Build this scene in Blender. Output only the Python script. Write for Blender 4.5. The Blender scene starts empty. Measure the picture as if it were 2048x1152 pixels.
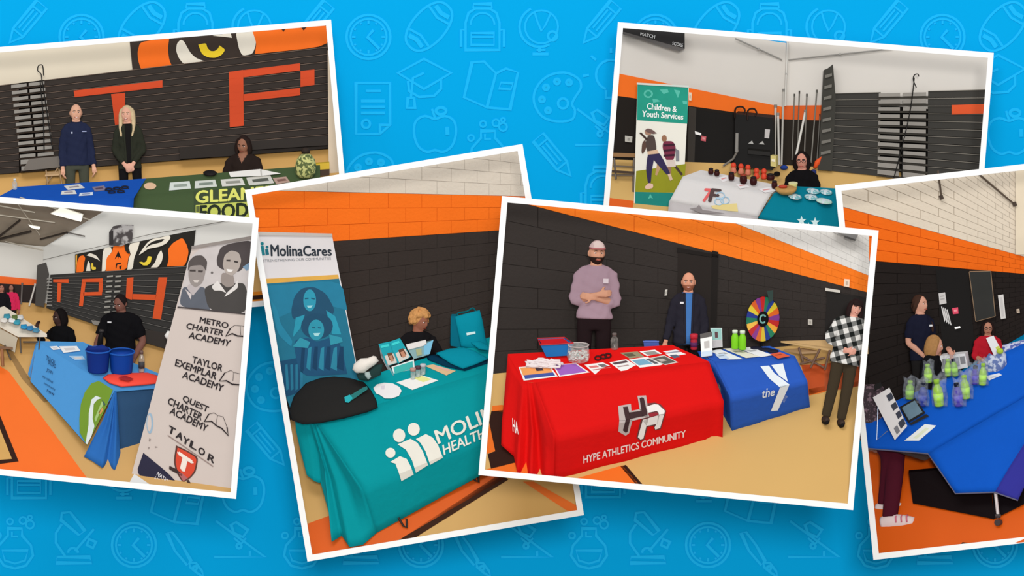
import bpy, math, random
from mathutils import Vector, Matrix
random.seed(7)
S = bpy.context.scene
COL = S.collection
PI = math.pi
# ------------------------------------------------------------------ camera, light, exposure
U = 0.005                                   # metres of collage board per photograph pixel
CAMD = 100.0
cam = bpy.data.objects.new('camera', bpy.data.cameras.new('camera'))
COL.objects.link(cam)
cam.location = (0, -CAMD, 0)
cam.rotation_euler = (PI / 2, 0, 0)
cam.data.sensor_width = 36
cam.data.lens = 18 * CAMD / 5.12
cam.data.clip_start = 5
cam.data.clip_end = 400
S.camera = cam
W = bpy.data.worlds.new('world')
S.world = W
W.use_nodes = True
W.node_tree.nodes['Background'].inputs[0].default_value = (1.0, 0.985, 0.96, 1)
W.node_tree.nodes['Background'].inputs[1].default_value = 0.43
sun = bpy.data.objects.new('sun', bpy.data.lights.new('sun', 'SUN'))
COL.objects.link(sun)
sun.data.energy = 1.22
sun.data.angle = math.radians(7.5)
sun.data.color = (1, 0.985, 0.96)
sun.rotation_euler = (math.radians(85.0), 0, math.radians(1.5))
top_fill = bpy.data.objects.new('gallery_lamp', bpy.data.lights.new('gallery_lamp', 'AREA'))  # added overhead fill for shading the forms, not a lamp of the place
COL.objects.link(top_fill)
top_fill.data.shape = 'RECTANGLE'
top_fill.data.size = 16
top_fill.data.size_y = 6
top_fill.data.energy = 2000
top_fill.location = (-2, -20, 15)
top_fill.rotation_euler = (Vector((0, 0, -1)) - Vector(top_fill.location)).to_track_quat('-Z', 'Y').to_euler()
S.view_settings.view_transform = 'Standard'
S.view_settings.look = 'None'
S.view_settings.gamma = 1
S.view_settings.use_curve_mapping = False
S.view_settings.exposure = 0.0

# ------------------------------------------------------------------ materials
def lin(c):
    c = c / 255.0
    return c / 12.92 if c <= 0.04045 else ((c + 0.055) / 1.055) ** 2.4
MATS = {}
def mat(rgb, rough=0.7, var=0.06, scale=6.0, spec=0.18, metal=0.0, bump=0.0, bscale=40.0, gain=1.0):
    lum = (0.3 * rgb[0] + 0.59 * rgb[1] + 0.11 * rgb[2]) / 255.0
    spec = min(spec, 0.03 + 0.5 * lum) if metal == 0 else spec
    key = (tuple(rgb), rough, var, scale, spec, metal, bump, bscale, gain)
    if key in MATS:
        return MATS[key]
    m = bpy.data.materials.new('surface_%d_%d_%d' % tuple(rgb[:3]))
    m.use_nodes = True
    nt = m.node_tree
    b = nt.nodes['Principled BSDF']
    b.inputs['Roughness'].default_value = rough
    b.inputs['Specular IOR Level'].default_value = spec
    b.inputs['Metallic'].default_value = metal
    base = [min(0.98, lin(c) * gain) for c in rgb]
    tc = nt.nodes.new('ShaderNodeTexCoord')
    nz = nt.nodes.new('ShaderNodeTexNoise')
    nz.inputs['Scale'].default_value = scale
    nz.inputs['Detail'].default_value = 3
    nt.links.new(tc.outputs['Object'], nz.inputs['Vector'])
    mx = nt.nodes.new('ShaderNodeMix')
    mx.data_type = 'RGBA'
    mx.inputs[6].default_value = tuple(c * (1 - var) for c in base) + (1,)
    mx.inputs[7].default_value = tuple(min(0.98, c * (1 + var)) for c in base) + (1,)
    nt.links.new(nz.outputs['Fac'], mx.inputs[0])
    nt.links.new(mx.outputs[2], b.inputs['Base Color'])
    if bump:
        n2 = nt.nodes.new('ShaderNodeTexNoise')
        n2.inputs['Scale'].default_value = bscale
        nt.links.new(tc.outputs['Object'], n2.inputs['Vector'])
        bp = nt.nodes.new('ShaderNodeBump')
        bp.inputs['Strength'].default_value = bump
        bp.inputs['Distance'].default_value = 0.02
        nt.links.new(n2.outputs['Fac'], bp.inputs['Height'])
        nt.links.new(bp.outputs['Normal'], b.inputs['Normal'])
    MATS[key] = m
    return m
def cloth(rgb, gain=1.0):
    return mat(rgb, 0.85, 0.05, 3.0, 0.12, 0, 0.25, 14.0, gain)
def glass_mat(rgb=(235, 245, 250), alpha=0.25, rough=0.15):
    key = ('glass', rgb, alpha, rough)
    if key in MATS:
        return MATS[key]
    m = bpy.data.materials.new('clear_film')
    m.use_nodes = True
    nt = m.node_tree
    b = nt.nodes['Principled BSDF']
    b.inputs['Base Color'].default_value = tuple(lin(c) for c in rgb) + (1,)
    b.inputs['Roughness'].default_value = rough
    tc = nt.nodes.new('ShaderNodeTexCoord')
    nz = nt.nodes.new('ShaderNodeTexNoise')
    nz.inputs['Scale'].default_value = 22
    nt.links.new(tc.outputs['Object'], nz.inputs['Vector'])
    mr = nt.nodes.new('ShaderNodeMapRange')
    mr.inputs['From Min'].default_value = 0.35
    mr.inputs['From Max'].default_value = 0.7
    mr.inputs['To Min'].default_value = alpha * 0.4
    mr.inputs['To Max'].default_value = min(1, alpha * 2)
    nt.links.new(nz.outputs['Fac'], mr.inputs['Value'])
    nt.links.new(mr.outputs['Result'], b.inputs['Alpha'])
    MATS[key] = m
    return m
def plaid_mat():
    m = bpy.data.materials.new('plaid_flannel')
    m.use_nodes = True
    nt = m.node_tree
    b = nt.nodes['Principled BSDF']
    b.inputs['Roughness'].default_value = 0.9
    b.inputs['Specular IOR Level'].default_value = 0.1
    tc = nt.nodes.new('ShaderNodeTexCoord')
    mp = nt.nodes.new('ShaderNodeMapping')
    mp.inputs['Rotation'].default_value = (0, math.radians(15), 0)
    nt.links.new(tc.outputs['Object'], mp.inputs['Vector'])
    sp = nt.nodes.new('ShaderNodeSeparateXYZ')
    nt.links.new(mp.outputs['Vector'], sp.inputs[0])
    outs = []
    for ax in ('X', 'Z'):
        mu = nt.nodes.new('ShaderNodeMath'); mu.operation = 'MULTIPLY'; mu.inputs[1].default_value = 10.5
        nt.links.new(sp.outputs[ax], mu.inputs[0])
        fr = nt.nodes.new('ShaderNodeMath'); fr.operation = 'FRACT'
        nt.links.new(mu.outputs[0], fr.inputs[0])
        gt = nt.nodes.new('ShaderNodeMath'); gt.operation = 'GREATER_THAN'; gt.inputs[1].default_value = 0.48
        nt.links.new(fr.outputs[0], gt.inputs[0])
        outs.append(gt)
    ad = nt.nodes.new('ShaderNodeMath'); ad.operation = 'ADD'
    nt.links.new(outs[0].outputs[0], ad.inputs[0]); nt.links.new(outs[1].outputs[0], ad.inputs[1])
    dv = nt.nodes.new('ShaderNodeMath'); dv.operation = 'DIVIDE'; dv.inputs[1].default_value = 2
    nt.links.new(ad.outputs[0], dv.inputs[0])
    cr = nt.nodes.new('ShaderNodeValToRGB')
    cr.color_ramp.interpolation = 'CONSTANT'
    e = cr.color_ramp.elements
    e[0].position = 0; e[0].color = (0.012, 0.014, 0.013, 1)
    e[1].position = 0.4; e[1].color = (0.19, 0.19, 0.18, 1)
    n = cr.color_ramp.elements.new(0.8); n.color = (0.78, 0.76, 0.72, 1)
    nt.links.new(dv.outputs[0], cr.inputs[0])
    nt.links.new(cr.outputs[0], b.inputs['Base Color'])
    return m
def spot_mat(c0, c1, scale=30, thr=0.5):
    m = bpy.data.materials.new('mottled')
    m.use_nodes = True
    nt = m.node_tree
    b = nt.nodes['Principled BSDF']
    b.inputs['Roughness'].default_value = 0.8
    tc = nt.nodes.new('ShaderNodeTexCoord')
    vo = nt.nodes.new('ShaderNodeTexNoise')
    vo.inputs['Scale'].default_value = scale
    nt.links.new(tc.outputs['Object'], vo.inputs['Vector'])
    cr = nt.nodes.new('ShaderNodeValToRGB')
    e = cr.color_ramp.elements
    e[0].position = thr - 0.05; e[0].color = tuple(lin(c) for c in c0) + (1,)
    e[1].position = thr + 0.05; e[1].color = tuple(lin(c) for c in c1) + (1,)
    nt.links.new(vo.outputs['Fac'], cr.inputs[0])
    nt.links.new(cr.outputs[0], b.inputs['Base Color'])
    return m
def emit_mat(rgb, st):
    m = bpy.data.materials.new('lit_panel')
    m.use_nodes = True
    b = m.node_tree.nodes['Principled BSDF']
    b.inputs['Base Color'].default_value = tuple(lin(c) for c in rgb) + (1,)
    b.inputs['Emission Color'].default_value = tuple(lin(c) for c in rgb) + (1,)
    b.inputs['Emission Strength'].default_value = st
    return m

# ------------------------------------------------------------------ geometry as (verts, faces)
def join(*gs):
    V, F = [], []
    for g in gs:
        o = len(V)
        V += list(g[0])
        F += [tuple(i + o for i in f) for f in g[1]]
    return V, F
def link_mesh(name, geo, m, parent=None, smooth=False):
    me = bpy.data.meshes.new(name)
    me.from_pydata([tuple(v) for v in geo[0]], [], geo[1])
    if smooth:
        me.polygons.foreach_set('use_smooth', [True] * len(me.polygons))
    me.materials.append(m)
    me.update()
    o = bpy.data.objects.new(name, me)
    COL.objects.link(o)
    if parent:
        o.parent = parent
    return o
def catmull(pts, k=4):
    pts = [Vector(p) for p in pts]
    if len(pts) < 3:
        return [pts[0].lerp(pts[-1], i / k) for i in range(k + 1)]
    out = []
    for i in range(len(pts) - 1):
        p0 = pts[max(0, i - 1)]; p1 = pts[i]; p2 = pts[i + 1]; p3 = pts[min(len(pts) - 1, i + 2)]
        for j in range(k):
            t = j / k
            out.append(0.5 * ((2 * p1) + (p2 - p0) * t + (2 * p0 - 5 * p1 + 4 * p2 - p3) * t * t + (3 * p1 - p0 - 3 * p2 + p3) * t ** 3))
    out.append(pts[-1])
    return out
def tube(pts, rad, n=8, k=0, flat=1.0):
    pts = [Vector(p) for p in pts]
    m0 = len(pts)
    rs = list(rad) if hasattr(rad, '__len__') else [rad] * m0
    if k:
        P = catmull(pts, k)
        R = []
        for i in range(len(P)):
            t = i / (len(P) - 1) * (m0 - 1)
            a = min(int(t), m0 - 2)
            R.append(rs[a] + (rs[a + 1] - rs[a]) * (t - a))
        pts, rs = P, R
    V, F = [], []
    up = Vector((0.013, 1, 0.021))
    L = len(pts)
    for i, p in enumerate(pts):
        d = (pts[min(i + 1, L - 1)] - pts[max(i - 1, 0)])
        if d.length < 1e-9:
            d = Vector((0, 0, 1))
        d.normalize()
        s = d.cross(up)
        if s.length < 0.05:
            s = d.cross(Vector((1, 0, 0)))
        s.normalize()
        q = s.cross(d)
        for j in range(n):
            a = 2 * PI * j / n
            V.append(p + s * math.cos(a) * rs[i] + q * math.sin(a) * rs[i] * flat)
    for i in range(L - 1):
        for j in range(n):
            F.append((i * n + j, i * n + (j + 1) % n, (i + 1) * n + (j + 1) % n, (i + 1) * n + j))
    F.append(tuple(range(n - 1, -1, -1)))
    F.append(tuple((L - 1) * n + j for j in range(n)))
    return V, F
def rings(rs, n=20, cap=True):
    """rs: list of (centre, rx, ry) horizontal rings"""
    V, F = [], []
    for c, rx, ry in rs:
        for j in range(n):
            a = 2 * PI * j / n
            V.append(Vector((c[0] + rx * math.cos(a), c[1] + ry * math.sin(a), c[2])))
    for i in range(len(rs) - 1):
        for j in range(n):
            F.append((i * n + j, i * n + (j + 1) % n, (i + 1) * n + (j + 1) % n, (i + 1) * n + j))
    if cap:
        F.append(tuple(range(n - 1, -1, -1)))
        F.append(tuple((len(rs) - 1) * n + j for j in range(n)))
    return V, F
def ball(c, r, n=14, m=10):
    c = Vector(c)
    r = r if hasattr(r, '__len__') else (r, r, r)
    V = [c + Vector((0, 0, r[2]))]
    F = []
    for i in range(1, m):
        t = PI * i / m
        for j in range(n):
            a = 2 * PI * j / n
            V.append(c + Vector((r[0] * math.sin(t) * math.cos(a), r[1] * math.sin(t) * math.sin(a), r[2] * math.cos(t))))
    V.append(c - Vector((0, 0, r[2])))
    for j in range(n):
        F.append((0, 1 + j, 1 + (j + 1) % n))
        F.append((len(V) - 1, 1 + (m - 2) * n + (j + 1) % n, 1 + (m - 2) * n + j))
    for i in range(m - 2):
        for j in range(n):
            F.append((1 + i * n + j, 1 + (i + 1) * n + j, 1 + (i + 1) * n + (j + 1) % n, 1 + i * n + (j + 1) % n))
    return V, F
def xf(geo, M):
    return [M @ Vector(v) for v in geo[0]], geo[1]
def voxel(geo, vs, it=3):
    me = bpy.data.meshes.new('tmp')
    me.from_pydata([tuple(v) for v in geo[0]], [], geo[1])
    o = bpy.data.objects.new('tmp', me)
    COL.objects.link(o)
    r = o.modifiers.new('r', 'REMESH'); r.mode = 'VOXEL'; r.voxel_size = vs
    if it:
        s = o.modifiers.new('s', 'SMOOTH'); s.iterations = it; s.factor = 0.5
    dg = bpy.context.evaluated_depsgraph_get()
    ev = o.evaluated_get(dg)
    m2 = ev.to_mesh()
    V = [v.co.copy() for v in m2.vertices]
    F = [tuple(p.vertices) for p in m2.polygons]
    ev.to_mesh_clear()
    bpy.data.objects.remove(o)
    bpy.data.meshes.remove(me)
    return V, F
def clip_half(poly, a, b):
    """keep the part of poly on the left of a->b as seen in a y-down pixel frame when side > 0"""
    out = []
    n = len(poly)
    def sd(p): return (b[0] - a[0]) * (p[1] - a[1]) - (b[1] - a[1]) * (p[0] - a[0])
    for i in range(n):
        p, q = poly[i], poly[(i + 1) % n]
        sp, sq = sd(p), sd(q)
        if sp >= 0:
            out.append(p)
        if sp * sq < 0:
            t = sp / (sp - sq)
            out.append((p[0] + (q[0] - p[0]) * t, p[1] + (q[1] - p[1]) * t))
    return out
def clip_conv(poly, quad):
    A = sum(quad[i][0] * quad[(i + 1) % len(quad)][1] - quad[(i + 1) % len(quad)][0] * quad[i][1] for i in range(len(quad)))
    q = list(quad) if A > 0 else list(quad)[::-1]
    for i in range(len(q)):
        if len(poly) < 3:
            return []
        poly = clip_half(poly, q[i], q[(i + 1) % len(q)])
    out = []
    for p in poly:
        if not out or abs(p[0] - out[-1][0]) + abs(p[1] - out[-1][1]) > 1e-4:
            out.append(p)
    if len(out) > 1 and abs(out[0][0] - out[-1][0]) + abs(out[0][1] - out[-1][1]) < 1e-4:
        out.pop()
    return out if len(out) > 2 else []
def area2(poly):
    return abs(sum(poly[i][0] * poly[(i + 1) % len(poly)][1] - poly[(i + 1) % len(poly)][0] * poly[i][1] for i in range(len(poly)))) / 2
class Homog:
    """unit square (u right, v up) to a quad given bottom-left, bottom-right, top-right, top-left"""
    def __init__(s, bl, br, tr, tl):
        x0, y0 = bl; x1, y1 = br; x2, y2 = tr; x3, y3 = tl
        dx1, dx2, dx3 = x1 - x2, x3 - x2, x0 - x1 + x2 - x3
        dy1, dy2, dy3 = y1 - y2, y3 - y2, y0 - y1 + y2 - y3
        den = dx1 * dy2 - dx2 * dy1
        g = (dx3 * dy2 - dx2 * dy3) / den
        h = (dx1 * dy3 - dx3 * dy1) / den
        s.c = (x1 - x0 + g * x1, x3 - x0 + h * x3, x0, y1 - y0 + g * y1, y3 - y0 + h * y3, y0, g, h)
    def __call__(s, u, v):
        a, b, c, d, e, f, g, h = s.c
        k = g * u + h * v + 1
        return ((a * u + b * v + c) / k, (d * u + e * v + f) / k)
class Plane:
    def __init__(s, p, q, r):
        (x1, y1, w1), (x2, y2, w2), (x3, y3, w3) = p, q, r
        det = (x2 - x1) * (y3 - y1) - (x3 - x1) * (y2 - y1)
        s.a = ((w2 - w1) * (y3 - y1) - (w3 - w1) * (y2 - y1)) / det
        s.b = ((x2 - x1) * (w3 - w1) - (x3 - x1) * (w2 - w1)) / det
        s.c = w1 - s.a * x1 - s.b * y1
    def __call__(s, x, y):
        return s.a * x + s.b * y + s.c
    def off(s, d):
        q = Plane((0, 0, 0), (1, 0, 0), (0, 1, 0))
        q.a, q.b, q.c = s.a, s.b, s.c + d
        return q

TEXTS = {}
def text_geo(body, bold=0.0, shear=0.0, space=1.0):
    key = (body, bold, shear, space)
    if key in TEXTS:
        return TEXTS[key]
    wt, bold_ = bold, 0
    cu = bpy.data.curves.new('t', 'FONT')
    cu.body = body; cu.offset = 0; cu.shear = shear; cu.space_character = space
    cu.align_x = 'LEFT'; cu.resolution_u = 3
    o = bpy.data.objects.new('t', cu)
    COL.objects.link(o)
    dg = bpy.context.evaluated_depsgraph_get()
    ev = o.evaluated_get(dg)
    me = ev.to_mesh()
    V = [v.co.copy() for v in me.vertices]
    F = [tuple(p.vertices) for p in me.polygons]
    ev.to_mesh_clear()
    bpy.data.objects.remove(o)
    bpy.data.curves.remove(cu)
    x0 = min(v.x for v in V); x1 = max(v.x for v in V)
    y0 = min(v.y for v in V); y1 = max(v.y for v in V)
    V = [((v.x - x0) / (x1 - x0), (v.y - y0) / (y1 - y0)) for v in V]
    if wt:                                   # heavier strokes: shifted copies
        n = len(V); V0, F0 = V, F
        V, F = [], []
        for k, (dx, dy) in enumerate(((-1, 0), (1, 0), (0, 1), (0, -1), (0, 0))):
            V += [(u + dx * wt / (x1 - x0), v + dy * wt * 0.7 / (y1 - y0)) for u, v in V0]
            F += [tuple(i + k * n for i in f) for f in F0]
    TEXTS[key] = (V, F)
    return V, F

# ------------------------------------------------------------------ one framed shadow box of the collage
DS = 0.6
class Thing:
    def __init__(s, B, o, base):
        s.B, s.o, s.base = B, o, base
    def part(s, name, geo, m, parent=None, smooth=False, label=None, kind=None):
        if not geo[1]:
            return None
        g = ([Vector(v) - s.base for v in geo[0]], geo[1])
        o = link_mesh(name, g, m, parent or s.o, smooth)
        if label: o['label'] = label
        if kind: o['kind'] = kind
        return o
class Box:
    def __init__(s, corners, Y0, label, bw=12.0):
        s.q = corners                                   # outer TL, TR, BR, BL in pixels
        s.cx = sum(c[0] for c in corners) / 4
        s.cy = sum(c[1] for c in corners) / 4
        c0 = Vector(((s.cx - 1024) * U, CAMD, (576 - s.cy) * U))
        d = c0.normalized()
        org = Vector((0, -CAMD, 0)) + d * ((CAMD + Y0) / d.y)
        X = d.cross(Vector((0, 0, 1))).normalized()
        Z = X.cross(d)
        s.M = Matrix((X, d, Z)).transposed().to_4x4()
        s.M.translation = org
        s.u = U * (CAMD + Y0 + 0.7 * 1.0) / CAMD
        s.uf = U * (CAMD + Y0) / CAMD
        def inset(f):
            n = 4
            out = []
            for i in range(n):
                p = Vector(corners[i]); a = Vector(corners[i - 1]); b = Vector(corners[(i + 1) % n])
                e1 = (p - a).normalized(); e2 = (b - p).normalized()
                n1 = Vector((-e1.y, e1.x)); n2 = Vector((-e2.y, e2.x))
                bis = (n1 + n2)
                bis = bis / (1 + n1.dot(n2))
                out.append(tuple(p + bis * f))
            return out
        s.inner = inset(bw)
        s.mid = inset(bw * 0.4)
        t = s.thing('picture_frame', label, 'frame', s.cx, max(c[1] for c in corners), 0, 'white photo frames on the board')
        def fl(p, w): return Vector(((p[0] - s.cx) * s.uf, w, (s.cy - p[1]) * s.uf))
        m = mat((252, 252, 250), 0.55, 0.015, 3, 0.2, gain=1.0)
        for i in range(4):
            j = (i + 1) % 4
            p4 = [corners[i], corners[j], s.inner[j], s.inner[i]]
            V = [fl(p, -0.03) for p in p4] + [fl(p, 0.02) for p in p4]
            t.part('border', (V, [(0, 1, 2, 3), (7, 6, 5, 4), (0, 4, 5, 1), (1, 5, 6, 2), (2, 6, 7, 3), (3, 7, 4, 0)]), m)
    def L(s, px, py, w):
        return Vector(((px - s.cx) * s.u, w * DS, (s.cy - py) * s.u))
    def thing(s, name, label, cat, px, py, w, group=None):
        o = bpy.data.objects.new(name, None)
        o.empty_display_size = 0.1
        COL.objects.link(o)
        b = s.L(px, py, w)
        o.matrix_world = s.M @ Matrix.Translation(b)
        o['label'] = label; o['category'] = cat
        if group: o['group'] = group
        return Thing(s, o, b)
    def single(s, name, label, cat, geo, m, group=None, smooth=False, kind=None):
        V = geo[0]
        b = Vector((sum(v[0] for v in V) / len(V), sum(v[1] for v in V) / len(V), min(v[2] for v in V)))
        o = link_mesh(name, ([Vector(v) - b for v in V], geo[1]), m, None, smooth)
        o.matrix_world = s.M @ Matrix.Translation(b)
        if label: o['label'] = label
        if cat: o['category'] = cat
        if group: o['group'] = group
        if kind: o['kind'] = kind
        return Thing(s, o, b)
    # ---- planar pieces -----------------------------------------------------
    def slab(s, plane, pts, t=0.03, off=0.0, clip=True):
        """prism standing on plane w(px,py); off < 0 is towards the viewer; t thickness in metres away from viewer"""
        if clip:
            pts = clip_conv(list(pts), s.mid)
        if len(pts) < 3:
            return [], []
        n = len(pts)
        f = [s.L(x, y, plane(x, y)) + Vector((0, off, 0)) for x, y in pts]
        V = f + [v + Vector((0, t, 0)) for v in f]
        A = sum(pts[i][0] * pts[(i + 1) % n][1] - pts[(i + 1) % n][0] * pts[i][1] for i in range(n))
        F = [tuple(range(n)), tuple(range(2 * n - 1, n - 1, -1))] + [(i, i + n, (i + 1) % n + n, (i + 1) % n) for i in range(n)]
        if A > 0:
            F = [tuple(reversed(f_)) for f_ in F]
        return V, F
    def prints(s, surf, pts, off=-0.004, t=0.002, clip=True):
        """flat print on a surface made of planes [(plane, a, b)] keeping the side right of a->b, or one plane"""
        if isinstance(surf, Plane):
            return s.slab(surf, pts, t, off, clip)
        gs = []
        for pl, quad in surf:
            gs.append(s.slab(pl, clip_conv(list(pts), quad), t, off, clip))
        return join(*gs)
    def text(s, surf, body, tl, tr, br, bl, bold=0.02, shear=0.0, off=-0.006, space=1.0):
        V2, F = text_geo(body, bold, shear, space)
        out = []
        n5 = max(1, len(V2) // 5)
        for i_, (u, v) in enumerate(V2):
            x = (bl[0] * (1 - u) + br[0] * u) * (1 - v) + (tl[0] * (1 - u) + tr[0] * u) * v
            y = (bl[1] * (1 - u) + br[1] * u) * (1 - v) + (tl[1] * (1 - u) + tr[1] * u) * v
            if isinstance(surf, Plane):
                w = surf(x, y)
            else:
                w = None
                for pl, quad in surf:
                    if clip_pt(x, y, quad):
                        w = pl(x, y); break
                if w is None:
                    w = surf[-1][0](x, y)
            out.append(s.L(x, y, w) + Vector((0, off - (0.0007 * (i_ // n5) if bold else 0), 0)))
        keep = [f for f in F if all(clip_pt(s.cx + out[i].x / s.u, s.cy - out[i].z / s.u, s.mid) for i in f)]
        return out, keep
    def box8(s, f4, b4):
        V = [s.L(*p) for p in f4] + [s.L(*p) for p in b4]
        return V, [(0, 3, 2, 1), (4, 5, 6, 7), (0, 1, 5, 4), (1, 2, 6, 5), (2, 3, 7, 6), (3, 0, 4, 7)]
    def tubepx(s, pts, r, n=8, k=0):
        return tube([s.L(*p) for p in pts], [a * s.u for a in r] if hasattr(r, '__len__') else r * s.u, n, k)
    def lathe(s, px, py, w, prof, tilt=14, roll=0, n=16, q=0.7):
        """prof [(radius_px, height_px)], base centre at pixel; leans its top to the viewer like the rest of the relief"""
        g = rings([((0, 0, h * s.u), r * s.u, r * s.u) for r, h in prof], n)
        M = Matrix.Translation(s.L(px, py, w)) @ Matrix.Diagonal((1, q, 1, 1)) @ Matrix.Rotation(math.radians(roll), 4, 'Y') @ Matrix.Rotation(math.radians(tilt), 4, 'X')
        return xf(g, M)
    def pillow(s, outline, plane, depth, back=0.1, k=5, fn=None):
        """puffy closed shape from a pixel outline; depth in metres towards the viewer"""
        cx = sum(p[0] for p in outline) / len(outline)
        cy = sum(p[1] for p in outline) / len(outline)
        n = len(outline)
        V, F = [], []
        for i in range(k + 1):
            r = 1 - i / (k + 0.0) if i < k else 0.0
            r = math.sin(r * PI / 2)
            h = math.sqrt(max(0, 1 - r * r))
            for (x, y) in outline:
                X = cx + (x - cx) * r; Y = cy + (y - cy) * r
                V.append(s.L(X, Y, plane(X, Y)) + Vector((0, -depth * h + (fn(X, Y) * h if fn else 0), 0)))
        for i in range(k):
            for j in range(n):
                F.append((i * n + j, i * n + (j + 1) % n, (i + 1) * n + (j + 1) % n, (i + 1) * n + j))
        o = len(V)
        for (x, y) in outline:
            X = cx + (x - cx) * 0.9; Y = cy + (y - cy) * 0.9
            V.append(s.L(X, Y, plane(X, Y)) + Vector((0, back, 0)))
        for j in range(n):
            F.append((j, o + j, o + (j + 1) % n, (j + 1) % n))
        F.append(tuple(o + j for j in range(n)))
        return V, F
    def sheet(s, rows, sub=(3, 6), th=0.012, wave=None):
        """smooth sheet through rows of (px,py,w); rows all the same length"""
        R = len(rows); C = len(rows[0])
        V, F = [], []
        nr = (R - 1) * sub[0] + 1; nc = (C - 1) * sub[1] + 1
        for i in range(nr):
            a = min(i // sub[0], R - 2); t = i / sub[0] - a
            for j in range(nc):
                b = min(j // sub[1], C - 2); q = j / sub[1] - b
                p = [0, 0, 0]
                for c in range(3):
                    p[c] = (rows[a][b][c] * (1 - q) + rows[a][b + 1][c] * q) * (1 - t) + (rows[a + 1][b][c] * (1 - q) + rows[a + 1][b + 1][c] * q) * t
                v = s.L(*p)
                if wave:
                    v += Vector((0, wave(i / (nr - 1), j / (nc - 1)), 0))
                V.append(v)
        for i in range(nr - 1):
            for j in range(nc - 1):
                F.append((i * nc + j, (i + 1) * nc + j, (i + 1) * nc + j + 1, i * nc + j + 1))
        n = len(V)
        V = V + [v + Vector((0, th, 0)) for v in V]
        F2 = [tuple(x + n for x in reversed(f)) for f in F]
        E = []
        for j in range(nc - 1):
            E.append((j, j + 1, n + j + 1, n + j)); o = (nr - 1) * nc
            E.append((o + j + 1, o + j, n + o + j, n + o + j + 1))
        for i in range(nr - 1):
            a, b = i * nc, (i + 1) * nc
            E.append((b, a, n + a, n + b)); a += nc - 1; b += nc - 1
            E.append((a, b, n + b, n + a))
        return V, F + F2 + E
    # ---- structure ---------------------------------------------------------
    def struct(s, name, geo, m, smooth=False):
        t = s.single(name, None, None, geo, m, None, smooth)
        t.o['kind'] = 'structure'
        return t
    def block_wall(s, name, plane, bl, br, tr, tl, rows, cols, colour, gap=0.05, mingap=0.0, region=None, joint=0.82):
        """wall of painted blocks: a backing with one slab per block; colour(row) -> rgb"""
        H = Homog(bl, br, tr, tl)
        bands = []
        for r in range(rows):
            c = colour(r)
            if bands and bands[-1][0] == c: bands[-1][2] = r + 1
            else: bands.append([c, r, r + 1])
        root = None
        for c, r0, r1 in bands:
            poly = [H(0, r0 / rows), H(1, r0 / rows), H(1, r1 / rows), H(0, r1 / rows)]
            if region: poly = clip_conv(poly, region)
            g = s.slab(plane, poly, 0.05, 0.012) if len(poly) > 2 else ([], [])
            if not g[1]: continue
            mj = mat(tuple(int(x * joint) for x in c), 0.8, 0.04, 3, 0.1)
            if root is None: root = s.struct(name, g, mj)
            else: root.part('mortar_bed', g, mj)
        for r in range(rows):
            m = mat(colour(r), 0.75, 0.07, 2.5, 0.15, 0, 0.3, 30)
            for k in range(-1, cols):
                o = 0.5 if r % 2 else 0
                u0 = max(0, (k + o) / cols); u1 = min(1, (k + 1 + o) / cols)
                if u1 - u0 < 0.02 / cols: continue
                g_u = gap * 0.4 / cols; g_v = gap / rows
                v0 = r / rows + g_v; v1 = (r + 1) / rows - g_v
                poly = [H(u0 + g_u, v0), H(u1 - g_u, v0), H(u1 - g_u, v1), H(u0 + g_u, v1)]
                if region: poly = clip_conv(poly, region)
                if len(poly) < 3: continue
                poly = clip_conv(poly, s.mid)
                if len(poly) < 3 or area2(poly) < 12: continue
                root.part('block', s.slab(plane, poly, 0.02, random.uniform(-0.002, 0.002)), m)
        return root
    def bleachers(s, label, plane, bl, br, tr, tl, rows, spans, letters=(), letter_rgb=(222, 78, 28), rgb=(52, 46, 42), aisle=None, rail=None):
        H = Homog(bl, br, tr, tl)
        us = min(a for a, b in spans); ue = max(b for a, b in spans)
        if aisle: us = min(us, aisle[0]); ue = max(ue, aisle[1])
        bx, by = H((us + ue) / 2, 0)
        t = s.thing('bleachers', label, 'bleachers', bx, by, plane(bx, by))
        t.part('frame', s.slab(plane, [H(us, 0), H(ue, 0), H(ue, 1), H(us, 1)], 0.06, 0.05), mat(tuple(int(c * 0.5) for c in rgb), 0.8))
        ms = mat(rgb, 0.5, 0.08, 2, 0.3)
        mn = mat(tuple(int(c * 2.3) for c in rgb), 0.5, 0.25, 5, 0.3)  # lighter tone paints the highlight line along each slat edge
        ml = mat(letter_rgb, 0.6, 0.06, 4)
        for (a, b) in spans:
            for r in range(rows):
                v0, v1, v2 = (r + 0.05) / rows, (r + 0.90) / rows, (r + 1.0) / rows
                poly = clip_conv([H(a, v0), H(b, v0), H(b, v1), H(a, v1)], s.mid)
                if len(poly) < 3: continue
                sl = t.part('slat', s.slab(plane, poly, 0.05, -0.005), ms)
                t.part('nosing_highlight', s.slab(plane, [H(a, v1), H(b, v1), H(b, v2 - 0.02 / rows), H(a, v2 - 0.02 / rows)], 0.05, -0.02), mn, sl)
                for q in letters:
                    cp = clip_conv(list(q), [H(a, v0 - 0.06 / rows), H(b, v0 - 0.06 / rows), H(b, v2), H(a, v2)])
                    if len(cp) > 2:
                        t.part('letter_paint', s.slab(plane, cp, 0.004, -0.024), ml, sl)
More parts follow.
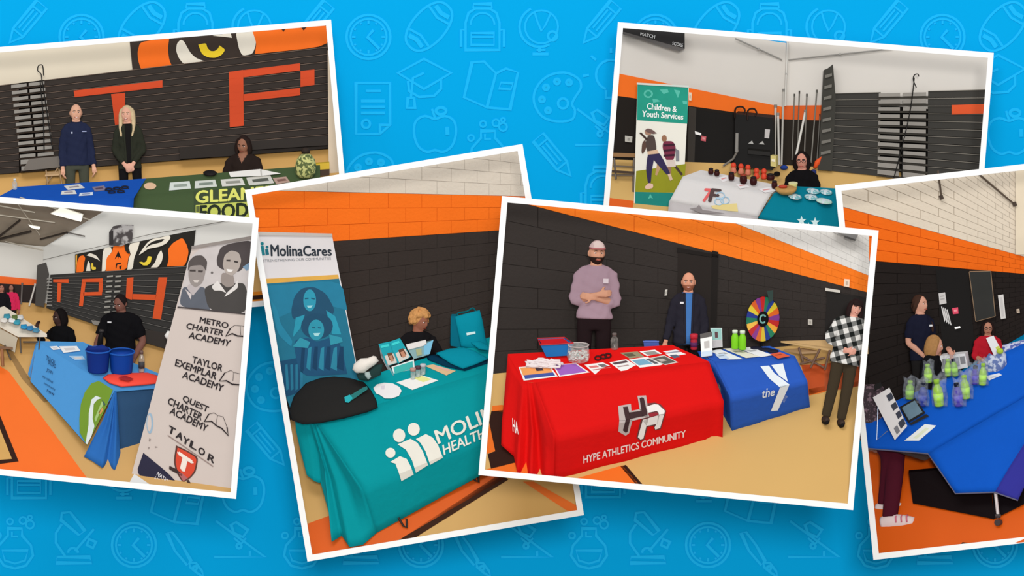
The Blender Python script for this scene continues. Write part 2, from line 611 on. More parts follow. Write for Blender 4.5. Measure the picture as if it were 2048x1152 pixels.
        if aisle:
            a0, a1 = aisle[0], aisle[1]
            mt = mat((140, 134, 126), 0.5, 0.08, 6, 0.3)
            mr = mat(tuple(int(c * 1.3) for c in rgb), 0.8)
            for r in range(rows):
                v = r / rows
                sh = (aisle[2] if len(aisle) > 2 else 0) * (1 - v)
                f = 0.5 if r > 1 else 0.66
                for c in (0, 1):
                    x0 = a0 + sh + (a1 - a0) * (0.02 + 0.5 * c); x1 = a0 + sh + (a1 - a0) * (0.46 + 0.5 * c)
                    t.part('step', s.slab(plane, [H(x0, v + 0.3 / rows), H(x1, v + 0.3 / rows), H(x1, v + (0.3 + f) / rows), H(x0, v + (0.3 + f) / rows)], 0.05, -0.05), mt, None, False, 'light grey aisle step')
                t.part('riser', s.slab(plane, [H(a0 + sh, v + 0.02 / rows), H(a1 + sh, v + 0.02 / rows), H(a1 + sh, v + 0.28 / rows), H(a0 + sh, v + 0.28 / rows)], 0.05, -0.03), mr)
        if rail:
            t.part('handrail', join(*[s.tubepx(p, 1.1, 6, 3) for p in rail]), mat((24, 22, 20), 0.4))
        return t, H
def clip_pt(x, y, quad):
    sg = 0
    for i in range(len(quad)):
        a, b = quad[i], quad[(i + 1) % len(quad)]
        d = (b[0] - a[0]) * (y - a[1]) - (b[1] - a[1]) * (x - a[0])
        if abs(d) < 1e-9: continue
        if sg == 0: sg = d
        elif sg * d < 0: return False
    return True
def ell(cx, cy, rx, ry, n=20, rot=0):
    c, s_ = math.cos(math.radians(rot)), math.sin(math.radians(rot))
    return [(cx + rx * math.cos(2 * PI * i / n) * c - ry * math.sin(2 * PI * i / n) * s_, cy + rx * math.cos(2 * PI * i / n) * s_ + ry * math.sin(2 * PI * i / n) * c) for i in range(n)]
def zz(x0, y0, k, pts):
    return [(x0 + x / k, y0 + y / k) for x, y in pts]
# ------------------------------------------------------------------ people
HC = Vector((0, -0.012, 1.635))
def head_pt(u, v, infl=0.0):
    """u longitude (0 = front, towards the viewer), v colatitude 0 top .. pi chin; infl metres"""
    x = math.sin(v) * math.sin(u); y = -math.sin(v) * math.cos(u); z = math.cos(v)
    rx, ry, rz = 0.077, 0.095, 0.118
    if z < 0:
        t = -z
        rx *= 1 - 0.26 * t ** 1.4
        if y > 0: ry *= 1 - 0.35 * t
    else:
        rx *= 1 + 0.04 * z
    p = Vector((x * (rx + infl), y * (ry + infl), z * (rz + infl)))
    if y < 0:
        f = max(0, -y)
        def g(cx, cz, sx, sz): return math.exp(-((p.x - cx) / sx) ** 2 - ((p.z - cz) / sz) ** 2)
        d = 0.0
        d += 0.020 * g(0, -0.022, 0.013, 0.020) + 0.010 * g(0, 0.004, 0.010, 0.022)
        d += 0.006 * (g(0.030, 0.030, 0.024, 0.010) + g(-0.030, 0.030, 0.024, 0.010))
        d -= 0.010 * (g(0.031, 0.010, 0.017, 0.013) + g(-0.031, 0.010, 0.017, 0.013))
        d += 0.006 * g(0, -0.056, 0.024, 0.012)
        d += 0.010 * g(0, -0.098, 0.022, 0.020)
        d += 0.004 * (g(0.045, -0.020, 0.02, 0.02) + g(-0.045, -0.020, 0.02, 0.02))
        p.y -= d * min(1, f * 1.6)
    return p
def head_patch(mask=None, infl=0.0, n=36, m=26, jit=0.0):
    V, F = [], []
    for i in range(m + 1):
        v = 0.02 + (PI - 0.04) * i / m
        for j in range(n):
            u = 2 * PI * j / n - PI
            q = infl * (1 + random.uniform(-jit, jit)) if jit else infl
            V.append(head_pt(u, v, q))
    for i in range(m):
        for j in range(n):
            f = (i * n + j, i * n + (j + 1) % n, (i + 1) * n + (j + 1) % n, (i + 1) * n + j)
            c = sum((V[k] for k in f), Vector()) / 4
            if mask is None or mask(c):
                F.append(f)
    if mask is None:
        F.append(tuple(range(n - 1, -1, -1))); F.append(tuple(m * n + j for j in range(n)))
    elif mask(Vector((0, 0, 0.12))):
        F.append(tuple(range(n - 1, -1, -1)))
    return [v + HC for v in V], F
def hand_geo(wr, d, nrm, curl=0.5, side=1):
    wr = Vector(wr); d = Vector(d).normalized(); nrm = Vector(nrm)
    nrm = (nrm - d * nrm.dot(d)).normalized()
    a = d.cross(nrm).normalized() * side          # towards the thumb
    gs = [tube([wr - d * 0.02, wr + d * 0.03, wr + d * 0.085], [0.024, 0.034, 0.034], 10, 2, 0.5)]
    for i, L in enumerate((0.070, 0.080, 0.075, 0.058)):
        o = (1.5 - i) * 0.0185
        b = wr + d * 0.08 + a * o
        c1 = (d * math.cos(curl * 0.8) + nrm * math.sin(curl * 0.8))
        c2 = (d * math.cos(curl * 1.9) + nrm * math.sin(curl * 1.9))
        gs.append(tube([b - d * 0.03, b, b + c1 * L * 0.5, b + c1 * L * 0.5 + c2 * L * 0.5], [0.010, 0.0098, 0.009, 0.0072], 7, 2))
    b = wr + d * 0.025 + a * 0.028
    t1 = (d * 0.6 + a * 0.8).normalized(); t2 = (d * 0.85 + a * 0.3 + nrm * 0.4).normalized()
    gs.append(tube([b - a * 0.015, b + t1 * 0.035, b + t1 * 0.035 + t2 * 0.035], [0.013, 0.011, 0.008], 7, 2))
    return join(*gs)
DEF_ARM = dict(l=[(-0.235, 0.01, 1.14), (-0.25, -0.05, 0.89)], r=[(0.235, 0.01, 1.14), (0.25, -0.05, 0.89)])
def person(B, label, hx, hy, w, ppm, skin, top, bottom=(30, 28, 28), roll=0, yaw=0, hyaw=0, hpitch=0, hroll=0, arms=None, sit=False,
           sleeve='long', hair=None, hair_rgb=(40, 28, 22), hem=0.90, build=1.0, q=0.6, shoe=(40, 38, 36), beard=None, cap=None, glasses=False,
           collar=None, open_front=None, smile=True, foot=None, top_mat=None, hands=(0.5, 0.5), wide=1.0, legs=None, badge=None, vneck=False, shoe_dir=(0, -1, 0), shoe_k=1.0, leg_k=1.0):
    s = ppm * B.u
    R = Matrix.Rotation(math.radians(yaw), 4, 'Z')
    # roll: clockwise positive in the picture (about the depth axis)
    T = Matrix.Translation(B.L(hx, hy, w)) @ Matrix.Rotation(math.radians(roll), 4, 'Y') @ Matrix.Diagonal((s, s * q, s, 1)) @ R @ Matrix.Translation(-(HC - Vector((0, 0, 0.024))))
    piv = Vector((0, 0.01, 1.56))
    HR = Matrix.Translation(piv - Vector((0, 0, 0.024))) @ Matrix.Rotation(math.radians(hyaw), 4, 'Z') @ Matrix.Rotation(math.radians(hpitch), 4, 'X') @ Matrix.Rotation(math.radians(hroll), 4, 'Y') @ Matrix.Translation(-piv)
    arms = arms or DEF_ARM
    sh = 0.166 * build * wide
    b = build
    # base of the figure: feet below the pelvis
    base = T @ Vector((0, 0, 0.0 if not sit else 0.45))
    o = bpy.data.objects.new('person', None)
    o.empty_display_size = 0.1
    COL.objects.link(o)
    o.matrix_world = B.M @ Matrix.Translation(base)
    o['label'] = label; o['category'] = 'person'
    t = Thing(B, o, base)
    def P(name, geo, m, parent=None, smooth=True, label=None):
        return t.part(name, xf(geo, T), m, parent, smooth, label)
    # legs
    if legs:
        LG = legs
    elif sit:
        LG = [[(sx * 0.095, 0.0, 0.92), (sx * 0.12, -0.40, 0.90), (sx * 0.12, -0.38, 0.50)] for sx in (-1, 1)]
    else:
        LG = [[(sx * 0.09, 0.0, 0.92), (sx * 0.10, -0.015, 0.50), (sx * 0.11, 0.02, 0.08)] for sx in (-1, 1)]
    # body
    tor = [((0, 0, 0.86), .150 * b, .105 * b), ((0, 0, 0.96), .165 * b, .115 * b), ((0, 0, 1.10), .142 * b, .102 * b), ((0, 0, 1.26), .158 * b, .115 * b),
           ((0, 0, 1.37), .172 * b * wide, .110 * b), ((0, 0, 1.435), .150 * b * wide, .092 * b), ((0, 0, 1.475), .085 * b, .070 * b), ((0, 0, 1.50), .058, .058)]
    gs = [rings(tor), tube([(0, 0.005, 1.44), (0, 0.002, 1.52), (0, -0.005, 1.585)], [0.060 * b, 0.056, 0.052], 14, 2)]
    gs.append(xf(head_patch(), HR))
    for sx in (-1, 1):
        e = ball((sx * 0.078, 0.012, 1.632), (0.012, 0.022, 0.032), 10, 8)
        gs.append(xf(e, HR))
    hg = []
    for k, key in enumerate(('l', 'r')):
        sx = -1 if key == 'l' else 1
        A = arms[key]
        S0 = Vector((sx * sh, 0.0, 1.385))
        el, wr = Vector(A[0]), Vector(A[1])
        gs.append(tube([S0 - Vector((sx * 0.05, 0, 0)), S0, S0.lerp(el, 0.5), el, el.lerp(wr, 0.4), wr], [0.050 * b, 0.050 * b, 0.044 * b, 0.038 * b, 0.040 * b, 0.026], 12, 3))
        d = Vector(A[2]) if len(A) > 2 else (wr - el)
        nm = Vector(A[3]) if len(A) > 3 else Vector((-sx, 0, 0.1))
        gs.append(hand_geo(wr, d, nm, hands[k], sx if len(A) < 5 else A[4]))
    for Lg in LG:
        gs.append(tube(Lg, [0.082 * b, 0.054 * b, 0.036], 12, 4))
    body = voxel(join(*gs), 0.0085, 1)
    P('body', body, mat(skin, 0.6, 0.05, 8, 0.3))
    # clothing: torso and sleeves
    k = 1.09
    tt = [((0, 0, hem), .190 * b * wide, .146 * b), ((0, 0, max(hem + 0.03, 0.97)), .186 * b * wide, .138 * b)] if hem < 1.05 else []
    tt += [((0, 0, 1.10), .166 * b * wide, .126 * b), ((0, 0, 1.26), .172 * b * wide, .130 * b), ((0, 0, 1.37), .186 * b * wide, .124 * b),
           ((0, 0, 1.44), .160 * b * wide, .104 * b), ((0, 0, 1.487), .088 * b, .076 * b)]
    cg = [rings(tt)]
    for key in ('l', 'r'):
        sx = -1 if key == 'l' else 1
        A = arms[key]
        S0 = Vector((sx * sh, 0.0, 1.385)); el, wr = Vector(A[0]), Vector(A[1])
        if sleeve == 'long':
            pts = [S0 - Vector((sx * 0.06, 0, -0.01)), S0, S0.lerp(el, 0.5), el, el.lerp(wr, 0.45), el.lerp(wr, 0.9)]
            cg.append(tube(pts, [0.062 * b, 0.062 * b, 0.060 * b, 0.055 * b, 0.052 * b, 0.040], 14, 3))
        elif sleeve == 'half':
            pts = [S0 - Vector((sx * 0.06, 0, -0.01)), S0, S0.lerp(el, 0.5), el, el.lerp(wr, 0.35)]
            cg.append(tube(pts, [0.062 * b, 0.062 * b, 0.062 * b, 0.056 * b, 0.052 * b], 14, 3))
        else:
            pts = [S0 - Vector((sx * 0.06, 0, -0.01)), S0, S0.lerp(el, 0.45), S0.lerp(el, 0.8)]
            cg.append(tube(pts, [0.062 * b, 0.062 * b, 0.064 * b, 0.060 * b], 14, 3))
        cg.append(tube([(sx * 0.03, 0, 1.455), (sx * 0.10, 0, 1.435), S0], [0.050, 0.052 * b, 0.058 * b], 12, 2))
    cg = voxel(join(*cg), 0.013, 3)
    # soft folds
    V = []
    for v in cg[0]:
        f = 0.004 * math.sin(v.z * 55 + v.x * 23) + 0.003 * math.sin(v.x * 70 - v.z * 31)
        V.append(v + Vector((v.x, v.y, 0)).normalized() * f if v.xy.length > 1e-4 else v)
    cg = (V, cg[1])
    mt = top_mat or cloth(top)
    if open_front or vneck:
        def cut(f):
            c = sum((V[i] for i in f), Vector()) / len(f)
            if c.y > -0.03: return False
            if vneck:
                return c.z > 1.36 and abs(c.x) < (c.z - 1.36) * 0.55
            return abs(c.x - 0.01) < 0.035 + 0.025 * (c.z - 1.0)
        F2 = [f for f in cg[1] if not cut(f)]
        jk = P('jacket' if open_front else 'top', (V, F2), mt)
        if open_front:
            inner = rings([(c, rx * 0.93, ry * 0.93) for c, rx, ry in tt], 24)
            P('shirt', inner, cloth(open_front))
            for sx in (-1, 1):
                lp = []
                for i in range(10):
                    z = max(hem + 0.01, 0.88) + (1.475 - max(hem + 0.01, 0.88)) * i / 9
                    ry = 0
                    for q0, q1 in zip(tt[:-1], tt[1:]):
                        if q0[0][2] <= z <= q1[0][2]:
                            f_ = (z - q0[0][2]) / (q1[0][2] - q0[0][2]); ry = q0[2] * (1 - f_) + q1[2] * f_
                    lp.append((0.01 + sx * (0.042 + 0.025 * (z - 1.0)), -ry * 0.96 if ry else -0.09, z))
                P('lapel', tube(lp, 0.014, 8, 2, 0.6), mt, jk)
    else:
        jk = P('shirt', cg, mt)
    if collar:
        P('collar', tube([(0.062 * math.sin(a), 0.0 - 0.062 * math.cos(a), 1.490 - 0.012 * math.cos(a)) for a in [2 * PI * i / 16 for i in range(17)]], 0.012, 8), cloth(collar))
    if badge:
        for (bx, bz, bw, bh, c) in badge:
            y = -0.145 * b
            V4 = [Vector((bx - bw, y, bz - bh)), Vector((bx + bw, y, bz - bh)), Vector((bx + bw, y, bz + bh)), Vector((bx - bw, y, bz + bh))]
            V8 = V4 + [v + Vector((0, 0.02, 0)) for v in V4]
            P('chest_emblem', (V8, [(0, 1, 2, 3), (7, 6, 5, 4), (0, 4, 5, 1), (1, 5, 6, 2), (2, 6, 7, 3), (3, 7, 4, 0)]), mat(c, 0.6), None, False)
    # trousers, shoes
    pg = [rings([((0, 0, 0.84), .150 * b, .112 * b), ((0, 0, 0.93), .170 * b, .120 * b), ((0, 0, 1.02), .160 * b, .114 * b)])]
    for Lg in LG:
        pg.append(tube(Lg, [0.086 * b * leg_k, 0.070 * b * leg_k, 0.056 * b * leg_k], 14, 4))
    P('trousers', voxel(join(*pg), 0.016, 2), cloth(bottom))
    for i, Lg in enumerate(LG):
        a = Vector(Lg[2])
        sd_ = Vector(shoe_dir)
        g = tube([a - sd_ * 0.06 * shoe_k + Vector((0, 0, -0.045)), a + Vector((0, 0, -0.035)), a + sd_ * 0.08 * shoe_k + Vector((0, 0, -0.045)), a + sd_ * 0.145 * shoe_k + Vector((0, 0, -0.055))], [0.040 * shoe_k, 0.050 * shoe_k, 0.045 * shoe_k, 0.032 * shoe_k], 12, 3)
        so = P('shoe', g, mat(shoe, 0.5))
        g = tube([a - sd_ * 0.065 * shoe_k + Vector((0, 0, -0.075)), a + sd_ * 0.06 * shoe_k + Vector((0, -0.004, -0.078)), a + sd_ * 0.155 * shoe_k + Vector((0, -0.004, -0.078))], [0.034 * shoe_k, 0.040 * shoe_k, 0.028 * shoe_k], 10, 3, 0.8)
        P('sole', g, mat((200, 190, 190) if shoe[0] > 150 else (24, 22, 22), 0.6), so)
        if shoe[0] > 150 and i == 1:
            for q in range(3):
                c = a + sd_ * (0.03 + 0.035 * q) * shoe_k
                P('lace', tube([c + Vector((0, -0.05, -0.03)) * shoe_k, c + Vector((0.01, -0.045, 0.005)) * shoe_k, c + Vector((0.02, 0.0, 0.010)) * shoe_k], 0.008, 6, 2), mat((206, 110, 130), 0.6), so)
    # face
    hs = []
    for sx in (-1, 1):
        e = P('eye', xf(ball((sx * 0.031, -0.091, 1.643), (0.0135, 0.010, 0.0075), 12, 8), HR), mat((236, 230, 224), 0.3))
        P('iris', xf(ball((sx * 0.031, -0.099, 1.643), (0.0065, 0.0045, 0.0068), 10, 6), HR), mat((44, 30, 24), 0.25), e)
        br = [(sx * 0.012, -0.106, 1.662), (sx * 0.030, -0.106, 1.667), (sx * 0.048, -0.094, 1.660)]
        P('eyebrow', xf(tube(br, [0.004, 0.0048, 0.003], 6, 2), HR), mat(tuple(int(c * 0.8) for c in hair_rgb) if hair else (70, 50, 40), 0.9))
    dz = 0.006 if smile else -0.002
    lips = [(-0.026, -0.093, 1.577 + dz), (-0.012, -0.104, 1.575), (0, -0.107, 1.574), (0.012, -0.104, 1.575), (0.026, -0.093, 1.577 + dz)]
    P('mouth', xf(tube(lips, [0.003, 0.006, 0.007, 0.006, 0.003], 8, 2), HR), mat(tuple(int(c * f) for c, f in zip(skin, (0.78, 0.55, 0.55))), 0.4))
    if smile:
        P('teeth', xf(tube([(-0.015, -0.106, 1.579), (0, -0.111, 1.577), (0.015, -0.106, 1.579)], [0.0025, 0.004, 0.0025], 6, 2), HR), mat((240, 235, 228), 0.3))
    if glasses:
        gl = []
        for sx in (-1, 1):
            c = Vector((sx * 0.032, -0.112, 1.640))
            gl.append(tube([c + Vector((0.024 * math.cos(a), 0, 0.018 * math.sin(a))) for a in [2 * PI * i / 14 for i in range(15)]], 0.0035, 6))
            gl.append(tube([(sx * 0.056, -0.108, 1.645), (sx * 0.080, -0.04, 1.645), (sx * 0.082, 0.02, 1.64)], 0.003, 6))
        gl.append(tube([(-0.01, -0.114, 1.643), (0.01, -0.114, 1.643)], 0.003, 6))
        P('glasses', xf(join(*gl), HR), mat((30, 26, 26), 0.3))
    if beard:
        P('beard', xf(head_patch(lambda c: c.z < -0.030 and c.y < 0.02 and not (abs(c.x) < 0.024 and -0.066 < c.z < -0.046) and (c.z < -0.042 or abs(c.x) > 0.032 or c.z < -0.036), 0.007, 44, 34), HR), mat(beard, 0.9, 0.2, 60))
    hm = mat(hair_rgb, 0.75, 0.28, 45, 0.35)
    if cap:
        dome = head_patch(lambda c: c.z > 0.054 - 0.05 * c.y, 0.014)
        cp = P('cap', xf(dome, HR), cloth(cap[0]))
        br = []
        n = 12
        V = []; F = []
        for lay in (0, 0.007):
            for i in range(n + 1):
                a = PI * i / n - PI / 2
                V.append(HC + Vector((0.082 * math.sin(a), -0.075 * math.cos(a), 0.064 - lay)))
                V.append(HC + Vector((0.080 * math.sin(a), -0.075 * math.cos(a) - 0.075 * max(0, math.cos(a)) ** 0.6, 0.052 - lay)))
        m2 = 2 * (n + 1)
        for i in range(n):
            F.append((2 * i, 2 * i + 1, 2 * i + 3, 2 * i + 2)); F.append((m2 + 2 * i, m2 + 2 * i + 2, m2 + 2 * i + 3, m2 + 2 * i + 1))
            F.append((2 * i + 1, m2 + 2 * i + 1, m2 + 2 * i + 3, 2 * i + 3))
        P('brim', xf((V, F), HR), cloth(cap[1]), cp)
        fp = head_patch(lambda c: c.z > 0.062 and c.y < -0.035 and abs(c.x) < 0.05, 0.017)
        P('front_panel', xf(fp, HR), cloth(cap[2]), cp)
    def hairball(extra=(), base=None, vs=0.011, it=1):
        g = [base if base else ball(HC + Vector((0, 0.020, 0.024)), (0.087, 0.098, 0.108), 24, 18)] + list(extra)
        return voxel(join(*g), vs, it)
    if hair == 'short':
        P('hair', xf(hairball(), HR), hm)
    elif hair == 'fringe':               # thin hair at the sides only
        P('hair', xf(head_patch(lambda c: -0.06 < c.z < 0.03 and c.y > 0.0, 0.006), HR), hm)
    elif hair in ('long', 'long_part', 'ponytail', 'bob', 'bangs'):
        ex = []
        L = dict(long=0.30, long_part=0.36, ponytail=0.0, bob=0.14, bangs=0.20)[hair]
        if L:
            for i in range(15):
                a = PI * (i / 14) * 1.16 - PI * 0.08
                x, y = 0.082 * math.cos(a), 0.095 * math.sin(a) * 0.9 - 0.004
                l = L * random.uniform(0.88, 1.08)
                fw = -0.045 if (hair in ('long', 'long_part') and (i < 4 or i > 10)) else 0.0
                p0 = HC + Vector((x * 0.75, y * 0.8 + 0.012, 0.075))
                p1 = HC + Vector((x * 1.06, y + 0.012, 0.0))
                p2 = HC + Vector((x * 1.12, y + 0.012 + fw * 0.6, -l * 0.55))
                p3 = HC + Vector((x * (0.95 if hair != 'bob' else 0.85), y + fw * 1.6, -l))
                ex.append(tube([p0, p1, p2, p3], [0.030, 0.029, 0.027, 0.012], 9, 3))
        if hair == 'ponytail':
            ex.append(tube([HC + Vector((0, 0.10, 0.03)), HC + Vector((0.03, 0.13, -0.04)), HC + Vector((0.085, 0.06, -0.14)), HC + Vector((0.10, -0.075, -0.25)), HC + Vector((0.10, -0.10, -0.36))], [0.030, 0.034, 0.032, 0.030, 0.010], 10, 4))
            ex.append(tube([HC + Vector((-0.082, 0.0, 0.05)), HC + Vector((-0.084, 0.03, -0.03)), HC + Vector((-0.06, 0.07, -0.08))], [0.018, 0.02, 0.015], 8, 3))
        if hair == 'bangs':
            for i in range(9):
                x = -0.062 + 0.0155 * i
                ex.append(tube([HC + Vector((x * 0.7, -0.05, 0.112)), HC + Vector((x, -0.103 + abs(x) * 0.45, 0.078)), HC + Vector((x * 1.05, -0.110 + abs(x) * 0.5, 0.038))], [0.018, 0.016, 0.008], 8, 3))
        P('hair', xf(hairball(ex), HR), hm)
    elif hair == 'curly':
        ex = []
        rnd = random.Random(3)
        for i in range(150):
            a = rnd.uniform(0, 2 * PI); z = rnd.uniform(-0.55, 1)
            r = math.sqrt(1 - z * z)
            d = Vector((r * math.cos(a), r * math.sin(a), z))
            if d.y < -0.45 and z < 0.42: continue
            c = HC + Vector((0, 0.018, 0.026)) + Vector((d.x * 0.112, d.y * 0.115, d.z * 0.122))
            ex.append(ball(c, rnd.uniform(0.018, 0.030), 8, 6))
        P('hair', xf(hairball(ex, None, 0.009, 1), HR), mat(hair_rgb, 0.8, 0.45, 70, 0.3))
    return t
# ------------------------------------------------------------------ the blue board and its line icons
def wp(px, py, y): return Vector(((px - 1024) * U, y, (576 - py) * U))
def board_box(x0, y0, x1, y1, ya, yb):
    V = [wp(x0, y1, ya), wp(x1, y1, ya), wp(x1, y0, ya), wp(x0, y0, ya), wp(x0, y1, yb), wp(x1, y1, yb), wp(x1, y0, yb), wp(x0, y0, yb)]
    return V, [(0, 1, 2, 3), (7, 6, 5, 4), (0, 4, 5, 1), (1, 5, 6, 2), (2, 6, 7, 3), (3, 7, 4, 0)]
board = link_mesh('wall_back', board_box(-360, -260, 2408, 1412, 0.0, 0.1), mat((0, 170, 236), 0.75, 0.01, 0.5, 0.05))
board['kind'] = 'structure'
ICON = mat((28, 186, 250), 0.75, 0.01, 1, 0.05)
def stroke(pts, wd=5.0, closed=False):
    """flat raised line"""
    P = [Vector((p[0], p[1])) for p in pts]
    n = len(P)
    V, F = [], []
    for i in range(n):
        a = P[(i - 1) % n] if (closed or i > 0) else P[i]
        b = P[(i + 1) % n] if (closed or i < n - 1) else P[i]
        d = (b - a)
        d = d.normalized() if d.length > 1e-6 else Vector((1, 0))
        nm = Vector((-d.y, d.x))
        if 0 < i < n - 1 or closed:
            e = (P[(i + 1) % n] - P[i]).normalized()
            k = min(1.6, 1 / max(0.5, abs(Vector((-e.y, e.x)).dot(nm))))
        else: k = 1
        for sg in (1, -1):
            V.append(P[i] + nm * (sg * wd / 2 * k))
    for i in range(n if closed else n - 1):
        j = (i + 1) % n
        F.append((2 * i, 2 * i + 1, 2 * j + 1, 2 * j))
    return [(v.x, v.y) for v in V], F
def circ(cx, cy, r, a0=0, a1=360, n=28, ry=None):
    return [(cx + r * math.cos(math.radians(a0 + (a1 - a0) * i / n)), cy + (ry or r) * math.sin(math.radians(a0 + (a1 - a0) * i / n))) for i in range(n + 1)]
def icon_pencil(d):
    q = [((-12, 48), (-10, -30), (0, -52), (10, -30), (12, 48), (-12, 48))]
    return [stroke([(-13, 46), (-13, -28), (0, -54), (13, -28), (13, 46)], 5, True), stroke([(-13, -28), (13, -28)], 4), stroke([(-4, -20), (-4, 28)], 4), stroke([(5, -20), (5, 28)], 4), stroke([(-13, 32), (13, 32)], 4)]
def icon_clock(d):
    g = [stroke(circ(0, 0, 44)[:-1], 5, True), stroke(circ(0, 0, 36)[:-1], 4, True)]
    for i in range(12):
        a = PI / 6 * i
        r0 = 26 if i % 3 == 0 else 29
        g.append(stroke([(r0 * math.cos(a), r0 * math.sin(a)), (33 * math.cos(a), 33 * math.sin(a))], 4))
    g.append(stroke([(10, -14), (-2, 0), (22, 24)], 6))
    return g
def icon_football(d):
    pts = []
    for i in range(16): 
        t = i / 16 * PI; pts.append((56 * math.cos(t), 33 * math.sin(t) ** 0.8))
    for i in range(16):
        t = PI + i / 16 * PI; pts.append((56 * math.cos(t), -33 * abs(math.sin(t)) ** 0.8))
    return [stroke(pts, 5, True), stroke([(30, -26), (24, 0), (30, 26)], 5), stroke([(-30, -26), (-24, 0), (-30, 26)], 5), stroke([(40, -18), (36, 0), (40, 18)], 9), stroke([(-40, -18), (-36, 0), (-40, 18)], 9)]
def icon_backpack(d):
    return [stroke([(-34, 46), (-34, -8), (-28, -28), (-14, -37), (14, -37), (28, -28), (34, -8), (34, 46)], 5, True), stroke([(-18, -37), (-18, -46), (18, -46), (18, -37)], 5),
            stroke(circ(0, -4, 24, 180, 360, 14), 4), stroke([(-23, 12), (23, 12), (23, 36), (-23, 36)], 4, True), stroke([(-23, 20), (23, 20)], 4), stroke([(-34, 6), (-43, 6), (-43, 40)], 5), stroke([(34, 6), (43, 6), (43, 40)], 5)]
def icon_globe(d):
    return [stroke(circ(0, -8, 33)[:-1], 4, True), stroke(circ(-4, -8, 40, 60, 245, 20), 5), stroke([(-14, -38), (-8, -18), (0, 0), (8, -12), (18, -34)], 4), stroke(circ(22, 10, 9)[:-1], 5, True), stroke([(-4, 34), (-4, 42)], 6), stroke([(-18, 46), (14, 46)], 6), stroke([(-10, 38), (8, 38)], 4)]
def icon_document(d):
    return [stroke([(-34, -50), (34, -50), (34, 34), (14, 52), (-34, 52)], 5, True)] + [stroke([(-24, y), (24, y)], 6) for y in (-14, -2, 10)] + [stroke([(-14, -34), (16, -34)], 5), stroke(circ(-14, 32, 8)[:-1], 5, True), stroke([(34, 34), (14, 34), (14, 52)], 5)]
def icon_cap(d):
    return [stroke([(-52, -14), (0, -42), (54, -14), (0, 18)], 5, True), stroke([(-32, 2), (-30, 22), (-10, 34), (20, 32), (34, 18), (34, 0)], 5), stroke([(0, -14), (-22, -4), (-26, 34)], 5), stroke([(-32, 36), (-20, 36), (-18, 56), (-34, 56)], 5, True)]
def icon_book(d):
    return [stroke([(-38, -46), (-14, -48), (10, -24), (-8, 44), (-54, 24)], 5, True), stroke([(10, -24), (30, -34), (54, -26), (38, 48), (-8, 44)], 5), stroke([(20, -6), (44, -4), (40, 8), (16, 6)], 4, True)]
def icon_palette(d):
    pts = [(30, 44), (0, 48), (-30, 38), (-46, 10), (-42, -18), (-20, -42), (14, -50), (42, -38), (48, -20), (36, 0), (30, 14), (36, 26)]
    g = [stroke(catc(pts), 5, True), stroke(circ(12, 12, 10)[:-1], 5, True)]
    for x, y in ((-18, 26), (-30, 4), (-22, -20), (0, -32), (24, -30)): g.append(stroke(circ(x, y, 4, n=10)[:-1], 8, True))
    return g
def icon_apple(d):
    pts = [(0, -24), (20, -30), (38, -20), (42, 4), (34, 30), (16, 42), (0, 38), (-16, 42), (-34, 30), (-42, 4), (-38, -20), (-20, -30)]
    return [stroke(catc(pts), 5, True), stroke([(0, -26), (-6, -44)], 5), stroke(circ(12, -40, 10, ry=7)[:-1], 6, True), stroke([(24, -8), (25, 8)], 8)]
def icon_flask(d):
    pts = [(-14, -28), (-14, -14), (-32, 6), (-36, 26), (-22, 46), (0, 52), (22, 46), (36, 26), (32, 6), (14, -14), (14, -28)]
    g = [stroke(pts, 5, True), stroke([(-26, 16), (26, 16), (20, 36), (0, 42), (-20, 36)], 4, True), stroke([(-6, -22), (-6, -12), (6, -12)], 4)]
    for x, y, r in ((-34, -14, 6), (-10, -42, 6), (16, -44, 7), (30, -36, 8), (30, -50, 4)): g.append(stroke(circ(x, y, r, n=12)[:-1], 4, True))
    return g
def icon_microscope(d):
    return [stroke([(-36, 42), (30, 42), (34, 54), (-38, 54)], 5, True), stroke([(-20, 40), (-38, 14), (-38, -6), (-26, -24)], 5), stroke([(-26, -46), (-10, -48), (20, -10), (8, -2), (-28, -32)], 5, True), stroke([(38, -14), (0, 30)], 5), stroke([(28, 6), (42, 12), (36, 24), (24, 18)], 5, True), stroke(circ(-4, 34, 10, 180, 360, 10), 5)]
def icon_brush(d):
    return [stroke([(-40, -42), (-30, -44), (-10, -18), (8, 14), (0, 22), (-24, -6)], 5, True), stroke([(5, 17), (18, 18), (30, 34), (33, 46), (20, 38), (6, 26)], 5, True), stroke(circ(16, 28, 4, n=8)[:-1], 5, True)]
def icon_ruler(d):
    return [stroke([(-54, 34), (48, 34), (-50, -38)], 5), stroke([(-20, -30), (-10, -36), (14, -20), (4, -6), (-14, -14)], 5, True), stroke(circ(-4, 12, 5, n=8)[:-1], 5, True), stroke([(18, 22), (18, 32)], 5), stroke([(-14, -4), (0, 8), (10, -4)], 4)]
def icon_bulb(d):
    return [stroke(circ(0, 0, 30, 110, 430, 22), 5), stroke([(-10, 30), (-10, 46), (10, 46), (10, 30)], 5), stroke([(-44, 0), (-56, 2)], 5), stroke([(-30, -30), (-40, -38)], 5), stroke([(0, -44), (0, -54)], 5)]
def catc(pts, k=3):
    n = len(pts); out = []
    for i in range(n):
        p0, p1, p2, p3 = [Vector(pts[(i + j) % n]) for j in (-1, 0, 1, 2)]
        for j in range(k):
            t = j / k
            v = 0.5 * ((2 * p1) + (p2 - p0) * t + (2 * p0 - 5 * p1 + 4 * p2 - p3) * t * t + (3 * p1 - p0 - 3 * p2 + p3) * t ** 3)
            out.append((v.x, v.y))
    return out
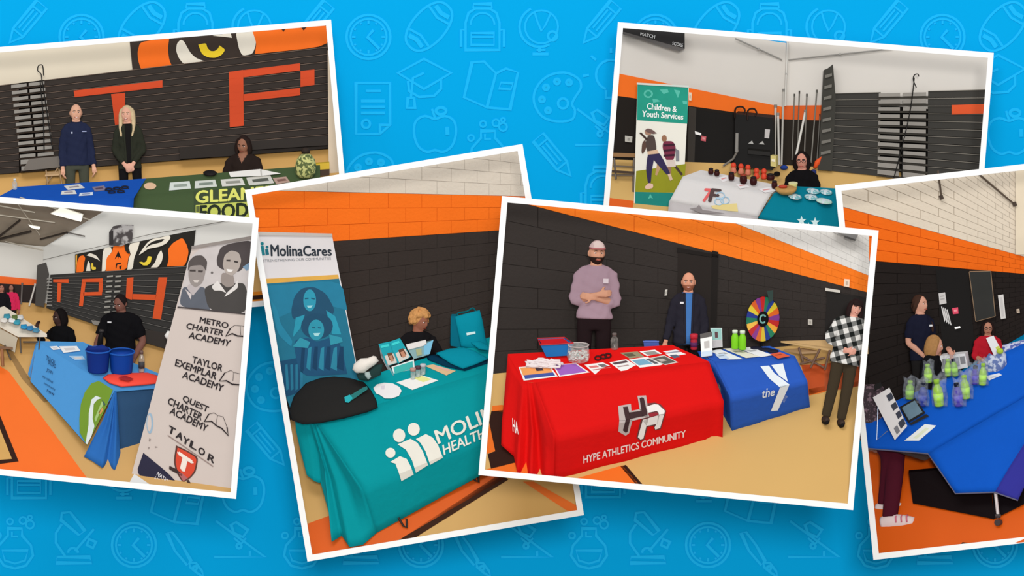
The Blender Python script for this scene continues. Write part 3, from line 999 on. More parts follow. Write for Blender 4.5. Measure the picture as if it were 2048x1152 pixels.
def put_icon(name, fn, cx, cy, rot=0, sc=1.0):
    gs = []
    c, s_ = math.cos(math.radians(rot)), math.sin(math.radians(rot))
    for k, (P, F) in enumerate(fn(None)):
        y = -0.006 - 0.0004 * k
        V = [wp(cx + sc * (x * c - y_ * s_), cy + sc * (x * s_ + y_ * c), y) for x, y_ in P]
        n = len(V)
        V2 = V + [Vector((v.x, 0.004, v.z)) for v in V]
        gs.append((V2, F + [tuple(i + n for i in f[::-1]) for f in F]))
    link_mesh(name, join(*gs), ICON, board)
T = 574
for k in range(4):
    x = k * T
    for nm, fn, cx, cy, rot in (('clock_icon', icon_clock, 163, 74, 0), ('football_icon', icon_football, 284, 53, -48), ('backpack_icon', icon_backpack, 391, 54, 0), ('globe_icon', icon_globe, 509, 62, 0), ('pencil_icon', icon_pencil, 54, 44, -140)):
        if cx + x < 2110: put_icon(nm, fn, cx + x, cy, rot)
for nm, fn, cx, cy, rot in (('document_icon', icon_document, 746, 216, 0), ('graduation_cap_icon', icon_cap, 848, 160, 0), ('book_icon', icon_book, 982, 171, 0), ('palette_icon', icon_palette, 1114, 195, 0),
        ('apple_icon', icon_apple, 870, 262, 0), ('flask_icon', icon_flask, 976, 290, 0), ('pencil_icon', icon_pencil, 1106, 310, 140), ('ruler_icon', icon_ruler, 1204, 256, 0), ('bulb_icon', icon_bulb, 1222, 150, 0), ('backpack_icon', icon_backpack, 1205, 380, 0),
        ('graduation_cap_icon', icon_cap, 1996, 152, 0), ('apple_icon', icon_apple, 2018, 266, 0), ('palette_icon', icon_palette, 738, 355, 0),
        ('palette_icon', icon_palette, 540, 774, 0), ('pencil_icon', icon_pencil, 533, 888, 140), ('apple_icon', icon_apple, 486, 982, 0), ('book_icon', icon_book, 356, 1000, 0), ('backpack_icon', icon_backpack, 58, 950, 0), ('globe_icon', icon_globe, 250, 950, 0),
        ('backpack_icon', icon_backpack, 1206, 948, 0), ('book_icon', icon_book, 1504, 998, 0), ('globe_icon', icon_globe, 1410, 956, 0)):
    put_icon(nm, fn, cx, cy, rot)
for k in range(4):
    x = k * T
    for nm, fn, cx, cy in (('flask_icon', icon_flask, 30, 1085), ('microscope_icon', icon_microscope, 150, 1072), ('clock_icon', icon_clock, 268, 1090), ('brush_icon', icon_brush, 374, 1108), ('ruler_icon', icon_ruler, 482, 1080)):
        if cx + x < 2110: put_icon(nm, fn, cx + x, cy)
# ================================================================== front photo: red table and blue table
SK_TAN = (214, 160, 128); mo = (246, 112, 28); mw = (230, 222, 206)
WHITE = mat((240, 238, 234), 0.6, 0.03, 5)
BLACK = mat((22, 20, 20), 0.5, 0.1, 5)
STEEL = mat((150, 148, 146), 0.35, 0.05, 8, 0.5, 0.6)
TAN = mat((214, 172, 103), 0.45, 0.05, 1.2, 0.3)
ORANGE_P = mat((236, 112, 28), 0.55, 0.04, 3, 0.2)
DARK_P = mat((50, 26, 18), 0.5, 0.08, 3, 0.2)
def const(w):
    return Plane((0, 0, w), (1, 0, w), (0, 1, w))
def paper(B, plane, pts, label, rgb=(240, 238, 236), prints=(), name='flyer', cat='paper', group=None, off=-0.008, t=0.006):
    g = B.slab(plane, pts, t, off)
    if not g[1]: return None
    th = B.single(name, label, cat, g, mat(rgb, 0.6, 0.03, 6), group)
    for i, (pp, c) in enumerate(prints):
        th.part('print', B.slab(plane, pp, 0.002, off - 0.002 - 0.0006 * i), mat(c, 0.6, 0.06, 12))
    return th
def lerp_quad(q, u0, v0, u1, v1):
    """sub-quad of a quad TL,TR,BR,BL; v downwards"""
    def f(u, v):
        return ((q[0][0] * (1 - u) + q[1][0] * u) * (1 - v) + (q[3][0] * (1 - u) + q[2][0] * u) * v, (q[0][1] * (1 - u) + q[1][1] * u) * (1 - v) + (q[3][1] * (1 - u) + q[2][1] * u) * v)
    return [f(u0, v0), f(u1, v0), f(u1, v1), f(u0, v1)]

B = B4 = Box([(1004, 392), (1757, 461), (1706, 1020), (957, 950)], -3.9, 'white framed photo in front showing a red and a blue table, three people behind')
FL = Plane((985, 748, 1.85), (1600, 690, 1.95), (1330, 1015, 0.1))
WL = Plane((985, 748, 1.86), (1740, 677, 1.98), (985, 300, 1.86))
fl = B.struct('floor', B.slab(FL, [(940, 752), (1790, 672), (1790, 1060), (920, 1000)], 0.05), TAN)
for pts, c in (([(984, 812), (1003, 810), (1030, 815), (1030, 826), (983, 823)], ORANGE_P), ([(982, 823), (1030, 818), (1070, 860), (1070, 915), (983, 937), (976, 908), (991, 902), (978, 845)], DARK_P),
               ([(979, 846), (991, 902), (972, 908)], ORANGE_P), ([(974, 938), (1070, 915), (1070, 965), (970, 955)], ORANGE_P), ([(1110, 968), (1245, 930), (1282, 972), (1260, 985), (1120, 970)], ORANGE_P),
               ([(1241, 932), (1252, 929), (1290, 973), (1277, 973)], DARK_P), ([(1603, 730), (1650, 728), (1648, 782), (1618, 790)], mat((196, 82, 36), 0.5)), ([(1650, 728), (1736, 715), (1736, 768), (1690, 778), (1648, 782)], mat((186, 84, 44), 0.5)),
               ([(1618, 778), (1650, 772), (1650, 784), (1618, 791)], ORANGE_P), ([(1685, 770), (1736, 758), (1736, 768), (1688, 778)], ORANGE_P)):
    fl.part('painted_line', B.slab(FL, pts, 0.003, -0.004), c)
wl = B.block_wall('wall_back', WL, (985, 748), (1740, 677), (1740, 470), (985, -58), 18, 15,
             lambda r: (52, 46, 43) if r < 8 else ((244, 122, 30) if r < 11 else (222, 218, 212)), 0.013, joint=0.93, region=[(960, 380), (1760, 380), (1760, 760), (960, 760)])
# door recess and fittings
d = B.struct('door_1', B.slab(WL, [(1356, 503), (1424, 515), (1420, 716), (1352, 722)], 0.02, -0.012), mat((34, 26, 22), 0.5))
d.part('door_frame', B.slab(WL, [(1424, 500), (1437, 503), (1432, 716), (1420, 717)], 0.03, -0.02), mat((26, 20, 17), 0.5))
d.part('door_frame', B.slab(WL, [(1354, 494), (1437, 509), (1437, 515), (1354, 503)], 0.03, -0.02), mat((26, 20, 17), 0.5))
d2 = B.struct('door_2', B.slab(WL, [(1655, 582), (1742, 596), (1742, 690), (1650, 694)], 0.02, -0.012), mat((30, 26, 24), 0.5))
d2.part('door_frame', B.slab(WL, [(1652, 575), (1682, 580), (1682, 585), (1652, 581)], 0.04, -0.04), mat((206, 200, 190), 0.5))
def fitting(B, label, plane, q, rgb=(214, 208, 198), name='light_switch', cat='switch', inner=None):
    th = B.single(name, label, cat, B.slab(plane, q, 0.03, -0.035), mat(rgb, 0.5))
    th.part('toggle', B.slab(plane, lerp_quad(q, .35, .3, .65, .7), 0.012, -0.042), mat(inner or tuple(int(c * 0.8) for c in rgb), 0.5))
fitting(B, 'small white switch on black wall left of the man in the dark jacket', WL, [(1330, 579), (1335, 578), (1334, 590), (1329, 591)])
fitting(B, 'white outlet plate on black wall between prize wheel and plaid woman', WL, [(1617, 638), (1626, 639), (1626, 650), (1617, 649)], (196, 190, 180), 'outlet_plate', 'outlet')
fitting(B, 'white alarm box on orange stripe above the plaid woman', WL, [(1690, 557), (1701, 558), (1700, 574), (1689, 572)], (240, 214, 190), 'alarm_box', 'alarm')
hv = B.single('air_vent', 'grey air vent unit high on white wall at right corner', 'vent', B.slab(WL, [(1668, 462), (1718, 468), (1712, 478), (1690, 470)], 0.12, -0.14), mat((120, 118, 116), 0.5))
hv.part('grille', B.slab(WL, [(1690, 471), (1712, 478), (1712, 481), (1690, 474)], 0.10, -0.145), mat((70, 68, 66), 0.5))
# ---- red table
A_ = lambda x, y, d: (x, y, FL(x, y) + d)
r_back = [(1016, 708, 1.10), (1345, 690, 1.28)]
r_front = [(1071, 765, 0.74), (1418, 723, 1.04)]
r_crease = [(1112, 873, 0.08), (1447, 802, 0.60)]
r_hem = [(1110, 957, 0.53), (1445, 880, 0.9)]
TOP4 = Plane(r_back[0], r_back[1], r_front[0])
UP4 = Plane(r_front[0], r_front[1], r_crease[0])
r_crease[1] = r_crease[1][:2] + (UP4(*r_crease[1][:2]),)
LO4 = Plane(r_crease[0], r_crease[1], r_hem[0])
r_hem[1] = r_hem[1][:2] + (LO4(*r_hem[1][:2]),)
red = cloth((222, 18, 16))
tb = B.thing('folding_table', 'folding table carrying the red cloth with grey and white logo', 'table', 1230, 930, 0.9)
def table_frame(B, tb, back, front, hem_y, drop):
    """table top board and four legs under a cloth"""
    q = [back[0], back[1], front[1], front[0]]
    mid_ = tuple(sum(p[i] for p in q) / 4 for i in range(3))
    q = [tuple(p[i] + (mid_[i] - p[i]) * 0.08 for i in range(3)) for p in q]
    def sh(p, dx, dy, dw): return (p[0] + dx, p[1] + dy, p[2] + dw)
    tb.part('table_top', B.box8([sh(p, 0, 5, 0.03) for p in q], [sh(p, 0, 9, 0.03) for p in q]), mat((200, 190, 176), 0.5))
    for i, p in enumerate(q):
        k = 0.06
        c = q[(i + 2) % 4]
        a = (p[0] + (c[0] - p[0]) * k, p[1] + (c[1] - p[1]) * k + 8, p[2] + (c[2] - p[2]) * k)
        tb.part('leg', B.tubepx([a, (a[0], a[1] + drop, a[2])], 3, 8), STEEL)
table_frame(B, tb, r_back, r_front, 0, 120)
rc = B.thing('tablecloth', 'red tablecloth with grey and white logo draped over the front table', 'tablecloth', 1230, 930, 0.7)
rc.part('table_cover', B.sheet([[r_back[0], (1040, 706.7, TOP4(1040, 706.7)), r_back[1]], [(1048, 764, TOP4(1048, 764)), r_front[0], r_front[1]]], (2, 6)), red)
rc.part('front_panel', B.sheet([r_front, r_crease, r_hem], (6, 30), 0.012, lambda i, j: 0.006 * math.sin(j * 21 + i * 2) * i + (0.03 * math.sin((j - .9) * 40) * i * i if j > 0.9 else 0)), red, None, True)
cols = [((1016, 708, TOP4(1016, 708)), (1008, 800, 1.08), (1012, 868, 1.02)), ((1026, 725, TOP4(1026, 725)), (1004, 845, 0.92), (1003, 890, 0.86)), ((1038, 746, TOP4(1038, 746)), (1030, 850, 0.84), (1028, 912, 0.80)), ((1048, 764, TOP4(1048, 764)), (1040, 860, 0.68), (1036, 945, 0.56)),
        ((1053, 764, TOP4(1053, 764)), (1056, 860, 0.80), (1052, 951, 0.74)), ((1058, 764.5, TOP4(1058, 764.5)), (1066, 862, 0.56), (1062, 953, 0.46)), ((1063, 765, TOP4(1063, 765)), (1076, 866, 0.72), (1082, 957, 0.66)), ((1067, 765, TOP4(1067, 765)), (1092, 870, 0.30), (1092, 957, 0.46)), ((1071, 765, r_front[0][2]), (1112, 873, 0.08), (1110, 957, 0.53))]
rc.part('side_panel', B.sheet([[c[i] for c in cols] for i in range(3)], (6, 4)), red, None, True)
rsf = [(TOP4, [(900, 600), (1500, 600), r_front[1][:2], r_front[0][:2]]), (UP4, [r_front[0][:2], r_front[1][:2], r_crease[1][:2], r_crease[0][:2]]), (LO4, [r_crease[0][:2], r_crease[1][:2], r_hem[1][:2], r_hem[0][:2]])]
fr = lambda pts: zz(970, 680, 3.84, pts)
gr = mat((190, 176, 172), 0.7)
fl_ = lambda pts: zz(1225, 780, 10.475, pts)
wh = mat((238, 232, 228), 0.7); dk = mat((66, 44, 46), 0.7)
rc.part('logo_print', B.prints(rsf, fl_([(720, 275), (890, 258), (1015, 300), (1128, 430), (1012, 818), (890, 838), (868, 745), (735, 770), (672, 1022), (590, 1062), (505, 1000), (600, 600), (730, 540)]), -0.009), mat((110, 60, 60), 0.7))
for q in ([(125, 330), (390, 285), (400, 430), (420, 640), (150, 640)], [(150, 630), (425, 620), (350, 900), (280, 950), (190, 900), (130, 860)], [(380, 435), (600, 392), (770, 555), (400, 645)], [(525, 120), (705, 110), (772, 555), (600, 560)]):
    rc.part('logo_print', B.prints(rsf, fl_(q), -0.012), gr)
for q in ([(225, 350), (325, 340), (385, 600), (285, 630)], [(285, 615), (380, 600), (365, 650), (320, 865), (285, 890), (225, 840)], [(345, 465), (610, 432), (640, 540), (375, 602)], [(570, 170), (615, 150), (660, 165), (740, 512), (628, 545)]):
    rc.part('logo_print', B.prints(rsf, fl_(q), -0.016), dk)
for q in ([(718, 340), (880, 290), (960, 300), (1100, 430), (1080, 520), (975, 520), (965, 465), (930, 435), (750, 470)], [(1086, 490), (1000, 790), (900, 822), (882, 780), (930, 690), (970, 505)], [(985, 515), (950, 700), (720, 748), (640, 640), (760, 580)], [(640, 615), (765, 585), (710, 760), (650, 1008), (590, 1032), (535, 980)]):
    rc.part('logo_print', B.prints(rsf, fl_(q), -0.016), wh)
rc.part('logo_print', B.prints(rsf, fl_([(750, 490), (900, 465), (960, 480), (955, 525), (790, 555)]), -0.019), mat((150, 40, 50), 0.7))
rc.part('lettering', B.text(rsf, 'HYPE ATHLETICS COMMUNITY', (1168, 911), (1371, 860), (1371, 873), (1168, 926), 0.03, 0, -0.014), mat((240, 220, 214), 0.7))
SID = Plane(cols[2][0], cols[2][2], cols[0][0])
rc.part('side_lettering', B.text(const(0.70), 'HA', (1026, 836), (1037, 846), (1038, 868), (1027, 862), 0.03, 0, -0.11), wh)
# ---- blue table
b_back = [(1395, 703, 1.26), (1540, 692, 1.40)]
b_front = [(1428, 723, 1.00), (1590, 712, 1.16)]
b_crease = [(1462, 795, 0.48), (1614, 762, 0.98)]
b_hem = [(1464, 863, 0.98), (1620, 814, 1.22)]
UPB = Plane(b_front[0], b_front[1], b_crease[0]); b_crease[1] = b_crease[1][:2] + (UPB(*b_crease[1][:2]),)
LOB = Plane(b_crease[0], b_crease[1], b_hem[0]); b_hem[1] = b_hem[1][:2] + (LOB(*b_hem[1][:2]),)
tb = B.thing('folding_table', 'folding table carrying the royal blue cloth with the white letter', 'table', 1540, 840, 1.1)
table_frame(B, tb, b_back, b_front, 0, 70)
blu = cloth((44, 92, 190))
bc = B.thing('tablecloth', 'royal blue tablecloth with a big white letter beside the red cloth', 'tablecloth', 1540, 840, 1.0)
bc.part('table_cover', B.sheet([b_back, b_front], (2, 6)), blu)
bc.part('front_panel', B.sheet([b_front, b_crease, b_hem], (6, 20), 0.012, lambda i, j: 0.004 * math.sin(j * 17) * i), blu, None, True)
bc.part('side_panel', B.sheet([[b_back[0], (1412, 715, 1.12), b_front[0]], [(1430, 775, 1.2), (1444, 782, 1.02), b_crease[0]], [(1440, 838, 1.3), (1452, 850, 1.15), b_hem[0]]], (4, 4)), blu, None, True)
TOPB = Plane(b_back[0], b_back[1], b_front[0])
bsf = [(UPB, [(1380, 715), (1640, 700), b_crease[1][:2], b_crease[0][:2]]), (LOB, [b_crease[0][:2], b_crease[1][:2], (1640, 830), (1460, 880)])]
fb = lambda pts: zz(1380, 680, 5.236, pts)
yw = mat((232, 240, 246), 0.7)
bc.part('logo_print', B.prints(bsf, fb([(735, 275), (825, 268), (880, 345), (1038, 465), (945, 500), (830, 405)]), -0.012), yw)
bc.part('logo_print', B.prints(bsf, fb([(945, 480), (1038, 465), (1025, 500), (918, 738), (845, 745)]), -0.012), yw)
bc.part('logo_print', B.prints(bsf, fb([(850, 262), (972, 245), (1022, 438), (930, 370)]), -0.012), yw)
bc.part('lettering', B.text(bsf, 'the', (1524, 778), (1549, 775), (1548, 791), (1524, 796), 0.02, 0.15, -0.012), yw)
bc.part('lettering', B.text(bsf, 'ymca', (1571, 789), (1575, 793), (1564, 812), (1560, 808), 0.0, 0, -0.008), mat((150, 170, 215), 0.7))
# ---- things on the red table
th = B.thing('storage_bin', 'blue plastic bin with red liner on the left end of the red table', 'bin', 1115, 713, TOP4(1115, 713))
wt = TOP4(1115, 713) - 0.05
Vb = [B.L(1093, 714, wt), B.L(1137, 711, wt), B.L(1134, 704, wt + .12), B.L(1096, 706, wt + .12), B.L(1081, 690, wt - .03), B.L(1147, 686, wt - .03), B.L(1129, 675, wt + .16), B.L(1075, 677, wt + .16)]
th.part('body', (Vb, [(0, 1, 5, 4), (1, 2, 6, 5), (2, 3, 7, 6), (3, 0, 4, 7), (3, 2, 1, 0)]), mat((20, 108, 178), 0.4, 0.05, 5))
Vr = [B.L(1086, 692, wt - 0.02), B.L(1142, 688, wt - 0.02), B.L(1127, 677, wt + .14), B.L(1078, 679, wt + .14)]
th.part('liner', (Vr + [v + Vector((0, 0.02, -0.01)) for v in Vr], [(0, 1, 2, 3), (7, 6, 5, 4), (0, 4, 5, 1), (1, 5, 6, 2), (2, 6, 7, 3), (3, 7, 4, 0)]), mat((206, 24, 34), 0.5))
th.part('rim', tube([B.L(1081, 690, wt - .04), B.L(1147, 686, wt - .04), B.L(1129, 675, wt + .16), B.L(1075, 677, wt + .16), B.L(1081, 690, wt - .04)], 0.007, 6), mat((190, 30, 40), 0.4))
th = B.thing('glass_jar', 'round clear glass jar of wrapped mints beside the blue bin', 'jar', 1157, 724, TOP4(1157, 724))
wj = TOP4(1157, 724) - 0.02
th.part('glass', B.lathe(1157, 724, wj, [(14, 0), (20, 3), (23, 12), (22, 24), (20, 33), (21, 35)], 14, 0, 20), glass_mat((220, 220, 216), 0.25))
th.part('rim', xf(tube([(21 * B.u * math.cos(a), 21 * B.u * math.sin(a), 35 * B.u) for a in [2 * PI * i / 24 for i in range(25)]], 0.005, 6), Matrix.Translation(B.L(1157, 724, wj)) @ Matrix.Diagonal((1, .7, 1, 1)) @ Matrix.Rotation(math.radians(14), 4, 'X')), mat((200, 190, 186), 0.3))
rnd = random.Random(5)
gm = []
for i in range(70):
    a = rnd.uniform(0, 2 * PI); r = 19 * math.sqrt(rnd.random()); h = rnd.uniform(3, 22)
    gm.append(ball(B.L(1157 + r * math.cos(a), 724 - h - 2 * math.sin(a), wj - 0.06 * math.sin(a)), (0.014, 0.010, 0.010), 6, 5))
B.single('wrapped_mints', 'white and teal wrapped mints inside the round glass jar', 'candy', join(*gm), spot_mat((236, 234, 228), (96, 170, 160), 60, 0.62), None, True, 'stuff')
f4 = lambda pts: zz(970, 680, 3.84, pts)
q = f4([(260, 208), (495, 192), (562, 280), (300, 312)])
paper(B, TOP4, q, 'flyer with orange and blue picture at left front of red table', prints=[(lerp_quad(q, .04, .05, .95, .62), (236, 160, 92)), (lerp_quad(q, .06, .62, .95, .88), (64, 84, 160)), (lerp_quad(q, .5, .1, .72, .4), (70, 50, 60))])
q = f4([(520, 190), (700, 178), (806, 248), (572, 282)])
paper(B, TOP4, q, 'purple flyer second from the left on red table', prints=[(lerp_quad(q, .05, .05, .94, .9), (160, 100, 190))])
q = f4([(765, 190), (905, 172), (1040, 232), (845, 262)])
paper(B, TOP4, q, 'white flyer with red lines third from the left on red table', prints=[(lerp_quad(q, .1, .2, .5, .4), (220, 120, 120)), (lerp_quad(q, .1, .55, .9, .62), (200, 110, 110)), (lerp_quad(q, .6, .15, .9, .45), (120, 110, 112))])
q = f4([(955, 172), (1085, 148), (1195, 214), (1045, 238)])
paper(B, TOP4, q, 'white leaflet with dark heading in middle of red table', prints=[(lerp_quad(q, .1, .1, .9, .3), (90, 70, 76)), (lerp_quad(q, .1, .5, .7, .6), (180, 150, 150))], off=-0.012)
q = f4([(1105, 150), (1245, 128), (1375, 190), (1190, 212)])
paper(B, TOP4, q, 'flyer with light blue block right of the middle of red table', prints=[(lerp_quad(q, .08, .15, .7, .75), (120, 170, 196)), (lerp_quad(q, .75, .2, .92, .8), (90, 90, 96))], off=-0.016)
q = f4([(1255, 140), (1375, 115), (1485, 172), (1385, 192)])
paper(B, TOP4, q, 'dark photo leaflet overlapping the light blue flyer', (214, 208, 200), prints=[(lerp_quad(q, .08, .1, .92, .9), (96, 92, 86)), (lerp_quad(q, .2, .3, .6, .6), (190, 180, 170))], off=-0.020)
q = f4([(1385, 105), (1505, 92), (1700, 172), (1500, 187)])
paper(B, TOP4, q, 'white folded leaflet at right front of red table', prints=[(lerp_quad(q, .1, .15, .5, .45), (90, 100, 120)), (lerp_quad(q, .5, .5, .9, .8), (220, 170, 170)), (lerp_quad(q, .15, .6, .4, .8), (120, 80, 90))], off=-0.012)
q = f4([(1035, 98), (1172, 88), (1225, 128), (1110, 142)])
paper(B, TOP4, q, 'olive green postcard at the back of red table', (150, 140, 110), prints=[(lerp_quad(q, .1, .2, .6, .7), (96, 90, 70))])
q = f4([(1185, 88), (1305, 74), (1372, 112), (1248, 126)])
paper(B, TOP4, q, 'white postcard with grey photo at the back of red table', prints=[(lerp_quad(q, .15, .2, .85, .8), (150, 146, 140))])
q = f4([(1365, 88), (1465, 74), (1565, 100), (1460, 118)])
paper(B, TOP4, q, 'white booklet at the back right of red table', (230, 232, 236), prints=[(lerp_quad(q, .1, .3, .8, .8), (150, 156, 170))])
th = B.single('white_ribbons', 'heap of crumpled white tissue ribbons in front of the blue bin', 'tissue', join(*[B.tubepx([(1052 + rnd.uniform(0, 62), 730 + rnd.uniform(-7, 7), TOP4(1080, 728) - .06), (1052 + rnd.uniform(0, 70), 727 + rnd.uniform(-10, 7), TOP4(1080, 728) - .1), (1052 + rnd.uniform(0, 76), 727 + rnd.uniform(-6, 9), TOP4(1080, 728) - .06)], 2.6, 6, 3) for i in range(26)]), mat((238, 226, 226), 0.8), None, True)
for k, (x, y) in enumerate(((1196, 716), (1207, 713), (1216, 711))):
    B.single('wristband', ('black wristband nearest the glass jar', 'black wristband, middle of three behind the leaflets', 'black wristband furthest from the glass jar')[k], 'wristband', tube([B.L(x + 6 * math.cos(a), y + 4 * math.sin(a), TOP4(x, y + 4 * math.sin(a)) - .03) for a in [2 * PI * i / 12 for i in range(13)]], 0.008, 6), mat((70, 24, 26), 0.5), 'wristbands on the red table')
def bottle(B, px, py, w, r, h, label, body, capc, neck=0.4, group=None, tilt=12, roll=0, name='water_bottle', cat='bottle', band=None, caph=0.16):
    th = B.thing(name, label, cat, px, py, w, group)
    th.part('body', B.lathe(px, py, w, [(r * .85, 0), (r, h * .04), (r, h * .55), (r * .92, h * .66), (r * neck * 1.3, h * .78), (r * neck * 1.2, h * (1 - caph))], tilt, roll, 14), body, None, True)
    th.part('cap', B.lathe(px, py, w, [(r * neck * 1.45, h * (1 - caph)), (r * neck * 1.5, h * .97), (r * neck * 1.2, h)], tilt, roll, 12), capc, None, True)
    if band:
        th.part('sleeve', B.lathe(px, py, w, [(r * 1.03, h * .18), (r * 1.03, h * .48)], tilt, roll, 14), band, None, True)
    return th
bottle(B, 1229, 699, 1.22, 8, 34, 'clear plastic water bottle at back edge of red table', glass_mat((150, 146, 140), 0.35), mat((110, 100, 96), 0.5))
th = B.thing('storage_box', 'small blue plastic box on a chair behind the red table', 'box', 1303, 700, 1.34)
th.part('body', B.box8([(1289, 703, 1.34), (1320, 703, 1.34), (1317, 683, 1.30), (1287, 683, 1.30)], [(1291, 700, 1.46), (1316, 700, 1.46), (1312, 680, 1.46), (1290, 680, 1.46)]), mat((74, 98, 176), 0.5))
th.part('rim', B.tubepx([(1286, 683, 1.3), (1318, 683, 1.3)], 1.5, 6), mat((96, 120, 196), 0.5))
# ---- things on the blue table
G = mat((132, 214, 36), 0.4, 0.06, 6)
WC = mat((226, 238, 214), 0.4)
bottle(B, 1470, 697, 1.2, 7.5, 38, 'bright green sports bottle with white cap, left of the pair on blue table', G, WC, 0.5, 'green bottles on the blue table')
bottle(B, 1485, 699, 1.18, 7.5, 39, 'bright green sports bottle with white cap, right of the pair nearest the prize wheel', G, WC, 0.5, 'green bottles on the blue table')
bottle(B, 1388, 699, 1.2, 7, 32, 'red squeeze bottle beside the clear sign holder', mat((170, 40, 58), 0.4), mat((196, 44, 60), 0.4), 0.75, caph=0.3, band=mat((90, 40, 90), .5))
def sign_stand(B, label, q, w, prints, film=True, rgb=(244, 244, 242)):
    pl = Plane((q[0][0], q[0][1], w + .10), (q[1][0], q[1][1], w + .10), (q[3][0], q[3][1], w))
    th = B.single('sign_holder', label, 'sign', B.slab(pl, q, 0.012, 0), mat(rgb, 0.5, 0.02))
    for i, (pp, c) in enumerate(prints): th.part('print', B.slab(pl, pp, 0.002, -0.003 - 0.0006 * i), mat(c, 0.6))
    th.part('foot', B.slab(Plane((q[3][0], q[3][1], w), (q[2][0], q[2][1], w), (q[3][0], q[3][1] - 5, w + .12)), [q[3], q[2], (q[2][0], q[2][1] - 5), (q[3][0], q[3][1] - 5)], 0.006), glass_mat((230, 235, 240), 0.4))
    return pl
q = [(1400, 668), (1424, 663), (1425, 711), (1403, 714)]
sign_stand(B, 'clear sign holder with white sheet on blue table left of the green bottles', q, 1.08, [(lerp_quad(q, 0, 0, 1, .2), (96, 92, 90)), (lerp_quad(q, .3, .35, .75, .65), (196, 192, 188)), (lerp_quad(q, .05, .78, .95, .98), (206, 222, 240))])
q = [(1421, 656), (1444, 656), (1445, 694), (1424, 696)]
sign_stand(B, 'teal and grey flyer standing behind the clear sign holder', q, 1.24, [(lerp_quad(q, .05, .03, .95, .6), (150, 196, 190)), (lerp_quad(q, .35, .2, .62, .5), (96, 66, 70)), (lerp_quad(q, .05, .62, .95, .97), (190, 186, 188))])
for i, (q, lb, c) in enumerate((([(1420, 702), (1440, 698), (1486, 718), (1455, 719)], 'white leaflet left on the blue table front edge', (240, 244, 246)), ([(1446, 697), (1468, 696), (1520, 713), (1492, 716)], 'cream leaflet, second along the blue table front edge', (236, 232, 214)),
        ([(1474, 696), (1500, 694), (1546, 710), (1522, 714)], 'white leaflet, third along the blue table front edge', (242, 244, 246)), ([(1430, 709), (1448, 707), (1458, 716), (1440, 718)], 'small pale blue card at left corner of the blue table', (206, 224, 246)),
        ([(1540, 708), (1560, 704), (1580, 712), (1556, 717)], 'orange card at right front of the blue table', (226, 96, 60)))):
    paper(B, TOPB, q, lb, c, [(lerp_quad(q, .2, .3, .8, .45), tuple(int(x * .75) for x in c))], off=-0.010 - .003 * i)
bk = join(*[B.pillow(ell(x, y, rx, 4, 12), TOPB, 0.03, 0.01, 3) for x, y, rx in ((1512, 696, 14), (1530, 699, 16), (1546, 702, 12))])
B.single('black_lanyards', 'pile of black lanyards on the blue table below the prize wheel', 'lanyard', bk, mat((34, 36, 52), 0.6), None, True)
# prize wheel
th = B.thing('prize_wheel', 'tabletop prize wheel with rainbow segments on the blue table', 'wheel', 1526, 700, 1.36)
WC_ = (1526, 638); wW = 1.36
colr = [(40, 120, 90), (40, 66, 150), (226, 200, 50), (226, 104, 36), (130, 60, 140), (196, 44, 40), (240, 170, 60), (44, 128, 92), (40, 66, 140), (220, 190, 60), (220, 110, 50), (140, 64, 140), (196, 50, 50), (244, 190, 80), (40, 120, 90), (44, 60, 140), (230, 204, 60), (224, 100, 40), (134, 60, 140), (200, 40, 40)]
n = 20
def wheel_pt(a, r, dw=0):
    x = 34 * r * math.cos(a); y = 46 * r * math.sin(a)
    c, s_ = math.cos(math.radians(6)), math.sin(math.radians(6))
    X = WC_[0] + x * c - y * s_; Y = WC_[1] + x * s_ + y * c
    return (X, Y, wW + 0.9 * (X - WC_[0]) * 0.004 - 0.0 + dw)
for i in range(n):
    a0 = 2 * PI * (i - 5) / n; a1 = 2 * PI * (i - 4) / n
    pts = [wheel_pt(a0, .3), wheel_pt(a0, .97), wheel_pt((a0 + a1) / 2, .98), wheel_pt(a1, .97), wheel_pt(a1, .3)]
    f = [B.L(*p) for p in pts]
    V = f + [v + Vector((0, .02, 0)) for v in f]
    th.part('segment', (V, [(4, 3, 2, 1, 0), (5, 6, 7, 8, 9)] + [(k, (k + 1) % 5, (k + 1) % 5 + 5, k + 5) for k in range(5)]), mat(colr[i], 0.5))
    p = wheel_pt(a0, 1.0, -0.04); p2 = wheel_pt(a0, 1.0, 0.04)
    th.part('peg', B.tubepx([p, p2], 1.2, 6), BLACK)
f = [B.L(*wheel_pt(2 * PI * i / 24, 1.0, 0.04)) for i in range(24)]
th.part('back_disc', (f + [v + Vector((0, .02, 0)) for v in f], [tuple(range(23, -1, -1)), tuple(range(24, 48))] + [(k, (k + 1) % 24, (k + 1) % 24 + 24, k + 24) for k in range(24)]), BLACK)
f = [B.L(*wheel_pt(2 * PI * i / 20, .34, -0.02)) for i in range(20)]
hub = th.part('hub', (f + [v + Vector((0, .02, 0)) for v in f], [tuple(range(19, -1, -1)), tuple(range(20, 40))] + [(k, (k + 1) % 20, (k + 1) % 20 + 20, k + 20) for k in range(20)]), BLACK)
th.part('emblem', tube([B.L(*wheel_pt(a, .17, -0.05)) for a in [math.radians(x) for x in range(40, 330, 20)]], 0.009, 6), mat((120, 180, 170), 0.5), hub)
th.part('pointer', B.slab(const(1.28), [(1534, 582), (1546, 580), (1546, 600), (1539, 606)], 0.02), mat((38, 60, 54), 0.5))
th.part('stand', join(B.tubepx([(1526, 640, 1.46), (1522, 702, 1.42)], 3, 8), B.tubepx([(1505, 700, 1.34), (1545, 700, 1.38)], 3, 8)), BLACK)
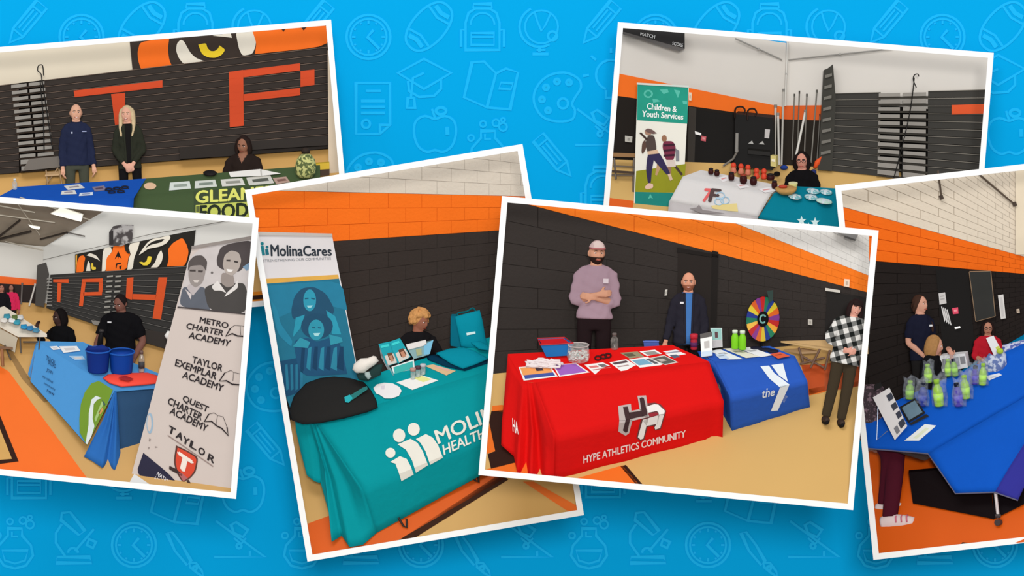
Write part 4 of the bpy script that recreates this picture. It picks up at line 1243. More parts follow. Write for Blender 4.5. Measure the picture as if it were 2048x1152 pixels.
# ---- cafeteria table at right and clutter below it
th = B.thing('cafeteria_table', 'long wood topped cafeteria table behind the plaid woman', 'table', 1640, 740, 1.6)
for (z0, z1, lb) in (((1562, 681), (1662, 700), 0), ((1566, 697), (1612, 704), 1)):
    pass
th.part('table_top', B.box8([(1562, 682, 1.62), (1655, 697, 1.40), (1737, 704, 1.40), (1737, 678, 1.66)], [(1562, 685, 1.62), (1655, 701, 1.40), (1737, 708, 1.40), (1737, 682, 1.66)]), mat((206, 170, 118), 0.5))
th.part('bench', B.box8([(1568, 698, 1.62), (1600, 704, 1.50), (1640, 702, 1.50), (1608, 696, 1.62)], [(1568, 701, 1.62), (1600, 708, 1.5), (1640, 706, 1.5), (1608, 699, 1.62)]), mat((170, 136, 96), 0.5))
for a, b in (((1598, 695, 1.5), (1608, 728, 1.5)), ((1640, 698, 1.42), (1622, 735, 1.45)), ((1600, 728, 1.5), (1650, 715, 1.45)), ((1604, 712, 1.5), (1648, 735, 1.44)), ((1660, 700, 1.4), (1650, 740, 1.42)), ((1720, 705, 1.4), (1722, 750, 1.42))):
    th.part('leg', B.tubepx([a, b], 2.2, 6), mat((120, 92, 76), 0.5))
# ---- people
person(B, 'bearded man in lavender pullover and cap with folded arms behind the red table', 1193, 506, 1.42, 200, (208, 150, 120), (166, 138, 150), (34, 22, 24), roll=2, yaw=6, hyaw=6, hpitch=4,
       arms=dict(l=[(-0.205, -0.02, 1.13), (0.02, -0.20, 1.20), (1, 0.12, 0.12), (0, 1, 0), 1], r=[(0.205, -0.02, 1.12), (-0.03, -0.175, 1.165), (-1, 0.1, 0.15), (0, 1, 0), 1]), build=0.98, beard=(44, 28, 22), cap=((196, 168, 166), (176, 104, 104), (212, 190, 184)), hair_rgb=(40, 28, 24), smile=False, hem=0.95, sleeve='half',
       badge=[(0.09, 1.335, 0.026, 0.024, (216, 200, 206))], q=0.55)
person(B, 'bald smiling man in dark jacket over blue shirt behind the blue table', 1377, 564, 1.55, 166, (226, 158, 128), (40, 38, 48), (30, 24, 24), roll=1, hyaw=0, hpitch=3, hair=None, beard=(150, 90, 66), open_front=(70, 120, 186), hem=0.86, build=0.92,
       badge=[(-0.075, 1.36, 0.022, 0.012, (236, 234, 236))], hair_rgb=(120, 80, 60), arms=dict(l=[(-0.215, 0.03, 1.13), (-0.265, -0.02, 0.88)], r=[(0.205, 0.03, 1.12), (0.205, -0.0, 0.87)]))
person(B, 'smiling dark haired woman in black and white plaid shirt right of the blue table', 1710, 616, 0.90, 146, (224, 160, 140), (120, 120, 120), (62, 52, 38), roll=11, yaw=14, hyaw=4, hpitch=4, hair='bangs', hair_rgb=(40, 26, 26), hem=0.83, build=1.12,
       arms=dict(l=[(-0.29, -0.03, 1.14), (-0.06, -0.21, 1.02), (1, -0.1, -0.1), (0, 1, 0), 1], r=[(0.20, -0.03, 1.13), (0.04, -0.20, 1.03), (-1, -0.1, -0.15), (0, 1, 0), 1]), top_mat=plaid_mat(), shoe=(60, 46, 40))
# ================================================================== right photo: bright blue table, bottles in film bags
B = B6 = Box([(1670, 371), (2110, 321), (2186, 1070), (1747, 1120)], -2.6, 'white framed photo at right edge showing a blue cloth table with bottles')
FL = Plane((1740, 850, 1.9), (2048, 720, 1.9), (1900, 1110, 0.1))
WL = Plane((1700, 860, 1.93), (2200, 640, 1.93), (1700, 380, 1.93))
fl = B.struct('floor', B.slab(FL, [(1690, 875), (2200, 650), (2220, 1090), (1700, 1140)], 0.05), mat((222, 92, 10), 0.4, 0.06, 1.2, 0.35))
fl.part('painted_line', B.slab(FL, [(1915, 1094), (1925, 1082), (1965, 1088), (1990, 1094), (1920, 1100)], 0.003, -0.004), DARK_P)
def vl6(y, x, vp=(2233, 563)): return vp[1] + (y - vp[1]) * (vp[0] - x) / (vp[0] - 1680)
yb, y1, y2 = 880.0, 518.3, 413.6
yT = y2 - (y1 - y2) / 4 * 20
wl = B.block_wall('wall_back', WL, (1660, vl6(yb, 1660)), (2110, vl6(yb, 2110)), (2110, vl6(yT, 2110)), (1660, vl6(yT, 1660)), 38, 12,
                  lambda r: (34, 28, 26) if r < 14 else ((240, 106, 16) if r < 18 else (222, 208, 188)), 0.026, joint=0.88)
wr = B.struct('wall_right', B.slab(const(1.86), [(2031, 320), (2110, 320), (2110, 508), (2031, 508)], 0.03), mat((230, 214, 188), 0.7))
# wall fittings
for lab, a, b in (('short dark rod hanging from the white wall, left of the two', (1876, 340, 1.80), (1883, 394, 1.84)), ('long dark rod slanting across the white wall toward the right corner', (1955, 345, 1.80), (2030, 408, 1.84))):
    th = B.thing('ceiling_rod', lab, 'rod', b[0], b[1], b[2])
    th.part('rod', B.tubepx([a, b], 2.0, 8), mat((90, 76, 64), 0.4))
    th.part('end_cap', B.tubepx([(b[0] - 2, b[1] - 5, b[2]), (b[0] + 1, b[1] + 3, b[2])], 4.2, 8), mat((74, 62, 54), 0.4))
def poster(B, lab, q, rgb, prints=(), name='poster', cat='poster', t=0.012, off=-0.03):
    th = B.single(name, lab, cat, B.slab(WL, q, t, off), mat(rgb, 0.6, 0.04))
    for i, (pp, c) in enumerate(prints): th.part('print', B.slab(WL, pp, 0.002, off - 0.002 - .0008 * i), mat(c, 0.6))
    return th
q = [(1877, 586), (1890, 584), (1893, 606), (1879, 609)]
poster(B, 'white notice above the striped ribbon on the black wall', q, (206, 202, 200), [(lerp_quad(q, .2, .25, .8, .35), (170, 166, 164)), (lerp_quad(q, .2, .5, .8, .6), (170, 166, 164))])
q = [(1881, 612), (1894, 608), (1906, 640), (1890, 652)]
poster(B, 'black and white striped ribbon sign on the black wall', q, (24, 22, 22), [([(1882 + k * 3.6, 613 + k * 2), (1884 + k * 3.6, 612 + k * 2), (1891 + k * 4, 638 + k * 4), (1889 + k * 4, 644 + k * 2)], (214, 212, 210)) for k in range(4)])
q = [(1904, 616), (1916, 614), (1917, 627), (1906, 628)]
poster(B, 'small pink tag right of the striped ribbon sign', q, (226, 76, 104), [(lerp_quad(q, .25, .3, .75, .6), (244, 150, 160))])
th = B.thing('blackboard', 'framed blackboard hanging tilted on the black wall', 'blackboard', 1968, 640, 1.88)
q = [(1939, 543), (1981, 542), (1990, 632), (1952, 642)]
th.part('panel', B.slab(WL, q, 0.03, -0.05), mat((48, 48, 46), 0.7, 0.2, 5))
for a, b in ((0, 1), (1, 2), (2, 3), (3, 0)):
    th.part('frame_rail', tube([B.L(*q[a], WL(*q[a]) - .07), B.L(*q[b], WL(*q[b]) - .07)], 1.6 * B.u, 6), mat((150, 124, 98), 0.6))
q = [(1996, 590), (2007, 588), (2012, 636), (2002, 638)]
poster(B, 'narrow white notice right of the blackboard', q, (216, 212, 208), [(lerp_quad(q, .25, .1, .75, .9), (196, 192, 190))])
fitting(B, 'white switch plate on black wall at far right', WL, [(2033, 618), (2039, 617), (2040, 625), (2034, 626)], (200, 180, 160), 'light_switch', 'switch')
d = B.struct('door_1', B.slab(WL, [(1872, 540), (1936, 538), (1950, 700), (1888, 740)], 0.02, -0.012), mat((20, 17, 16), 0.5))
d.part('handle', B.slab(WL, [(1909, 654), (1920, 652), (1921, 656), (1910, 658)], 0.03, -0.05), STEEL)
# ---- blue table
k_back = [(1712, 838, 1.2), (2090, 668, 1.5)]
k_front = [(1856, 907, 0.62), (2090, 770, 0.9)]
tb = B.thing('folding_table', 'folding table on a castor leg carrying the bright blue cloth', 'table', 1995, 1045, 0.45)
K0 = Plane(k_back[0], k_back[1], k_front[0])
tb.part('table_top', B.box8([(1735, 880, K0(1735, 880) + .04), (1850, 915, 0.66), (2080, 790, K0(2080, 790) + .04), (2080, 700, K0(2080, 700) + .04)], [(1735, 886, K0(1735, 886) + .04), (1850, 921, 0.68), (2080, 796, K0(2080, 790) + .06), (2080, 706, K0(2080, 700) + .06)]), mat((60, 48, 46), 0.6))
tb.part('leg', B.tubepx([(1989, 970, 0.22), (1996, 1034, 0.20)], [3.6, 3.2], 10), mat((206, 196, 196), 0.35, 0.05, 8, 0.5))
tb.part('caster', join(B.tubepx([(1994, 1043, .14), (1999, 1043, .24)], 6.5, 12), B.tubepx([(1990, 1030, .18), (2001, 1030, .18)], 4, 8)), mat((70, 60, 60), 0.4))
tb.part('dark_slab', B.box8([(1818, 945, .95), (1826, 1006, FL(1826, 1006) - .04), (1986, 1036, FL(1986, 1036) - .04), (1980, 930, .6)], [(1818, 940, 1.05), (1826, 1000, FL(1826, 1006) + .06), (1986, 1030, FL(1986, 1036) + .06), (1980, 926, .7)]), mat((20, 12, 14), 0.6))  # near-black slab filling the dark shape under the table
tb.part('dark_slab', B.box8([(1984, 930, .6), (1986, 1037, FL(1986, 1036) - .04), (2090, 986, FL(2090, 986) - .04), (2090, 880, .9)], [(1984, 926, .7), (1986, 1032, FL(1986, 1036) + .06), (2090, 982, FL(2090, 986) + .06), (2090, 876, 1.0)]), mat((18, 10, 14), 0.6))  # second near-black slab, carrying the dark shape on to the right
kb = cloth((12, 88, 196))
kc = B.thing('tablecloth', 'bright blue plastic tablecloth with hanging corner on the bottle table', 'tablecloth', 1930, 990, 0.5)
kc.part('table_cover', B.sheet([k_back, [(1735, 893, 0.90) if False else (1735, 896, K0(1735, 896)), (1856, 907, K0(1856, 907))]] if False else [[(1712, 838, 1.2), (1900, 753, 1.34), (2090, 668, 1.5)], [(1725, 868, K0(1725, 868)), (1880, 828, K0(1880, 828)), (2090, 716, K0(2090, 716))], [(1728, 896, K0(1728, 896)), (1856, 907, 0.62), (2090, 770, K0(2090, 770))]], (4, 6)), kb, None, True)
kc.part('front_drape', B.sheet([[(1856, 907, 0.62), (1960, 846, 0.74), (2090, 770, K0(2090, 770))], [(1874, 932, 0.50), (1975, 915, 0.40), (2075, 850, 0.60)], [(1911, 986, 0.30), (1989, 983, 0.14), (2048, 886, 0.40)]], (4, 6), 0.01), kb, None, True)
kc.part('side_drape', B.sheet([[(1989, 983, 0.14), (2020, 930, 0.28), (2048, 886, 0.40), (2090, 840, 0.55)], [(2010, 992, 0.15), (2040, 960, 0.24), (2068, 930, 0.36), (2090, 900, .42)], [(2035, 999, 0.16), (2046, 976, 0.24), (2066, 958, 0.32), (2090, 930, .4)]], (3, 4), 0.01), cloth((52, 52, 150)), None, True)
kc.part('hem_trim', B.tubepx([(1728, 896, K0(1728, 896) - .02), (1856, 907, 0.60), (1874, 932, 0.50), (1911, 986, 0.28), (1989, 983, 0.12), (2035, 999, 0.14)], 1.4, 6), mat((96, 96, 120), 0.5))
# sign on easel, tablet, slip, bottles
KT = K0
w = KT(1795, 880) - .04
th = B.thing('display_board', 'white display board with dark photo squares on a wire easel', 'sign', 1795, 882, w)
DP = Plane((1746, 795, w + .14), (1779, 775, w + .14), (1790, 880, w))
dq = [(1746, 795), (1779, 775), (1815, 852), (1790, 880)]
th.part('board', B.slab(DP, dq, 0.02, 0), mat((222, 218, 218), 0.6, 0.02))
for k, (a, b, c, d_) in enumerate(((.66, .12, .98, .27), (.66, .36, .98, .50), (.70, .58, .98, .72), (.60, .78, .98, .93), (.25, .80, .5, .95))):
    th.part('photo_print', B.slab(DP, lerp_quad(dq, a, b, c, d_), 0.002, -0.004), mat((54, 58, 72) if k < 4 else (120, 120, 126), 0.5))
th.part('clip', B.box8([(1750, 782, w + .08), (1764, 774, w + .08), (1762, 764, w + .08), (1748, 770, w + .08)], [(1750, 782, w + .16), (1764, 774, w + .16), (1762, 764, w + .16), (1748, 770, w + .16)]), BLACK)
th.part('easel_leg', B.tubepx([(1757, 790, w + .16), (1754, 880, w + .1), (1775, 862, w + .06)], 0.9, 6), mat((150, 160, 180), 0.3, metal=.6))
w = KT(1830, 842) - .03
th = B.thing('tablet', 'black tablet computer propped up beside the display board', 'tablet', 1828, 845, w)
TP = Plane((1800, 812, w + .08), (1832, 796, w + .08), (1816, 845, w))
tq = [(1799, 814), (1831, 796), (1851, 826), (1817, 846)]
th.part('case', B.slab(TP, tq, 0.03, 0), mat((26, 26, 28), 0.4))
sc = th.part('screen', B.slab(TP, lerp_quad(tq, .1, .1, .9, .88), 0.003, -0.005), mat((100, 126, 142), 0.15, 0.3, 9, 0.5))
th.part('stand', B.slab(KT, [(1817, 848), (1853, 828), (1858, 832), (1824, 850)], 0.02, -0.02), mat((40, 40, 42), 0.5))
paper(B, KT, [(1809, 881), (1850, 848), (1873, 851), (1838, 881)], 'white paper slip with pale green mark on the bright blue table', (236, 240, 240), [([(1826, 876), (1852, 855), (1858, 857), (1834, 877)], (226, 232, 206))], 'paper_slip')
paper(B, KT, [(1972, 752), (1998, 746), (2004, 750), (1978, 761)], 'white paper at the far end of the bright blue table', (222, 224, 232), [([(1980, 754), (1994, 750), (1996, 752), (1982, 757)], (190, 194, 210))], 'paper_slip')
GR = [(142, 190, 80), (52, 66, 150), (160, 206, 70), (110, 120, 60), (84, 72, 170)]
specs = [(1896, 752, 6.5, 40, 2, 'green bottle in film bag, hindmost beside the white carton'), (1911, 752, 6.5, 42, 0, 'green bottle with black cap in film bag, behind the purple bottle'), (1857, 765, 8, 44, 2, 'green bottle in film bag, second row behind the bright green one'), (1949, 768, 8, 44, 4, 'purple bottle in film bag nearest the lime bottle at right'),
         (1965, 770, 7.5, 52, 2, 'lime bottle in film bag at the right end of the row'), (1819, 798, 8.5, 44, 0, 'green bottle in film bag at the left end of the row'), (1844, 812, 9, 56, 1, 'dark blue bottle in film bag, second from left'), (1932, 797, 9, 56, 2, 'tall lime bottle in film bag right of the purple one'),
         (1879, 812, 10, 64, 2, 'tallest bright green bottle in film bag at the front of the row'), (1918, 812, 9, 56, 4, 'purple bottle in film bag at the front right of the row')]
film = glass_mat((206, 214, 226), 0.13, 0.12)
for x, y, r, h, c, lb in specs:
    w = KT(x, y) - .05
    th = bottle(B, x, y, w, r, h * .86, lb, mat(GR[c], 0.35, 0.08, 7, 0.4), mat((150, 196, 60) if c in (0, 2) and x != 1911 else (26, 30, 50), 0.4), 0.42, 'bagged bottles on the bright blue table', 12, random.uniform(-8, 4), band=mat(tuple(min(255, int(v * 1.2)) for v in GR[c]), 0.4))
    o = [(x - r * 1.5, y + 1), (x - r * 1.7, y - h * .4), (x - r * 1.3, y - h * .8), (x - r * 1.5, y - h * 1.05), (x - r * .5, y - h * .95), (x + r * .4, y - h * 1.12), (x + r * 1.5, y - h), (x + r * 1.4, y - h * .6), (x + r * 1.8, y - h * .25), (x + r * 1.6, y + 1)]
    th.part('film_bag', B.pillow(o, const(w - .02), r * B.u * .9, 0.02, 3), film, None, True)
w = KT(1905, 735)
th = B.thing('carton', 'white printed carton behind the bagged bottles', 'box', 1908, 740, w + .05)
q = [(1880, 712), (1930, 706), (1936, 735), (1880, 745)]
th.part('body', B.box8([(1880, 745, w), (1936, 735, w), (1930, 707, w), (1880, 712, w)], [(1885, 740, w + .14), (1940, 730, w + .14), (1936, 702, w + .14), (1886, 707, w + .14)]), mat((214, 214, 216), 0.6))
for k in range(4): th.part('print', B.slab(const(w), lerp_quad(q, .08 + .23 * k, .2, .26 + .23 * k, .8 - .1 * (k % 2)), 0.003, -0.004), mat((128, 128, 132), 0.6))
# patterned table at the far right
th = B.thing('tablecloth', 'pale blue patterned cloth on the table at far right', 'tablecloth', 2040, 730, 1.5)
th.part('cloth', B.sheet([[(2005, 690, 1.62), (2060, 676, 1.66), (2100, 668, 1.7)], [(2003, 720, 1.44), (2050, 700, 1.5), (2100, 690, 1.52)], [(2006, 735, 1.46), (2050, 728, 1.5), (2100, 715, 1.5)]], (3, 4), 0.02), spot_mat((206, 212, 236), (84, 100, 176), 26, 0.5), None, True)
bb = B.thing('film_wrapped_bundle', 'clump of clear film bags between the row of bottles and the patterned cloth', 'bag', 1992, 742, 1.32)
bb.part('film', B.pillow([(1970, 745), (1968, 720), (1978, 706), (1990, 712), (2000, 698), (2012, 706), (2014, 728), (2006, 742), (1992, 748)], const(1.30), 0.05, 0.04, 4), spot_mat((196, 204, 222), (96, 116, 170), 22, 0.5), None, True)
bb.part('tag', B.pillow(ell(2000, 702, 7, 6, 12), const(1.22), 0.02, 0.02, 3), mat((176, 200, 60), 0.5), None, True)
# people
person(B, 'standing woman with brown ponytail in navy t-shirt behind the bottle table', 1840, 609, 1.62, 158, (206, 150, 126), (24, 26, 44), roll=-3, yaw=42, hyaw=10, hair='ponytail', hair_rgb=(62, 40, 30), sleeve='short', smile=False, hem=0.9, build=0.95,
       arms=dict(l=[(-0.205, 0.02, 1.14), (-0.10, -0.14, 0.96), (.6, -.4, -.5)], r=[(0.205, 0.02, 1.14), (0.2, -0.12, 0.94)]), badge=[(0.06, 1.34, 0.018, 0.012, (226, 226, 230))])
person(B, 'seated woman with short blond hair in black turned away to the right', 1866, 690, 1.46, 164, (206, 148, 126), (18, 17, 20), sit=True, yaw=62, hyaw=30, hpitch=12, hair='bob', hair_rgb=(168, 122, 72), smile=False,
       arms=dict(l=[(-0.21, 0.0, 1.14), (-0.16, -0.2, 1.04)], r=[(0.20, -0.14, 1.20), (0.06, -0.24, 1.46), (-.1, .3, 1), (-1, 0, 0)]))
person(B, 'seated dark haired woman with glasses in red shirt behind the far table', 1976, 656, 1.62, 122, (176, 120, 96), (176, 24, 40), sit=True, yaw=10, hyaw=-6, hpitch=6, hair='bob', hair_rgb=(34, 22, 20), glasses=True, smile=False, sleeve='half',
       arms=dict(l=[(-0.22, -0.04, 1.14), (-0.12, -0.24, 1.08)], r=[(0.22, -0.04, 1.14), (0.10, -0.26, 1.12)]))
q = [(1972, 676), (1987, 671), (2005, 704), (1990, 716)]
paper(B, const(1.40), q, 'white leaflet held up by the woman in the red shirt', (226, 226, 228), [(lerp_quad(q, .55, .6, .95, .95), (196, 206, 90))], 'leaflet', off=0)
person(B, 'person in dark patterned top and maroon trousers seated at the left edge, white sneaker showing', 1712, 752, 1.22, 196, (150, 100, 84), (60, 44, 52), (74, 18, 34), sit=True, hair='short', hair_rgb=(24, 18, 18), smile=False, build=1.0, hem=0.95, roll=-20, shoe_dir=(0.95, -0.35, -0.28), shoe_k=1.6, leg_k=1.4,
       legs=[[(0.02, 0.0, 0.90), (0.04, -0.2, 0.70), (-0.17, -0.26, 0.27)], [(0.08, 0.0, 0.90), (0.10, -0.22, 0.70), (-0.17, -0.50, 0.13)]], top_mat=spot_mat((52, 36, 44), (120, 96, 106), 30, 0.55), shoe=(226, 206, 204),
       arms=dict(l=[(-0.18, 0.02, 1.14), (-0.12, -0.06, 0.92)], r=[(0.19, 0.02, 1.14), (0.20, -0.06, 0.92)]))
# ================================================================== centre photo: teal table, banner, seated woman
B = B2 = Box([(490, 380), (1045, 288), (1168, 1030), (615, 1123)], -2.6, 'white framed photo in the centre showing a teal table with tote bags')
FL = Plane((560, 840, 1.9), (1000, 685, 1.9), (880, 1100, 0.1))
WL = Plane((520, 860, 1.93), (1060, 664, 1.93), (520, 380, 1.93))
fl = B.struct('floor', B.slab(FL, [(520, 862), (1100, 655), (1200, 1040), (600, 1140)], 0.05), mat((214, 168, 100), 0.45, 0.05, 1.2, 0.3))
OR2 = mat((226, 96, 26), 0.5, 0.05, 3, 0.25)
for pts, c in (([(612, 1048), (660, 1030), (760, 1040), (990, 930), (1010, 955), (790, 1082), (690, 1110), (600, 1130)], OR2), ([(783, 1088), (990, 953), (1006, 950), (1016, 958), (800, 1092)], mat((60, 32, 18), 0.5)),
               ([(1045, 962), (1066, 962), (1160, 1014), (1160, 1028), (1130, 1018)], mat((240, 118, 48), 0.5))):
    fl.part('painted_line', B.slab(FL, pts, 0.003, -0.004), c)
# base line and top from the vanishing point of the wall courses
def vline(y520, x, vp=(1789, 408)): return vp[1] + (y520 - vp[1]) * (vp[0] - x) / (vp[0] - 520)
yb, y1, y2 = 864.0, 492.7, 380.3
yT = y2 - (y1 - y2) / 3 * 7
wl = B.block_wall('wall_back', WL, (500, vline(yb, 500)), (1080, vline(yb, 1080)), (1080, vline(yT, 1080)), (500, vline(yT, 500)), 20, 9,
                  lambda r: (54, 46, 42) if r < 10 else ((244, 112, 22) if r < 13 else (214, 202, 186)), 0.014, joint=0.92)
# ---- table
m_back = [(588, 800, 1.02), (1000, 668, 1.30)]
m_front = [(634, 845, 0.66), (1004, 733, 0.92)]
m_crease = [(726, 976, 0.06), (1004, 862, 0.5)]
m_hem = [(754, 1064, 0.46), (1004, 926, 0.7)]
TOP2 = Plane(m_back[0], m_back[1], m_front[0])
m_front[1] = m_front[1][:2] + (TOP2(*m_front[1][:2]),)
UP2 = Plane(m_front[0], m_front[1], m_crease[0]); m_crease[1] = m_crease[1][:2] + (UP2(*m_crease[1][:2]),)
LO2 = Plane(m_crease[0], m_crease[1], m_hem[0]); m_hem[1] = m_hem[1][:2] + (LO2(*m_hem[1][:2]),)
tb = B.thing('folding_table', 'folding table carrying the teal cloth, two dark feet showing below the hem', 'table', 850, 1020, 0.6)
table_frame(B, tb, m_back, m_front, 0, 90)
for x, y in ((803, 1048), (946, 958)):
    w = FL(x, y) - 0.05
    tb.part('foot', B.tubepx([(x - 6, y - 14, w), (x + 4, y + 2, w - .02), (x + 11, y + 6, w - .03), (x + 10, y - 12, w)], 2.2, 6), mat((50, 40, 36), 0.4))
teal = cloth((0, 150, 158))
tc = B.thing('tablecloth', 'teal tablecloth with white family logo and lettering, folds at left corner', 'tablecloth', 850, 1030, 0.6)
tc.part('table_cover', B.sheet([m_back, m_front], (2, 6)), teal)
tc.part('front_panel', B.sheet([m_front, m_crease, m_hem], (6, 24), 0.012, lambda i, j: 0.004 * math.sin(j * 15) * i), teal, None, True)
cols = [((588, 800, 1.02), (592, 860, 1.0), (602, 905, 0.98)), ((596, 815, 0.96), (605, 880, 0.90), (614, 950, 0.86)), ((606, 824, 0.88), (624, 900, 0.82), (630, 962, 0.78)), ((614, 830, 0.86), (636, 905, 0.84), (642, 966, 0.80)),
        ((620, 836, 0.78), (646, 920, 0.66), (660, 1030, 0.56)), ((624, 840, 0.76), (650, 940, 0.62), (664, 1082, 0.40)), ((627, 842, 0.76), (660, 955, 0.68), (684, 1070, 0.52)), ((630, 844, 0.70), (674, 965, 0.50), (700, 1092, 0.30)),
        ((632, 845, 0.70), (696, 972, 0.50), (726, 1088, 0.36)), ((634, 845, 0.66), (726, 976, 0.06), (754, 1064, 0.46))]
tc.part('side_panel', B.sheet([[c[i] for c in cols] for i in range(3)], (6, 4)), teal, None, True)
tsf = [(UP2, [m_front[0][:2], m_front[1][:2], m_crease[1][:2], m_crease[0][:2]]), (LO2, [m_crease[0][:2], m_crease[1][:2], m_hem[1][:2], m_hem[0][:2]])]
f7 = lambda pts: zz(560, 780, 3.292, pts)
lw = mat((236, 232, 220), 0.7)
for q in (ell(785, 297, 40, 44, 18), ell(880, 256, 40, 42, 18), ell(728, 410, 33, 33, 16)):
    tc.part('logo_print', B.prints(tsf, f7(q), -0.012), lw)
for q in ([(725, 470), (790, 432), (835, 450), (862, 500), (880, 552), (800, 595), (780, 530), (760, 480)], [(775, 355), (860, 318), (905, 345), (940, 400), (975, 490), (895, 540), (870, 460), (830, 390)], [(895, 320), (960, 287), (1005, 310), (1040, 360), (1072, 442), (988, 488), (958, 400), (925, 345)]):
    tc.part('logo_print', B.prints(tsf, f7(q), -0.012), lw)
tc.part('lettering', B.text(tsf, 'MOLINA', (868, 861), (1014, 796), (1023, 822), (877, 887), 0.02, 0, -0.014), lw)
tc.part('lettering', B.text(tsf, 'HEALTHCARE', (883, 890), (1026, 829), (1031, 847), (888, 909), 0.02, 0.1, -0.014), lw)
# ---- banner
BW = 1.36
BP = const(BW)
def smooth(pts):
    """round a printed outline where its corners are wide"""
    n = len(pts)
    if n < 5 or n > 12: return pts
    out = []
    for i in range(n):
        p0, p1, p2 = Vector(pts[i - 1]), Vector(pts[i]), Vector(pts[(i + 1) % n])
        e1, e2 = (p1 - p0), (p2 - p1)
        if e1.length < 1e-6 or e2.length < 1e-6 or e1.normalized().dot(e2.normalized()) < -0.1:
            out.append(pts[i]); continue
        a = p1 - e1 * 0.3; b = p1 + e2 * 0.3
        for t in (0, 0.33, 0.67, 1):
            q = a * (1 - t) ** 2 + p1 * 2 * t * (1 - t) + b * t * t
            out.append((q.x, q.y))
    return out
bt = B.thing('banner_stand', 'tall roll up banner with white header and teal picture of woman and child', 'banner', 640, 930, BW)
bq = [(505, 467), (664, 471), (740, 870), (602, 880)]
bt.part('panel', B.slab(BP, bq, 0.03, 0), mat((228, 222, 222), 0.6, 0.02))
bt.part('top_rail', B.slab(BP, [(500, 463), (664, 467), (665, 473), (500, 470)], 0.04, -0.02), mat((190, 180, 172), 0.4))
bt.part('base', B.box8([(650, 906, BW - .1), (745, 880, BW - .1), (745, 866, BW - .1), (650, 892, BW - .1)], [(650, 906, BW + .1), (745, 880, BW + .1), (745, 866, BW + .1), (650, 892, BW + .1)]), STEEL)
def pr(pts, c, k, t=bt, pl=BP, nm='print', sm=True): t.part(nm, B.slab(pl, smooth(pts) if sm else pts, 0.0015, -0.003 - 0.0012 * k), mat(c, 0.6, 0.1, 9))
pr([(505, 559), (676, 549), (678, 557), (505, 569)], (226, 172, 76), 0)
pr([(505, 569), (678, 557), (738, 862), (602, 878), (560, 760)], (22, 112, 140), 0, sm=False)
f5 = lambda pts: zz(500, 450, 3.29, pts)
pr(f5([(110, 400), (600, 360), (640, 560), (480, 520), (300, 560), (160, 620)]), (28, 124, 156), 1)
pr(f5([(270, 560), (290, 470), (340, 415), (420, 405), (500, 450), (560, 560), (520, 620), (280, 625)]), (26, 78, 108), 2)      # hair of the woman
pr(f5(ell(392, 495, 42, 72, 20)), (40, 150, 176), 3)
pr(f5([(360, 480), (384, 478), (384, 486), (360, 488)]), (22, 84, 110), 4); pr(f5([(402, 478), (426, 482), (426, 490), (402, 486)]), (22, 84, 110), 4)
pr(f5([(372, 530), (412, 528), (400, 545), (382, 545)]), (160, 214, 220), 4)
pr(f5([(280, 740), (300, 610), (360, 590), (330, 680)]), (36, 150, 176), 3)
pr(f5([(500, 560), (560, 600), (600, 720), (540, 720)]), (36, 150, 176), 3)
pr(f5([(130, 480), (180, 560), (200, 650), (280, 760), (270, 800), (180, 720)]), (30, 132, 164), 2)
pr(f5(ell(440, 665, 105, 85, 22)), (24, 74, 104), 4)
pr(f5(ell(435, 690, 52, 68, 20)), (40, 148, 172), 5)
pr(f5([(408, 672), (428, 672), (428, 680), (408, 680)]), (22, 84, 110), 6); pr(f5([(446, 672), (466, 674), (466, 682), (446, 680)]), (22, 84, 110), 6)
pr(f5([(415, 712), (462, 710), (448, 730), (425, 730)]), (170, 220, 224), 6)
pr(f5([(280, 760), (380, 740), (440, 770), (560, 730), (600, 800), (640, 980), (330, 1000)]), (20, 80, 118), 3)
pr(f5([(330, 740), (395, 770), (380, 810), (280, 800)]), (44, 148, 170), 5); pr(f5([(520, 720), (600, 740), (610, 770), (530, 790)]), (44, 148, 170), 5)
for i in range(7): pr(f5([(340 + i * 42, 800 + 12 * (i % 2)), (362 + i * 42, 800), (352 + i * 44, 960), (330 + i * 40, 940)]), (36, 132, 160) if i % 2 else (14, 62, 96), 4)
pr(f5([(180, 900), (330, 870), (330, 1100), (210, 1140)]), (16, 74, 110), 2)
for i in range(4): pr(f5([(230 + i * 34, 920), (246 + i * 34, 915), (256 + i * 30, 1080), (238 + i * 30, 1090)]), (30, 118, 150), 3)
bt.part('lettering', B.text(BP, 'MolinaCares', (541, 489), (662, 493), (663, 511), (542, 512), 0.03, 0, -0.006), mat((44, 52, 62), 0.6))
bt.part('small_lettering', B.text(BP, 'STRENGTHENING OUR COMMUNITIES', (526, 519), (662, 514), (662, 519), (526, 524), 0, 0, -0.006), mat((120, 124, 130), 0.6))
for q in (ell(524, 487, 3.5, 3.5, 10), [(519, 492), (527, 491), (530, 510), (521, 511)]): pr(q, (20, 128, 140), 1)
for q in (ell(534, 494, 3, 3, 10), [(530, 498), (536, 498), (538, 509), (531, 510)]): pr(q, (20, 108, 124), 2)
